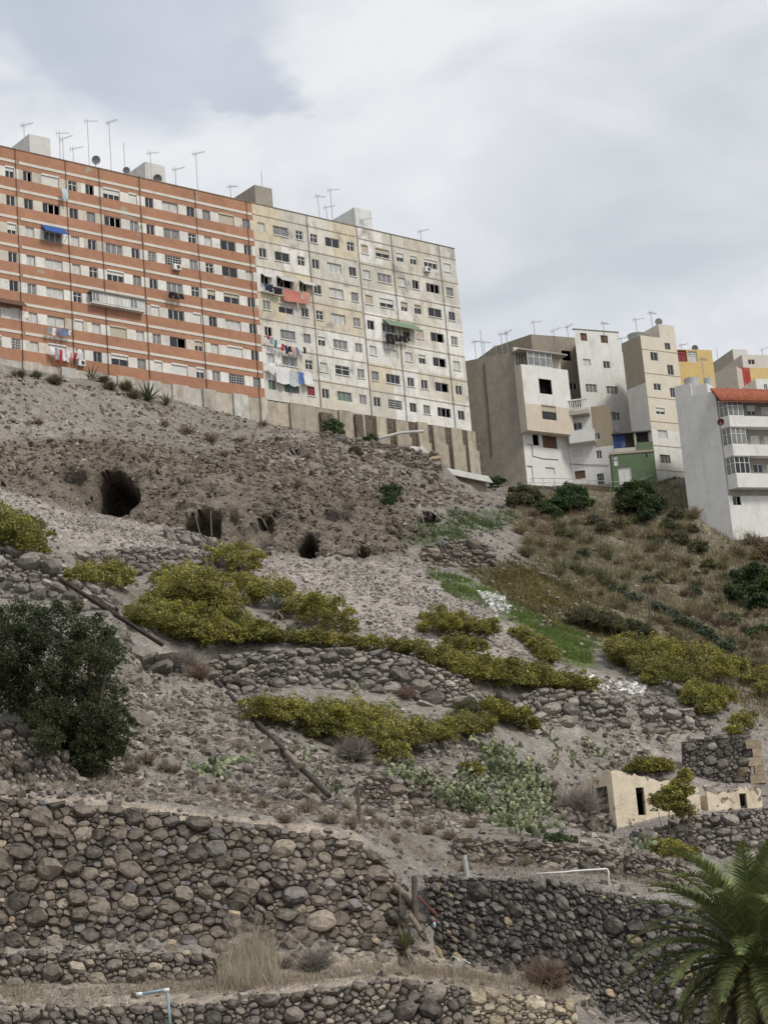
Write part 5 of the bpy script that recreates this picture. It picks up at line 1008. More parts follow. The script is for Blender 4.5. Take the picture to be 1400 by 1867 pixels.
# bushes and trees round the white houses
shrub([(1040, 905, 27), (1062, 920, 18), (1020, 925, 20)], 'dense dark green bush below the railing of the balcony house', None, GRN_, None, .26, 18, 'bush', .85); shrub([(995, 932, 17), (1012, 940, 13)], 'low green bush left of the dense dark bush', None, GRN_*1.2, None, .24, 18, 'bush')
shrub([(955, 905, 22), (940, 915, 16), (975, 915, 14)], 'olive bush at the corner of the bare cement side wall', None, OLV, None, .22, 18, 'bush'); shrub([(1165, 900, 24), (1150, 925, 28), (1190, 925, 22), (1175, 945, 18), (1140, 900, 15)], 'dark green bush below the green house', None, GRN_*.85, None, .24, 18, 'bush')
shrub([(1370, 1060, 28), (1395, 1085, 30), (1350, 1085, 20), (1385, 1105, 20)], 'large green bush below the white house with bays', None, GRN_, None, .3, 16, 'bush'); shrub([(1385, 1155, 15), (1370, 1160, 10)], 'small green bush on the weedy bank', None, GRN_, None, .2, 20, 'bush')
shrub([(897, 862, 17), (905, 880, 12)], 'dark green bush between the cream block and the cement side wall', None, GRN_*.8, None, .25, 18, 'bush'); shrub([(715, 900, 17), (708, 918, 10)], 'lone green bush on the bare slope below the foundation', None, GRN_, None, .14, 34, 'bush', 1.1)
shrub([(605, 780, 17), (618, 788, 10)], 'green bush rooted at the concrete foundation', None, GRN_*1.15, None, .2, 22, 'bush'); shrub([(676, 801, 10), (668, 803, 7)], 'little round green bush by the fallen gutter', None, GRN_, None, .14, 30, 'bush'); shrub([(645, 822, 9), (655, 828, 8)], 'small pale weeds on the loose stone wall', None, OLV, None, .14, 24, 'bush')
shrub([(1400, 1005, 17), (1380, 1015, 13)], 'straw coloured bush at the foot of the big white house', None, np.array([(.26, .19, .09), (.2, .15, .07), (.16, .13, .06)]), None, .2, 22, 'bush')
for x, y, r in [(1030, 975, 11), (1100, 965, 14), (1130, 955, 13), (1215, 960, 15), (1240, 985, 14), (1270, 1000, 15), (1230, 940, 12), (1195, 985, 12), (1260, 965, 11), (1290, 1030, 13)]: shrub([(x, y, r), (x+r*.8, y+r*.3, r*.6)], 'olive grey weed bush on the dry bank below the houses', 'weed bushes on the dry bank', OLV*1.1, None, .2, 16)
for x, y, r in [(1150, 1090, 12), (1200, 1110, 12), (1180, 1060, 10), (1260, 1080, 12), (1120, 1075, 10), (1330, 1130, 13), (1290, 1110, 10), (1060, 1010, 10), (1080, 950, 11), (1240, 1135, 14), (1265, 1145, 13), (1290, 1160, 13), (1320, 1180, 14), (1225, 1120, 11), (1345, 1205, 12)]: shrub([(x, y, r), (x+r, y+r*.4, r*.7)], 'blue green creeping weeds on the weedy bank', 'creeping weeds on the weedy bank', np.array([(.07, .10, .055), (.10, .13, .075), (.13, .155, .10)]), None, .2, 15)
# dark green tree on the left
tb = hit(150, 1400); TD = tb.y+1.0
tree = empty('dark_tree', tb, 'big dense dark green tree with small leaves beside the tall retaining wall', 'tree')
tl = []; rgt = random.Random(77)
for px, py, r in [(40, 1130, 48), (110, 1140, 48), (165, 1160, 40), (200, 1195, 32), (20, 1190, 52), (90, 1200, 55), (150, 1225, 52), (190, 1265, 38), (60, 1265, 50), (120, 1285, 52), (175, 1320, 42), (110, 1340, 42), (150, 1370, 40), (200, 1365, 26), (75, 1310, 36), (205, 1310, 34), (165, 1385, 34), (215, 1345, 26), (120, 1380, 34), (85, 1350, 30), (140, 1345, 34), (110, 1310, 34), (165, 1355, 30), (100, 1370, 26), (-30, 1160, 50), (-30, 1230, 50), (20, 1255, 40)]:
    p = at(px, py, TD+rgt.uniform(-1.2, 1.2)-(1.3 if py > 1300 else 0)); R = r*TD/F; tl.append((tuple(p), R, R, R*.9))
    for _ in range(7):
        a = rgt.uniform(0, 6.28); el = rgt.uniform(-.6, 1.2); q = rgt.uniform(.75, 1.12); k = rgt.uniform(.18, .36); tl.append(((p.x+math.cos(a)*math.cos(el)*R*q, p.y+math.sin(a)*math.cos(el)*R*q, p.z+math.sin(el)*R*q*.9), R*k, R*k, R*k*.85))
foliage_obj('crown', tl, tree, tb, 44, .13, DKG, [4, 5, 3, 3, 1], 501, .35, .75, .5, -1)
b = MB()
for i in range(9):
    c = Vector(tl[i*8][0]); s = tb+Vector((rgt.uniform(-.4, .4), .3, -.2)); b.tube([s, s.lerp(c, .4)+Vector((0, .2, .3)), c], [.16, .10, .04], 7)
b.build('trunk', M_BARK, tree, tb, smooth=True)
# dry twiggy bushes
def twigs(px, py, r, label, group=None, cols=((.26, .215, .175), (.20, .165, .14), (.32, .27, .22)), n=420, up=.4, name='dry_bush', wid=.02, spread=1.0):
    p = hit(px, py+r*.8); R = r*p.y/F; rg = np.random.default_rng(SEED[0]); SEED[0] += 1; root = empty(name, p, label, 'dry bush', group)
    d = rg.normal(size=(n, 3)); d[:, 2] = np.abs(d[:, 2])+up; d[:, :2] *= spread; d /= np.linalg.norm(d, axis=1)[:, None]; Ln = R*rg.uniform(.8, 1.75, n)
    s = rg.normal(size=(n, 3))*R*.22; s[:, 2] = np.abs(s[:, 2])*.4; mid_ = s+d*Ln[:, None]*.55+rg.normal(size=(n, 3))*R*.10; e = s+d*Ln[:, None]+rg.normal(size=(n, 3))*R*.22
    side = np.cross(d, rg.normal(size=(n, 3))); side /= np.linalg.norm(side, axis=1)[:, None]+1e-9; side *= wid
    # a fork for every twig
    e2 = mid_+(e-mid_)*.8+rg.normal(size=(n, 3))*R*.3
    V = np.stack([s-side, s+side, mid_+side*.7, mid_-side*.7, e, e2], 1).reshape(-1, 3); k = np.arange(n)*6
    T = np.concatenate([np.stack([k, k+1, k+2], 1), np.stack([k, k+2, k+3], 1), np.stack([k+3, k+2, k+4], 1), np.stack([k+3, k+2, k+5], 1)])
    C = np.array(cols)[rg.integers(0, len(cols), n)]*rg.uniform(.8, 1.2, (n, 1)); link('twigs', bigmesh('twigs', V, T, M_DRY, np.repeat(C, 6, 0), smooth=False), root); return root
GREYT = ((.25, .22, .195), (.19, .165, .15), (.31, .28, .25)); REDT = ((.25, .18, .14), (.19, .135, .105), (.31, .24, .19))
twigs(335, 1202, 26, 'grey dry bush above the row of large boulders', None, GREYT, 700); twigs(362, 1222, 22, 'brownish dry bush with bare stems beside the boulders', None, REDT, 500); twigs(645, 1365, 30, 'grey dry bush in front of the broken stone wall', None, GREYT, 800, wid=.018)
twigs(1055, 1462, 34, 'large grey dry bush beside the plastered ruin', None, GREYT, 1000); twigs(575, 1750, 26, 'round grey dry bush on the sandy ledge', None, GREYT, 900, wid=.014); twigs(996, 1778, 36, 'big reddish dry bush at the foot of the dark stone wall', None, REDT, 900, wid=.02)
twigs(520, 1755, 14, 'small pale dry bush beside the round one', None, GREYT, 300, wid=.014); twigs(740, 1262, 17, 'small dry bush against the boulder terrace wall', None, REDT, 400); twigs(330, 1010, 15, 'small grey bush on the wall of small stones', None, GREYT, 300); twigs(50, 960, 17, 'sparse dry bush beside the yellow green bush', None, GREYT, 200); twigs(1260, 1545, 10, 'small dry bush under the ruins terrace', None, GREYT, 200)
for x, y, r in [(340, 782, 14), (385, 795, 14), (35, 845, 12), (70, 768, 8), (260, 830, 10), (440, 800, 9), (300, 770, 9), (410, 825, 9), (545, 880, 11), (480, 770, 9), (560, 830, 9)]: twigs(x, y, r, 'small dry bush on the bare upper slope', 'dry bushes on the upper slope', REDT, 160, wid=.03)
for x, y, r in [(35, 680, 12), (65, 682, 10), (100, 690, 14), (200, 700, 13), (230, 702, 14), (245, 718, 12), (190, 690, 10)]: twigs(x, y, r, 'scrubby dry bush along the footing of the orange block', 'dry bushes by the footing', ((.13, .12, .07), (.10, .095, .06), (.2, .16, .11)), 260, wid=.035)
for x, y, r in [(270, 1380, 17), (240, 1400, 14), (300, 1400, 13), (430, 1440, 12), (520, 1430, 12), (560, 1470, 17), (600, 1490, 15), (630, 1470, 14), (520, 1490, 13), (780, 1510, 15), (820, 1520, 14), (860, 1500, 13), (690, 1500, 12), (740, 1500, 12), (20, 1395, 18), (50, 1420, 14), (900, 1560, 12), (960, 1570, 13), (850, 1580, 11), (470, 1300, 12), (690, 1390, 10), (1010, 1430, 11), (830, 1300, 10), (160, 1400, 12), (320, 1400, 13), (350, 1420, 12), (450, 1460, 12), (390, 1440, 10), (480, 1465, 12), (660, 1440, 11), (600, 1350, 11), (250, 1430, 10), (570, 1440, 13), (640, 1500, 15), (670, 1480, 13), (720, 1530, 12), (760, 1480, 10), (1010, 1550, 10), (1060, 1560, 10), (930, 1540, 11)]: twigs(x, y, r, 'tuft of straw coloured dry brush on the lower terraces', 'dry brush on the lower terraces', ((.27, .225, .165), (.22, .18, .13), (.33, .285, .215)), 260, wid=.014)
# straw tufts on the right-hand bank
TAN_ = ((.29, .225, .13), (.235, .19, .115), (.34, .275, .17), (.21, .175, .10)); OLT = ((.17, .165, .085), (.13, .135, .065), (.21, .20, .11)); BRT = ((.17, .125, .085), (.21, .16, .11), (.14, .105, .07))
rgs = random.Random(31); cnt = 0
while cnt < 170:
    x, y = rgs.uniform(930, 1400), rgs.uniform(930, 1220)
    if not inpoly(np.array([(x, y)]), Z_SCRUB)[0] or inpoly(np.array([(x, y)]), Z_OLIVE)[0]: continue
    k = rgs.random(); cs, lab, gr = (TAN_, 'straw yellow grass tuft on the dry bank below the houses', 'straw tufts on the dry bank') if k < .36 else ((OLT, 'olive dry bush on the dry bank below the houses', 'olive bushes on the dry bank') if k < .82 else (BRT, 'rusty brown bush on the dry bank below the houses', 'brown bushes on the dry bank'))
    twigs(x, y, rgs.uniform(7, 18), lab, gr, cs, 150, up=.55, wid=.034, name='grass_tuft' if k < .36 else 'dry_bush'); cnt += 1
# grass blades as stuff
def blades(n, polys, h0, h1, wid, cols, seed, name, label, lean=.35, ylo=67, yhi=212, clump=1.6):
    rg = np.random.default_rng(seed); out = []; tot = 0
    for _ in range(80):
        k = 60000; y = rg.uniform(ylo, yhi, k); x = rg.uniform(-.24, .24, k)*y; Q_, cw_ = TS(x, y); pp = proj(Q_)+np.stack([fbm(x*.7, y*.7, 3, 71), fbm(x*.7, y*.7, 3, 72)], 1)*26+rg.normal(size=(k, 2))*4; m = cw_ > 2
        for p in polys: m |= inpoly(pp, p)
        m &= rg.uniform(0, 1, k) < (vnoise(x*.6, y*.6, seed)*.6+vnoise(x*2, y*2, seed+3)*.5)**clump*1.3
        out.append(Q_[m]); tot += m.sum()
        if tot > n: break
    P = np.concatenate(out)[:n]; n = len(P); h = rg.uniform(h0, h1, n)*(.5+vnoise(P[:, 0]*.9, P[:, 1]*.9, seed+7)); a = rg.uniform(0, 6.28, n); sd_ = np.stack([np.cos(a), np.sin(a), 0*a], 1)*wid; ln = np.stack([rg.normal(size=n), rg.normal(size=n), 0*a], 1)*lean*h[:, None]
    P[:, 2] -= .03; V = np.stack([P-sd_, P+sd_, P+ln+np.stack([0*h, 0*h, h], 1)], 1).reshape(-1, 3); C = np.array(cols)[rg.integers(0, len(cols), n)]*rg.uniform(.75, 1.25, (n, 1))
    o = link(name, bigmesh(name, V, np.arange(3*n).reshape(n, 3), M_DRY, np.repeat(C, 3, 0), smooth=False)); tag(o, label, 'grass', kind='stuff')
STR = ((.33, .275, .20), (.27, .22, .16), (.38, .33, .25), (.22, .185, .14))
blades(12000, [[(430, 1740), (700, 1755), (1080, 1800), (1090, 1835), (700, 1795), (420, 1815), (-60, 1835), (-60, 1800), (420, 1790)]], .12, .5, .012, STR, 61, 'dry_grass', 'straw coloured dry grass on the sandy ledge', yhi=90)
blades(2600, [[(440, 1750), (490, 1752), (508, 1796), (470, 1800), (415, 1800)]], .4, 1.7, .013, ((.40, .34, .25), (.34, .29, .21), (.45, .40, .31)), 62, 'tall_dry_reeds', 'tall pale dry reeds at the foot of the tall wall', .22, yhi=90, clump=1.5)
blades(9000, [[(-60, 1440), (300, 1455), (500, 1490), (680, 1525), (780, 1590), (1250, 1640), (1250, 1605), (830, 1570), (700, 1490), (500, 1440), (250, 1400), (-60, 1390)]], .12, .45, .014, STR, 63, 'dry_grass', 'thin dry grass along the dirt path and upper wall edges', ylo=80, yhi=120)
blades(16000, [Z_GREEN, [(1290, 1175), (1400, 1200), (1400, 1240), (1330, 1215)]], .1, .3, .03, ((.10, .155, .03), (.13, .185, .04), (.075, .12, .028), (.16, .19, .06)), 64, 'green_grass', 'bright green grass strip running down to the gully', clump=.5)
blades(14000, [Z_OLIVE], .1, .32, .035, ((.11, .085, .028), (.145, .11, .04), (.085, .075, .025), (.13, .13, .04)), 65, 'brown_grass', 'brownish olive grass patch above the green strip', clump=.5)
blades(7000, [Z_GREEN2], .1, .35, .04, ((.075, .105, .04), (.10, .135, .05), (.06, .08, .035)), 66, 'green_weeds', 'green weeds around the upper end of the grass strip', clump=1.6)
blades(42000, [Z_SCRUB], .15, .75, .03, TAN_+OLT+OLT+BRT, 67, 'dry_bank_grass', 'tan and olive dry grass covering the bank below the houses', clump=1.5)
# ---------------------------------------------------------------- prickly pears
PADC = [(.19, .22, .115), (.15, .18, .09), (.235, .26, .15), (.26, .27, .13), (.11, .135, .068), (.31, .325, .215), (.085, .105, .052)]
def pad_mesh(c):
    V = []; n = 10
    for (s, y) in ((.75, -.06), (1, 0), (.75, .06)):
        for i in range(n):
            a = 2*math.pi*i/n; z = math.sin(a); V.append((math.cos(a)*.5*s*(1+.12*z), y*(1-abs(z)*.3), .62+z*.62*s))
    Fs = [(k*n+i, k*n+(i+1) % n, (k+1)*n+(i+1) % n, (k+1)*n+i) for k in range(2) for i in range(n)]+[tuple(range(n-1, -1, -1)), tuple(range(2*n, 3*n))]
    return meshdata('pad', V, Fs, [M_PAD], cols=[c]*len(V))
PADS = [pad_mesh(c) for c in PADC]
def cactus(px, py, r, label, group='prickly pears on the terraces', n=60, s=.22, droop=0.0):
    rg = random.Random(SEED[0]); SEED[0] += 1; base = hit(px, py+r*.95); R = r*base.y/F*1.15; root = empty('prickly_pear', base, label, 'cactus', group); k = 0; st = []
    for _ in range(max(3, n//6)):
        x = rg.uniform(-1, 1)*R*.9; y = rg.uniform(-.2, .8)*R; z = float(HT(base.x+x, base.y+y)[0])-base.z; st.append((Vector((x, y, z-.05)), rg.uniform(-.4, .4), rg.uniform(-.5, .3), rg.uniform(0, 6.28)))
    q = list(st)
    while q and k < n:
        p, ti, tj, az = q.pop(0); sz = s*rg.uniform(.7, 1.2); o = link('pad', PADS[rg.randrange(len(PADS))], root, p, (ti, tj, az), (sz, sz, sz)); k += 1
        M3 = o.rotation_euler.to_matrix()
        for _ in range(rg.choice((1, 2, 2, 3))):
            a = rg.uniform(-1.1, 1.1); tip = p+M3@Vector((math.sin(a)*.45*sz, 0, (.62+math.cos(a)*.58)*sz))
            if tip.z < R*1.9+.1: q.append((tip, ti+rg.uniform(-.5, .5)-droop*.3, tj+a*.6+rg.uniform(-.3, .3), az+rg.uniform(-.8, .8)))
        rg.shuffle(q)
    return root
for x, y, r in [(905, 1365, 26), (945, 1385, 27), (975, 1425, 26), (935, 1425, 26), (960, 1470, 26), (905, 1465, 26), (870, 1430, 24), (830, 1448, 22), (790, 1442, 20), (985, 1465, 18), (920, 1395, 24), (960, 1400, 22), (890, 1395, 20), (945, 1450, 24), (850, 1465, 20), (985, 1440, 18), (925, 1490, 20), (880, 1455, 22), (760, 1440, 16), (810, 1462, 17), (735, 1425, 13), (845, 1440, 18)]: cactus(x, y, r, 'prickly pear hanging down the bank below the yellow green bush', 'prickly pears hanging down the bank', 125, .225)
for x, y, r in [(740, 1412, 14), (770, 1425, 15), (710, 1408, 11)]: cactus(x, y, r, 'small prickly pear on top of the low wall beside the old post', 'prickly pears on the low wall', 20, .3)
cactus(1030, 1358, 22, 'prickly pear under the right terrace wall', None, 34); cactus(1085, 1360, 22, 'prickly pear with reddish pads beside the gully', None, 34); cactus(560, 1395, 22, 'prickly pear growing beside the lower fallen pole', None, 36); cactus(600, 1432, 16, 'prickly pear at the end of the lower fallen pole', None, 20); cactus(530, 1380, 14, 'small prickly pear under the dark boulder', None, 16)
cactus(400, 1408, 17, 'pale prickly pear above the dirt path', None, 24, .3); cactus(375, 1412, 13, 'low pale prickly pear right beside the bigger pale one', None, 14, .28); cactus(22, 1282, 26, 'pale prickly pear in front of the dark green tree', None, 40, .36); cactus(652, 1262, 12, 'small prickly pear at the foot of the boulder terrace wall', None, 16); cactus(730, 1280, 14, 'prickly pear beside the small dry bush at the terrace wall', None, 18)
cactus(1222, 1355, 14, 'prickly pear beside the dark stone ruin', None, 20); cactus(1010, 1388, 15, 'low pale prickly pear behind the plastered ruin', None, 18); cactus(1060, 1392, 15, 'low pale prickly pear on the bank above the ruin roof', None, 18); cactus(1185, 1548, 13, 'low prickly pear beside the yellow bush by the palm', None, 18, .3); cactus(985, 1515, 16, 'pale prickly pear below the hanging ones', None, 22, .3); cactus(940, 1510, 14, 'pale prickly pear on the wall behind the pipe frame', None, 18, .3); cactus(1095, 1475, 9, 'single small prickly pear by the ruin door', None, 8, .35)
# ---------------------------------------------------------------- agaves and the small palm
def rosette(px, py, L0, n, label, cols, name='agave', cat='agave', w=.09, arch=.5, emin=.1, skirt=0):
    p = hit(px, py); rg = random.Random(SEED[0]); SEED[0] += 1; root = empty(name, p, label, cat)
    for i in range(n+skirt):
        az = i*2.39996; dead = i >= n; el = emin+(1.45-emin)*(i/n) if not dead else rg.uniform(-1.1, -.5); L_ = L0*rg.uniform(.8, 1.1)*(.8 if dead else 1); d = Vector((math.cos(az), math.sin(az), 0)); V = []; Fs = []; pts = []; pp = Vector((0, 0, .12+(L0*.35 if skirt else 0))); k = 5
        for j in range(k+1):
            pts.append(pp.copy()); e = el-arch*(j/k)**1.5; pp = pp+(d*math.cos(e)+Vector((0, 0, 1))*math.sin(e))*(L_/k)
        sd_ = Vector((-d.y, d.x, 0)); ww = [w*.6, w, w*.85, w*.6, w*.3, .004]
        for j, q in enumerate(pts): V += [q-sd_*ww[j]+Vector((0, 0, ww[j]*.4)), q, q+sd_*ww[j]+Vector((0, 0, ww[j]*.4))]
        for j in range(k): Fs += [(3*j, 3*j+1, 3*j+4, 3*j+3), (3*j+1, 3*j+2, 3*j+5, 3*j+4)]
        c = rg.choice(cols) if not dead else (.24, .20, .15); link('leaf', meshdata('leaf', V, Fs, [M_PALM], cols=[c]*len(V)), root)
    return root
rosette(270, 732, 2.1, 34, 'spiky dark agave at the footing of the orange block', [(.06, .075, .04), (.08, .095, .05), (.11, .11, .06)], w=.10, arch=.15, emin=.25)
rosette(303, 740, 1.3, 22, 'smaller spiky agave next to the big dark one', [(.08, .09, .05), (.12, .115, .07)], w=.08, arch=.2, emin=.25); rosette(168, 694, 1.6, 34, 'yucca with a round head of thin leaves under the laundry', [(.07, .09, .04), (.10, .12, .055), (.16, .16, .09)], 'yucca', 'yucca', .06, .5, .0)
rosette(506, 1128, 1.3, 18, 'grey green agave with a skirt of dead leaves on the bank', [(.13, .16, .12), (.17, .20, .15), (.10, .125, .10)], w=.10, arch=.1, emin=.4, skirt=26)
rosette(205, 1118, 1.2, 14, 'pale thin agave beneath the upper fallen pole', [(.2, .22, .17), (.25, .26, .2)], w=.06, arch=.4, emin=.2)
rosette(742, 1765, 1.25, 16, 'young palm sprouting from the dry grass on the ledge', [(.13, .14, .045), (.10, .12, .04), (.17, .16, .06)], 'young_palm', 'palm', .05, .35, .55, 10)
# ---------------------------------------------------------------- the big palm
PD = 60.0; pc = at(1382, 1755, PD); pg = Vector((pc.x, pc.y, float(HT(pc.x, pc.y)[0])))
palm = empty('palm_tree', pg, 'large palm with long arching green fronds in front of the dark stone wall', 'palm')
b = MB(); h = pc.z-pg.z; b.tube([pg-Vector((0, 0, .3))]+[pg+Vector((0, 0, h*t)) for t in (.3, .6, .85, .97, 1.02)], [.5, .46, .46, .55, .5, .25], 14); b.build('trunk', M_BARK, palm, pg, smooth=True)
rgp = random.Random(9); NF = 84
def frond(i, az, el, L_, droop, cols, dead=False):
    d = Vector((math.cos(az), math.sin(az), 0)); k = 16; p = pc-pg+d*.2+Vector((0, 0, .1 if not dead else -.2)); pts = []; tw = rgp.uniform(-.5, .5)
    for j in range(k+1):
        pts.append(p.copy()); e = el-droop*(j/k)**1.6; p = p+(d*math.cos(e)+Vector((0, 0, 1))*math.sin(e))*(L_/k)
    V = []; T = []; C = []; Z = Vector((0, 0, 1)); nl = 104
    for j in range(k):                       # midrib
        a, b2 = pts[j], pts[j+1]; t = (b2-a).normalized(); s = t.cross(Z); s = s.normalized() if s.length > .05 else Vector((-d.y, d.x, 0)); w0, w1 = .045*(1-j/k)+.008, .045*(1-(j+1)/k)+.008; u = s.cross(t); n = len(V)
        V += [a-s*w0, a+s*w0, b2+s*w1, b2-s*w1, a-u*w0, b2-u*w1]; T += [(n, n+1, n+2), (n, n+2, n+3), (n+1, n+4, n+5), (n+1, n+5, n+2), (n+4, n, n+3), (n+4, n+3, n+5)]; C += [tuple(v*1.5 for v in cols[1])]*6
    for q in range(nl):
        f = .14+.86*q/nl; x = f*k; j = min(int(x), k-1); a = pts[j].lerp(pts[j+1], x-j); t = (pts[j+1]-pts[j]).normalized(); s = t.cross(Z); s = s.normalized() if s.length > .05 else Vector((-d.y, d.x, 0)); u = s.cross(t)
        ll = .62*math.sin(math.pi*min(1, .12+f*.86))**.6*rgp.uniform(.85, 1.1)*(L_/4.4); c = cols[rgp.randrange(len(cols))]
        for sg in (-1, 1):
            dr = (s*sg*.80+t*.62+u*rgp.uniform(.05, .42)).normalized(); m = a+dr*ll*.55; e2 = a+dr*ll+Vector((0, 0, -.16*ll))+t*.05; wv = t*.021; n = len(V); V += [a-wv, a+wv, m+wv*.9, m-wv*.9, e2]; T += [(n, n+1, n+2), (n, n+2, n+3), (n+3, n+2, n+4)]; kk = rgp.uniform(.75, 1.25); C += [tuple(v*kk for v in c)]*5
    link('dead_frond' if dead else 'frond', bigmesh('frond', np.array([v[:] for v in V]), np.array(T), M_PALM, np.array(C), smooth=False), palm)
for i in range(NF):
    t = i/NF; el = 1.5-2.15*t**.95; frond(i, i*2.39996+.3, el+rgp.uniform(-.1, .1), (3.35+.95*math.sin(math.pi*min(1, t+.25)))*rgp.uniform(.92, 1.08), .75+.5*rgp.random()+.35*(1-t), [(.09, .12, .042), (.12, .15, .052), (.16, .185, .066), (.23, .235, .095)] if t < .75 else [(.10, .11, .04), (.15, .15, .052), (.20, .185, .068), (.075, .09, .034)])
for i in range(16): frond(i, i*2.39996, -.9+rgp.uniform(-.3, .2), 2.1, .5, [(.17, .135, .09), (.21, .17, .12), (.13, .10, .07)], True)
# ================================================================== ruins
def jag(geo, z1, rg, amp, lo=0, o=None, d=None, s0=0, s1=0):
    V, Fs, C = geo
    j = {}
    for i, v in enumerate(V):
        if abs(v.z-z1) < 1e-3:
            k = (round(v.x, 2), round(v.y, 2)); j.setdefault(k, rg.uniform(-amp, lo)); v.z += j[k]+((v.xy-o).dot(d)*s1+s0 if o is not None else 0)
    return geo
rgr = random.Random(12)
zr1 = at(1113, 1400, 119.8).z; Ra = at(1113, 1400, 119.8).xy; Rl = at(1022, 1424, 123.6).xy; Rr = at(1273, 1434, 121.6).xy; zrb = at(1125, 1535, 120).z-1.2
rh = empty('ruined_house', (Ra.x, Ra.y, zrb), 'roofless plastered ruin with a grey door and a tall narrow opening', 'ruin'); ro = Vector((Ra.x, Ra.y, zrb)); fl, frt = Fac(Rl, Ra), Fac(Ra, Rr); PL = (.70, .60, .46)
def face(Fc, wins, nm, parent, og, zb_, zt_, amp=.25, th=.35, s0=0, s1=0):
    H = [Fc.rect(*w[:4]) for w in wins]; ub = list(np.arange(.3, Fc.L, .35)); g = jag(facade(Fc, 0, Fc.L, zb_, zt_, H, lambda u, z: PL, th, ub=ub), zt_, rgr, amp, 0, Fc.o, Fc.d, s0, s1); wall_obj(nm, g, M_ADOBE, parent, og)
    # thickness: back sheet and cap
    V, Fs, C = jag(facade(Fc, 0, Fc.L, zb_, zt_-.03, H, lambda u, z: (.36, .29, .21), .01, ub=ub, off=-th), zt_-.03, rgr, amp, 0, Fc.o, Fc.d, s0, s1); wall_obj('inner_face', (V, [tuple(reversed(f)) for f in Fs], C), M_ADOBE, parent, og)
    for r, w in zip(H, wins):
        if w[4] == 'door': window(Fc, parent, og, *r, kind='slide', panes=4, frm=M_WOOD, glass=M_WOODP, off=-.22, name='door')
        else: window(Fc, parent, og, r[0], r[1], r[2], r[3], kind='hole', panes=1, frm=M_WOOD, off=-.25, name='doorway')
M_WOODP = plain('grey_door_planks', (.16, .145, .13), .9, amp=.3)
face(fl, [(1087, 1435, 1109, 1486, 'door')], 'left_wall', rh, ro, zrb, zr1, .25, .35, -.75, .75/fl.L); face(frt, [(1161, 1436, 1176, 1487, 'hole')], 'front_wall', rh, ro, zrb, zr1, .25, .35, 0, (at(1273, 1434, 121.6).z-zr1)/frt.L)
b = MB(); bk2 = Rl+(Rr-Ra); V = [(Rl.x, Rl.y, zrb), (bk2.x, bk2.y, zrb), (bk2.x, bk2.y, zr1-1.2), (Rl.x, Rl.y, zr1-.8)]; b.add(V, [(0, 1, 2, 3)], 0, PL); V = [(Rr.x, Rr.y, zrb), (bk2.x, bk2.y, zrb), (bk2.x, bk2.y, zr1-1.2), (Rr.x, Rr.y, zr1-1.2)]; b.add(V, [(0, 1, 2, 3)], 0, PL); b.build('rear_wall', M_ADOBE, rh, ro, cols=True)
b = MB(); V = [(p.x, p.y, zr1-1.5) for p in (Ra, Rr, bk2, Rl)]; b.add(V, [(0, 1, 2, 3)], 0, (.2, .16, .12)); b.build('collapsed_roof', M_EARTH, rh, ro)
zr2 = at(1320, 1432, 121.5).z; Rc = corner(1287, 1436, zr2); Rd = corner(1385, 1430, zr2); f22 = Fac(Rc, Rd); zr2b = at(1330, 1490, 121).z-1.2; rh2 = empty('ruined_house', (Rc.x, Rc.y, zr2b), 'low crumbling plastered wall with one dark doorway beside the bigger ruin', 'ruin'); ro2 = Vector((Rc.x, Rc.y, zr2b))
face(f22, [(1349, 1447, 1362, 1478, 'hole')], 'front_wall', rh2, ro2, zr2b, zr2, .55)
s22 = Fac(Rc+Vector((-1.2, 3)), Rc); face(s22, [], 'side_wall', rh2, ro2, zr2b, zr2-.3, .4)
WALLS['dark'] = ([(1247, 1352, 127.2), (1300, 1344, 127.2), (1366, 1343, 127.2)], [(1250, 1425, 127.1), (1300, 1424, 127.1), (1366, 1424, 127.1)])
dr_ = stone_wall('dark', 'ruined dark stone wall with pale cut corner stones above the plastered ruins', .30, PAL_BLACK, 41, 1.25, .45, .01, name='ruined_stone_wall')
og = dr_.location; fq = Fac(at(1358, 1343, 126.95).xy, at(1386, 1345, 126.95).xy)
for i in range(5):
    z = at(1370, 1424, 126.9).z+.55*i-.2; w_ = (.95, .6)[i % 2]; b = MB(); V = [fq.P(u, zz, o) for zz in (z, z+.53) for u, o in ((fq.L-w_, .05), (fq.L-w_, -.35), (fq.L, -.35), (fq.L, .05))]; b.add(V, [(3, 2, 1, 0), (4, 5, 6, 7), (0, 1, 5, 4), (1, 2, 6, 5), (2, 3, 7, 6), (3, 0, 4, 7)]); cc = rgr.uniform(.85, 1.2)
    me = meshdata('corner_stone', [Vector(v)-og for v in b.v], b.f, [M_STONE], cols=[tuple(v*cc for v in (.36, .29, .20))]*8, smooth=False); link('corner_stone', me, dr_)
s8q = [fq.P(fq.L, 0, 0), fq.P(fq.L, 0, -4)]
# concrete slab edge in the scree
q0, q1 = at(668, 1142, 137), at(785, 1150, 136.5); b = MB(); V = [q0, q1, q1+Vector((0, 1.5, 0)), q0+Vector((0, 1.5, 0))]; V += [v+Vector((0, 0, .28)) for v in V]; b.add(V, [(3, 2, 1, 0), (4, 5, 6, 7), (0, 1, 5, 4), (1, 2, 6, 5), (2, 3, 7, 6), (3, 0, 4, 7)], 0, (.36, .30, .24)); sl = b.build('concrete_slab', M_CONC, None, q0, cols=True); tag(sl, 'flat concrete slab edge half buried at the foot of the scree', 'slab')
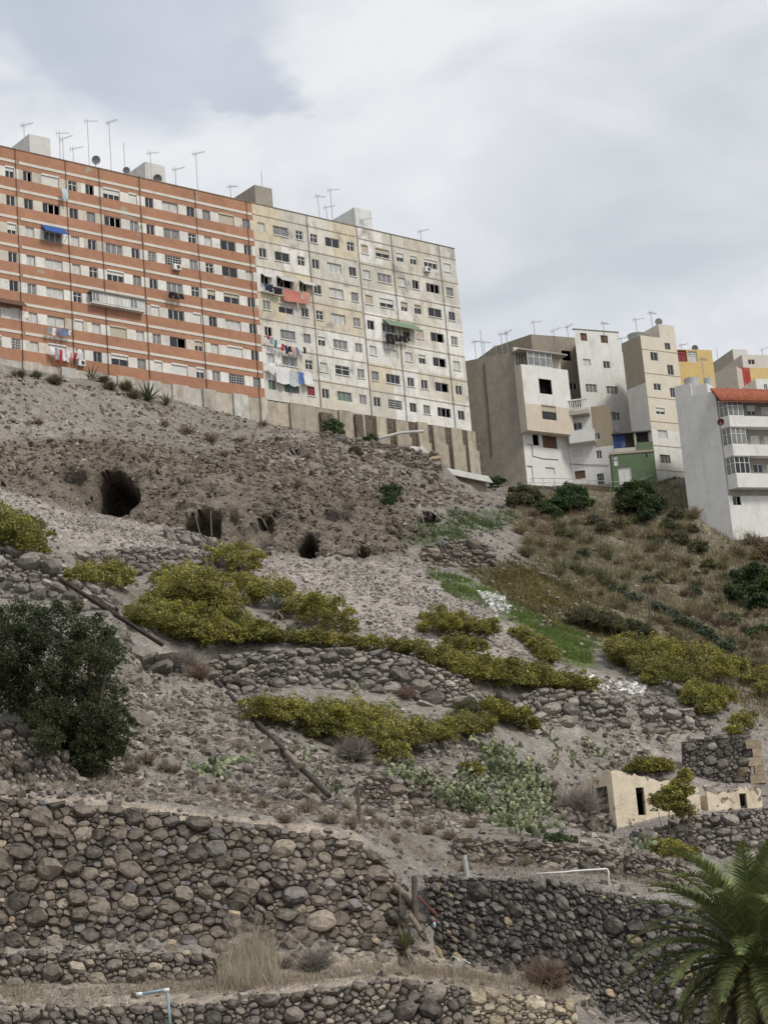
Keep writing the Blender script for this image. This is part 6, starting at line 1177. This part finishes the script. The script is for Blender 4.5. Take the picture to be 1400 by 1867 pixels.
# ================================================================== poles, pipes and rubbish
def gp(px, py, up=0): p = hit(px, py); return p+Vector((0, 0, up))
def pole(pts, r, m, name, label, cat, group=None, taper=1.0):
    b = MB(); P = [Vector(p) for p in pts]; k = len(P); b.tube(P, [r*(1-(1-taper)*i/(k-1)) for i in range(k)], 8); o = b.build(name, m, None, P[0], smooth=True, sharp=50); tag(o, label, cat, group); return o
M_POLE = varied('dark_weathered_pole', (.055, .045, .04), .35, 3, 5, .3, 15, .02)
def lay(a, b, n=9, lift=.12):              # a straight pole resting on the ground between two picture points
    H_ = [hit(a[0]+(b[0]-a[0])*t, a[1]+(b[1]-a[1])*t).y for t in np.linspace(0, 1, n)]; k, c0 = np.polyfit(np.linspace(0, 1, n), H_, 1); sh = min(h_-(c0+k*t) for h_, t in zip(H_, np.linspace(0, 1, n)))
    return between(a, b, c0+sh-lift, c0+k+sh-lift)
def between(a, b, D0, D1, n=6): return [at(a[0]+(b[0]-a[0])*t, a[1]+(b[1]-a[1])*t, D0+(D1-D0)*t) for t in np.linspace(0, 1, n)]
pole(lay((108, 1055), (296, 1176)), .13, M_POLE, 'fallen_pole', 'long dark pole fallen across the bank above the dark green tree', 'pole')
PL2 = lay((392, 1240), (600, 1452), 9, .9); pole(PL2, .13, M_POLE, 'fallen_pole', 'long dark pole slanting down across the boulders and prickly pears', 'pole')
pole([PL2[0].lerp(PL2[-1], t) for t in (.68, .73, .78)], .16, M_TWIG, 'pole_sleeve', 'pale sleeve wrapped round the slanting pole', 'sleeve')
def upright(px, y0, y1, r, m, name, label, cat, taper=.8, px1=None, D=None):
    b0 = hit(px, y0) if D is None else at(px, y0, D); t = at(px1 if px1 is not None else px, y1, b0.y); return pole([b0-Vector((0, 0, .3)), b0.lerp(t, .5), t], r, m, name, label, cat, None, taper)
upright(384, 1052, 918, .06, M_TWIG, 'agave_stalk', 'leaning dry agave stalk in front of the caves', 'dry stalk', .4, 351); upright(389, 1050, 930, .06, M_TWIG, 'agave_stalk', 'upright dry agave stalk in front of the second cave', 'dry stalk', .5, 384)
upright(1190, 1165, 1058, .09, M_WOOD, 'bare_pole', 'bare wooden pole standing on the weedy slope', 'pole', .7, 1178); upright(656, 1505, 1432, .09, M_WOOD, 'old_post', 'grey old post beside the low stone wall', 'post', .9, 652)
upright(757, 1680, 1598, .12, M_WOOD, 'wooden_post', 'weathered wooden post at the gap between the two tall walls', 'post', .95, 755, 83.2); upright(729, 1655, 1584, .02, M_METAL, 'thin_rod', 'thin metal rod beside the weathered post', 'rod', 1, 729, 83.5)
pole(between((748, 1670), (768, 1700), 82.6, 82.2, 3), .11, M_TWIG, 'cut_log', 'short pale log lying in the broken wall', 'log'); pole(between((718, 1615), (752, 1645), 84, 83.6, 3), .16, M_TWIG, 'cut_log', 'thick bleached log above the broken wall', 'log'); pole(between((762, 1636), (800, 1672), 83.6, 83.4, 3), .04, M_RUST, 'rusty_rod', 'rusty bent rod leaning on the dark stone wall', 'rod')
upright(852, 1598, 1560, .12, M_CORR, 'concrete_stump', 'leaning concrete stump on the wall top', 'post', .9, 846)
# white pipe frame
f0 = hit(1109, 1615); Df = f0.y; b = MB(); b.tube([at(978, 1594, Df), at(1030, 1591, Df), at(1045, 1589, Df), at(1105, 1585, Df), at(1107.5, 1586.5, Df), at(1109, 1591, Df), at(1109, 1614, Df)-Vector((0, 0, .3))], .042, 8); o = b.build('pipe_frame', M_FRW, None, f0, smooth=True); tag(o, 'white bent pipe frame on the terrace behind the dark wall', 'pipe')
M_BLUEP = plain('pale_blue_pipe', (.30, .40, .44), .5); b = MB(); b.tube([at(254, 1814, 72.4), at(300, 1806, 72.4), at(303, 1806.5, 72.4), at(305, 1810, 72.4), at(308, 1840, 72.4), at(311, 1880, 72.3)], .055, 10); o = b.build('blue_pipe', M_BLUEP, None, at(311, 1880, 72.3), smooth=True); tag(o, 'pale blue bent water pipe over the lowest wall', 'pipe')
b = MB()
for q in ((254, 1814), (303, 1806.5)): p = at(*q, 72.4); b.tube([p-Vector((.11, 0, 0)), p+Vector((.11, 0, 0))], .075, 10)
b.build('pipe_joint', M_FRW, o, o.location, smooth=True)
# white plastic chair, tipped over in the grass
cpz = hit(846, 1782); ch = empty('plastic_chair', cpz, 'white plastic chair tipped over in the dry grass', 'chair', rz=.5); ch.rotation_euler = (math.radians(-62), math.radians(14), .6); ch.location = cpz+Vector((0, 0, .28))
def cbox(nm, a, b_): b = MB(); b.box(a, b_); return b.build(nm, M_FRW, ch)
cbox('seat', (-.24, -.22, .40), (.24, .24, .435))
for i in range(5): cbox('back_slat', (-.2+.083*i, .22, .46), (-.14+.083*i, .25, .82))
cbox('back_rail', (-.25, .215, .82), (.25, .255, .88))
for sx in (-1, 1):
    for sy in (-1, 1): b = MB(); b.tube([(sx*.25, sy*.24, 0), (sx*.21, sy*.2, .40)], [.022, .03], 6); b.build('leg', M_FRW, ch, smooth=True)
    b = MB(); b.tube([(sx*.24, -.22, .43), (sx*.27, -.2, .62), (sx*.27, .22, .66)], .025, 6); b.build('armrest', M_FRW, ch, smooth=True)
p = at(792.5, 1692, 82.4); b = MB(); b.tube([p, p+Vector((0, 0, .16)), p+Vector((0, 0, .2)), p+Vector((0, 0, .22))], [.06, .06, .05, .025], 10); bo_ = b.build('plastic_bottle', plain('pale_blue_plastic', (.45, .58, .66), .3), None, p, smooth=True); tag(bo_, 'pale blue plastic bottle standing on the broken wall', 'bottle'); b = MB(); b.tube([(0, 0, .22), (0, 0, .29)], .03, 8); b.build('cap', plain('red_cap', (.4, .08, .05)), bo_)
# fallen gutter, sheets and the tin roof at the end of the foundation
def sheet(pts, label, th=.05, name='metal_sheet', m=None): b = MB(); V = [Vector(p) for p in pts]; n = (V[1]-V[0]).cross(V[3]-V[0]).normalized()*th; b.add(V+[v-n for v in V], [(0, 1, 2, 3), (7, 6, 5, 4), (0, 4, 5, 1), (1, 5, 6, 2), (2, 6, 7, 3), (3, 7, 4, 0)]); o = b.build(name, m or M_CORR, None, V[0]); tag(o, label, 'metal sheet'); return o
g = [on_facade(x, y, 1.9) for x, y in ((690, 799), (730, 789), (771, 786))]; pole(g, .16, M_CORR, 'fallen_gutter', 'pale gutter pipe hanging off the foundation', 'gutter')
q = [on_facade(x, y, o) for x, y, o in ((746, 818, 1.9), (772, 828, 1.9), (768, 815, 1.2), (750, 813, 1.2))]; sheet(q, 'small grey sheet lying at the foundation')
q = [on_facade(x, y, o) for x, y, o in ((764, 816, 2.2), (798, 856, 2.4), (803, 850, 1.9), (769, 811, 1.7))]; sheet(q, 'narrow metal sheet sliding down the foundation foot')
q = [on_facade(x, y, o) for x, y, o in ((800, 860, 3.0), (899, 880, 3.0), (890, 868, .9), (800, 850, .9))]; rf = sheet(q, 'long tin roof over the shelter at the end of the foundation', .08, 'tin_roof')
org3 = on_facade(870, 915, 2.2); sw = empty('shelter_wall', org3, 'low plastered wall under the tin roof', 'wall'); u0, z0 = BF.uv(800, 862, 2.2); u1, z1 = BF.uv(884, 875, 2.2); fbox('wall', u0, u1, z1-4.5, z1-.1, .3, 2.2, (.36, .31, .25), M_CONC, sw, org3)
hs = Fac(Lf, A); b = MB(); b.tube([hs.P(hs.uv(883, 662)[0], hs.uv(883, 662)[1], .06), hs.P(hs.uv(891, 760)[0], hs.uv(891, 760)[1], .06), hs.P(hs.uv(897, 832)[0], hs.uv(897, 832)[1], .06)], .05, 5); b.build('downpipe', M_DARKM, h1, o1)
for pts, par, oo, fc in (([(961, 809), (970, 811), (971, 831), (990, 836), (1018, 838)], h1, o1, fF), ([(1022, 838), (1031, 845), (1062, 847), (1110, 848)], h2, o2, f2_)):
    b = MB(); b.tube([fc.P(*fc.uv(*p_, .05), .05) for p_ in pts], .03, 4); b.build('cable', M_DARKM, par, oo)
# railing in front of the balcony house and the green house
ra = [at(968, 872, 209.2), at(1010, 872, 209.2), at(1060, 874, 209.4), at(1112, 878, 209.6), at(1155, 879, 209.6), at(1190, 866, 210)]; rl = empty('street_railing', ra[0], 'grey metal railing along the lane in front of the white houses', 'railing'); b = MB(); b.tube(ra, .035, 5); b.build('top_rail', M_RAIL, rl, ra[0]); b = MB(); b.tube([p-Vector((0, 0, .5)) for p in ra], .025, 5); b.build('middle_rail', M_RAIL, rl, ra[0])
for i in range(len(ra)-1):
    for t in (0, .5): p = ra[i].lerp(ra[i+1], t); b = MB(); b.tube([p, p-Vector((0, 0, 1.4))], .03, 5); b.build('rail_post', M_RAIL, rl, ra[0])
# lane retaining wall under the railing
la = [at(962, 884, 209.6), at(1060, 890, 209.8), at(1112, 893, 210), at(1165, 890, 210), at(1232, 868, 211)]; b = MB(); V = []
for p in la: V += [p-Vector((0, 0, 5)), p, p+Vector((0, 1.8, 0)), p+Vector((0, 1.8, -5))]
b.add(V, [(4*i+k, 4*i+(k+1) % 4, 4*i+4+(k+1) % 4, 4*i+4+k) for i in range(len(la)-1) for k in range(4)]); o = b.build('lane_wall', M_RUB, None, la[0]); tag(o, 'rough stone bank carrying the lane in front of the white houses', 'bank')
# ================================================================== roof aerials and dishes
def aerial(base, top, kind, label, group, yaw=0.0, name='tv_aerial'):
    root = empty(name, base, label, 'aerial', group); h_ = (top-base).length; b = MB(); b.tube([(0, 0, -.6), (0, 0, h_)], .035, 5); b.build('mast', M_METAL, root, (0, 0, 0)); c, s = math.cos(yaw), math.sin(yaw)
    if kind != 'plain':
        b = MB(); L_ = 1.3; zt_ = h_-.12; b.tube([(-c*L_*.25, -s*L_*.25, zt_), (c*L_*.75, s*L_*.75, zt_+(.3 if kind == 'tilt' else .05))], .022, 4)
        for i in range(6):
            t = -.2+.9*i/5; w_ = .42-.04*i; px_, py_ = c*L_*t, s*L_*t; zz = zt_+(.3 if kind == 'tilt' else .05)*(t+.25); b.tube([(px_-s*w_, py_+c*w_, zz), (px_+s*w_, py_-c*w_, zz)], .014, 4); 
            if i < 2: b.tube([(px_, py_, zz-.35), (px_, py_, zz+.35)], .014, 4)
        b.build('yagi', M_METAL, root, (0, 0, 0))
    return root
ra_ = random.Random(3); KL = {'yagi': 'comb shaped television aerial', 'tilt': 'tilted small television aerial', 'plain': 'bare thin mast without aerial'}
def blockaer(px, y0, y1, kind, off=-2.0): 
    u, z = BF.uv(px, y0, off); u2, z2 = BF.uv(px, y1, off); P0 = BF.P(u, Z_ROOF-.9, off); aerial(P0, BF.P(u, z2, off), kind, KL[kind]+(' on a very tall mast' if y0-y1 > 60 else '')+(' on the orange block roof' if px < 455 else ' on the cream block roof'), 'aerials on the long blocks', ra_.uniform(-.6, .8))
for a in [(45, 265, 226, 'yagi'), (110, 290, 241, 'yagi'), (116, 290, 252, 'tilt'), (134, 292, 270, 'tilt'), (163, 300, 219, 'yagi'), (203, 308, 222, 'yagi'), (228, 310, 260, 'plain'), (275, 300, 278, 'tilt'), (322, 350, 307, 'yagi'), (361, 350, 279, 'yagi'), (421, 356, 339, 'tilt'), (478, 335, 311, 'plain'), (582, 392, 356, 'yagi'), (606, 395, 345, 'yagi'), (596, 393, 377, 'tilt'), (768, 438, 420, 'yagi'), (662, 410, 400, 'tilt')]: blockaer(*a)
def dish(p, r, label, m=M_DISH, yaw=0.0, el=.5, group=None, pole_=1.0):
    root = empty('satellite_dish', p-Vector((0, 0, pole_)), label, 'dish', group); V = [(0, 0, 0)]; n = 16
    for k in (1, 2, 3):
        for i in range(n): a = 2*math.pi*i/n; rr_ = r*k/3; V.append((rr_*math.cos(a), -.35*r*(k/3)**2, rr_*math.sin(a)))
    Fs = [(0, 1+i, 1+(i+1) % n) for i in range(n)]+[(1+k*n+i, 1+(k+1)*n+i, 1+(k+1)*n+(i+1) % n, 1+k*n+(i+1) % n) for k in range(2) for i in range(n)]
    link('bowl', meshdata('bowl', V, Fs, [m]), root, (0, 0, pole_), (el, 0, yaw)); b = MB(); b.tube([(0, 0, 0), (0, 0, pole_)], .04, 6); b.build('mount', M_METAL, root, (0, 0, 0)); b = MB(); b.tube([(0, -.3*r, -r*.9), (0, -r*.95, -.1*r)], .02, 4); b.build('feed_arm', M_METAL, root, (0, 0, 0), loc=(0, 0, pole_), rot=(el, 0, yaw)); return root
u, z = BF.uv(174, 291, -1); dish(BF.P(u, z, -1), .45, 'large grey satellite dish between the tall masts on the orange block', yaw=.5, pole_=z-Z_ROOF+.9); u, z = BF.uv(230, 310, -1); dish(BF.P(u, z, -1), .36, 'smaller satellite dish on the orange block roof edge', yaw=.3, pole_=z-Z_ROOF+.9); u, z = BF.uv(287, 325, -1.2); dish(BF.P(u, z, -1.2), .45, 'dark mesh dish in front of the white stair house', M_METAL, .2, pole_=z-Z_ROOF+.9)
def roofaer(px, y0, y1, D, kind, lab='thin television aerial on the white houses', gr='aerials on the white houses'): p0 = at(px, y0, D); p1 = at(px, y1, D); p0.z -= .3; aerial(p0, Vector((p0.x, p0.y, p1.z)), kind, lab, gr, ra_.uniform(-1, 1))
for a in [(868, 655, 622, 218, 'tilt'), (880, 648, 601, 217, 'plain'), (884, 650, 622, 218, 'yagi'), (916, 640, 607, 216, 'yagi'), (926, 640, 604, 215, 'yagi'), (905, 645, 630, 216, 'tilt'), (975, 612, 585, 226, 'yagi'), (1010, 614, 602, 226, 'tilt'), (1035, 606, 594, 225, 'yagi'), (1101, 603, 587, 223, 'yagi'), (1162, 612, 580, 214, 'yagi'), (1133, 628, 616, 214, 'tilt'), (1189, 594, 568, 214, 'yagi'), (1243, 640, 628, 221, 'tilt'), (1285, 700, 652, 204, 'yagi'), (1391, 650, 636, 252, 'tilt'), (1308, 650, 635, 258, 'plain')]: roofaer(*a)
dish(at(1201, 586, 214.5), .42, 'grey dish on top of the cream tower house', yaw=-.3, pole_=.6); dish(at(1267, 634, 221), .38, 'grey dish on the yellow house roof', yaw=-.3, pole_=.5); dish(f8.P(f8.uv(1313, 769, 1.1)[0], f8.uv(1313, 769, 1.1)[1], 1.1), .38, 'rusty brown dish beside the glazed bay of the big white house', M_RUST, .2, pole_=.5)
# ================================================================== laundry, air conditioners, awnings
CL = {}
def clothmat(c):
    k = tuple(round(v, 2) for v in c)
    if k not in CL: CL[k] = varied('cloth_%d' % len(CL), c, .18, 5, 3, .2, 8, .03)
    return CL[k]
def cloth(Fc, px, py0, py1, wpx, col, label, group, off=.55, name='hanging_cloth', cat='laundry', seed=0):
    u, zt_ = Fc.uv(px, py0, off); _, zb_ = Fc.uv(px, py1, off); w_ = Fc.uv(px+wpx/2, py0, off)[0]-Fc.uv(px-wpx/2, py0, off)[0]; rg = random.Random(int(px*7+py0)); nx, nz = 7, 7; V = []; ph = rg.uniform(0, 6)
    for j in range(nz+1):
        for i in range(nx+1):
            a = i/nx-.5; t = j/nz; ww = w_*(1-.12*t*math.sin(ph+2)); yy = off+.07*t*math.sin(a*9+ph)+.04*math.sin(t*4+ph); V.append(Fc.P(u+a*ww+.03*math.sin(t*5+ph), zt_+(zb_-zt_)*(t+.06*math.sin(a*7+ph)*t), yy))
    Fs = [(j*(nx+1)+i, j*(nx+1)+i+1, (j+1)*(nx+1)+i+1, (j+1)*(nx+1)+i) for j in range(nz) for i in range(nx)]; og = Vector(V[nx//2]); me = meshdata('cloth', [Vector(v)-og for v in V], Fs, [clothmat(col)]); o = link(name, me, None, og); return tag(o, label, cat, group)
def line(Fc, x0, y0, x1, y1, label, off=.55): a = Fc.uv(x0, y0, off); b2 = Fc.uv(x1, y1, off); b = MB(); b.tube([Fc.P(*a, 0), Fc.P(*a, off), Fc.P(*b2, off), Fc.P(*b2, 0)], .018, 4); o = b.build('washing_line', M_METAL, None, Fc.P(*a, off)); tag(o, label, 'washing line')
def zz2(x, y): return x/2.8, y/2.8+450
WHT, GRY, RED, BLK, BLU, PNK, NAV = (.66, .66, .65), (.28, .29, .32), (.42, .04, .06), (.018, .018, .02), (.14, .18, .28), (.5, .24, .26), (.03, .035, .07)
line(BF, 88, 628, 150, 640, 'washing line under the lowest windows of the orange block')
for x, ya, yb, w_, c, l in [(268, 508, 548, 20, WHT, 'white'), (288, 516, 574, 18, GRY, 'grey'), (308, 524, 592, 17, RED, 'red'), (327, 528, 580, 16, WHT, 'white'), (346, 534, 586, 18, WHT, 'white'), (362, 538, 574, 12, PNK, 'pink'), (385, 540, 574, 14, RED, 'red'), (406, 522, 564, 22, WHT, 'white')]: cloth(BF, x/2.8, ya/2.8+450, yb/2.8+450, w_/2.8, c, l+' cloth on the washing line under the lowest orange block windows', 'clothes on the lowest line')
for x, ya, yb, w_, c, l in [(250, 408, 442, 22, GRY, 'grey'), (275, 414, 450, 18, WHT, 'white'), (300, 418, 455, 26, BLU, 'blue grey'), (332, 416, 456, 28, BLU, 'blue grey'), (356, 424, 450, 14, WHT, 'white')]: cloth(BF, x/2.8, ya/2.8+450, yb/2.8+450, w_/2.8, c, l+' clothes on the short line one floor above the lowest', 'clothes on the short line')
for x, ya, yb, w_ in [(872, 228, 262, 22), (897, 232, 268, 24), (925, 238, 266, 24)]: cloth(BF, x/2.8, ya/2.8+450, yb/2.8+450, w_/2.8, BLK, 'black garment hanging below a middle window of the orange block', 'black clothes on the orange block')
cloth(BF, 118, 343, 362, 11, (.42, .55, .60), 'pale blue towel hanging from an upper window of the orange block', None, name='towel')
for x, ya, yb, w_, c, l in [(240, 552, 585, 22, NAV, 'navy'), (262, 556, 594, 20, NAV, 'navy'), (285, 566, 604, 24, BLK, 'black'), (308, 574, 606, 22, BLK, 'black')]: cloth(BF, x/2.8+400, ya/2.8+320, yb/2.8+320, w_/2.8, c, l+' garment hanging under the open windows of the cream block', 'dark clothes on the cream block')
cloth(BF, 533, 529, 550, 30, (.48, .19, .15), 'red and white striped sheet hung out on the cream block', None, name='bed_sheet'); cloth(BF, 558, 533, 554, 14, (.50, .26, .21), 'second folded red striped sheet beside the big one', None, name='bed_sheet')
for i in range(11): t = i/10; cloth(BF, (248+185*t)/2.8+400, (85+62*t+22*math.sin(math.pi*t))/2.8+580, (108+64*t+26*math.sin(math.pi*t)+8*(i % 3))/2.8+580, 15/2.8, [(.3, .05, .1), GRY, (.05, .2, .2), WHT, RED, NAV, BLK, PNK, BLU, WHT, BLK][i], 'small coloured garment on the sagging line of the cream block', 'small clothes on the sagging line')
for x, ya, yb, w_ in [(860, 78, 128, 18), (880, 80, 132, 20), (902, 84, 120, 18), (924, 88, 118, 18), (946, 90, 124, 18), (964, 92, 116, 12)]: cloth(BF, x/2.8+400, ya/2.8+580, yb/2.8+580, w_/2.8, BLK, 'black garment under the green awning of the cream block', 'black clothes under the green awning')
for x, ya, yb, w_, c, l in [(268, 228, 282, 32, WHT, 'folded white shirt'), (322, 252, 332, 66, WHT, 'wide white sheet'), (380, 272, 346, 44, (.45, .48, .50), 'pale grey striped sheet'), (412, 276, 334, 30, (.10, .16, .38), 'blue cloth'), (452, 270, 338, 38, WHT, 'white towel')]: cloth(BF, x/2.8+400, ya/2.8+580, yb/2.8+580, w_/2.8, c, l+' hung out low on the cream block', None, name='bed_sheet')
line(BF, 487, 662, 572, 678, 'washing line holding the white sheets on the cream block'); cloth(f4, 1117, 766, 788, 22, WHT, 'white sheet hanging below the window of the tall white house', None, .4, 'bed_sheet')
def acunit(Fc, px, py, wpx, label, off=.02):
    u, z = Fc.uv(px, py, .2); w_ = wpx*200/F; o0 = Fc.P(u, z, off); root = empty('air_conditioner', o0, label, 'air conditioner', rz=Fc.a); b = MB(); b.box((-w_/2, -.38, -.28), (w_/2, 0, .28)); b.build('casing', M_FRW, root); b = MB(); b.tube([(w_*.12, -.385, 0), (w_*.12, -.40, 0)], .21, 14); b.build('fan_grille', M_DARKM, root); b = MB()
    for s in (-1, 1): b.box((s*w_*.35-.02, -.4, -.34), (s*w_*.35+.02, 0, -.30))
    b.build('bracket', M_METAL, root)
acunit(BF, 322, 487, 15, 'white air conditioner under a barred window of the orange block'); acunit(BF, 779, 491, 13, 'grey air conditioner high on the cream block'); acunit(BF, 148, 662, 13, 'white air conditioner low on the orange block by the yucca')
def awning(Fc, x0, x1, y0, y1, out_, col, label, m=None):
    u0, z1_ = Fc.uv(x0, y0, .02); u1, _ = Fc.uv(x1, y0, .02); zz = Fc.uv((x0+x1)/2, y1, out_)[1]; zt_ = Fc.uv((x0+x1)/2, y0, .02)[1]; b = MB(); V = [Fc.P(u0, zz, out_), Fc.P(u1, zz, out_), Fc.P(u1, zt_, .02), Fc.P(u0, zt_, .02)]; b.add(V+[v-Vector((0, 0, .05)) for v in V], [(0, 1, 2, 3), (7, 6, 5, 4), (0, 4, 5, 1), (1, 5, 6, 2), (3, 7, 4, 0)]); o = b.build('awning', clothmat(col), None, Fc.P((u0+u1)/2, zt_, .02)); tag(o, label, 'awning'); b = MB()
    for u in (u0+.05, u1-.05): b.tube([Fc.P(u, zz-.05, out_-.05), Fc.P(u, zz-.5, .03)], .02, 4)
    b.build('strut', M_METAL, o, o.location)
awning(BF, 75, 116, 413, 421, .9, (.035, .09, .28), 'blue awning over an upper window of the orange block'); awning(BF, -10, 42, 545, 552, .8, (.11, .07, .05), 'brown awning over a left window of the orange block'); awning(BF, 698, 756, 586, 594, 1.0, (.16, .22, .15), 'grey green awning above the black laundry on the cream block')
awning(BF, 476, 496, 499, 503, .7, (.45, .45, .43), 'small white awning at the first open window of the cream block'); awning(BF, 505, 536, 504, 510, .8, (.38, .38, .36), 'pale awning over the wide open window of the cream block'); awning(BF, 546, 570, 512, 517, .7, (.42, .42, .40), 'white awning over the third open window of the cream block')
# glazed gallery box and repair patches on the orange facade belong to that block
u0, u1, z0, z1 = BF.rect(168, 535, 264, 566, .6); zc_ = rowz(4)
b = MB(); V = [BF.P(u, z, o) for z in (zc_-.55, zc_-.48+.1) for u, o in ((u0, 0), (u0, .6), (u1, .6), (u1, 0))]; b.add(V, [(3, 2, 1, 0), (4, 5, 6, 7), (0, 1, 5, 4), (1, 2, 6, 5), (2, 3, 7, 6), (3, 0, 4, 7)], 0, (.6, .59, .56)); V = [BF.P(u, z, o) for z in (zc_+.6, zc_+.75) for u, o in ((u0-.1, 0), (u0-.1, .75), (u1+.1, .75), (u1+.1, 0))]; b.add(V, [(3, 2, 1, 0), (4, 5, 6, 7), (0, 1, 5, 4), (1, 2, 6, 5), (2, 3, 7, 6), (3, 0, 4, 7)], 0, (.22, .2, .18)); b.build('gallery_slab', M_CEMENT, RO, OO, cols=True)
fgal = Fac(BF.P(u0, 0, .6).xy, BF.P(u1, 0, .6).xy); n = 7
for i in range(n): window(fgal, RO, OO, fgal.L*i/n+.02, fgal.L*(i+1)/n-.02, zc_-.36, zc_+.58, 'slide', 2, M_FRW, off=0, glass=[M_GLASS2, M_CURT, M_SHUT, M_CURT, M_SHUT, M_GLASS2, M_CURT][i], name='gallery_window')
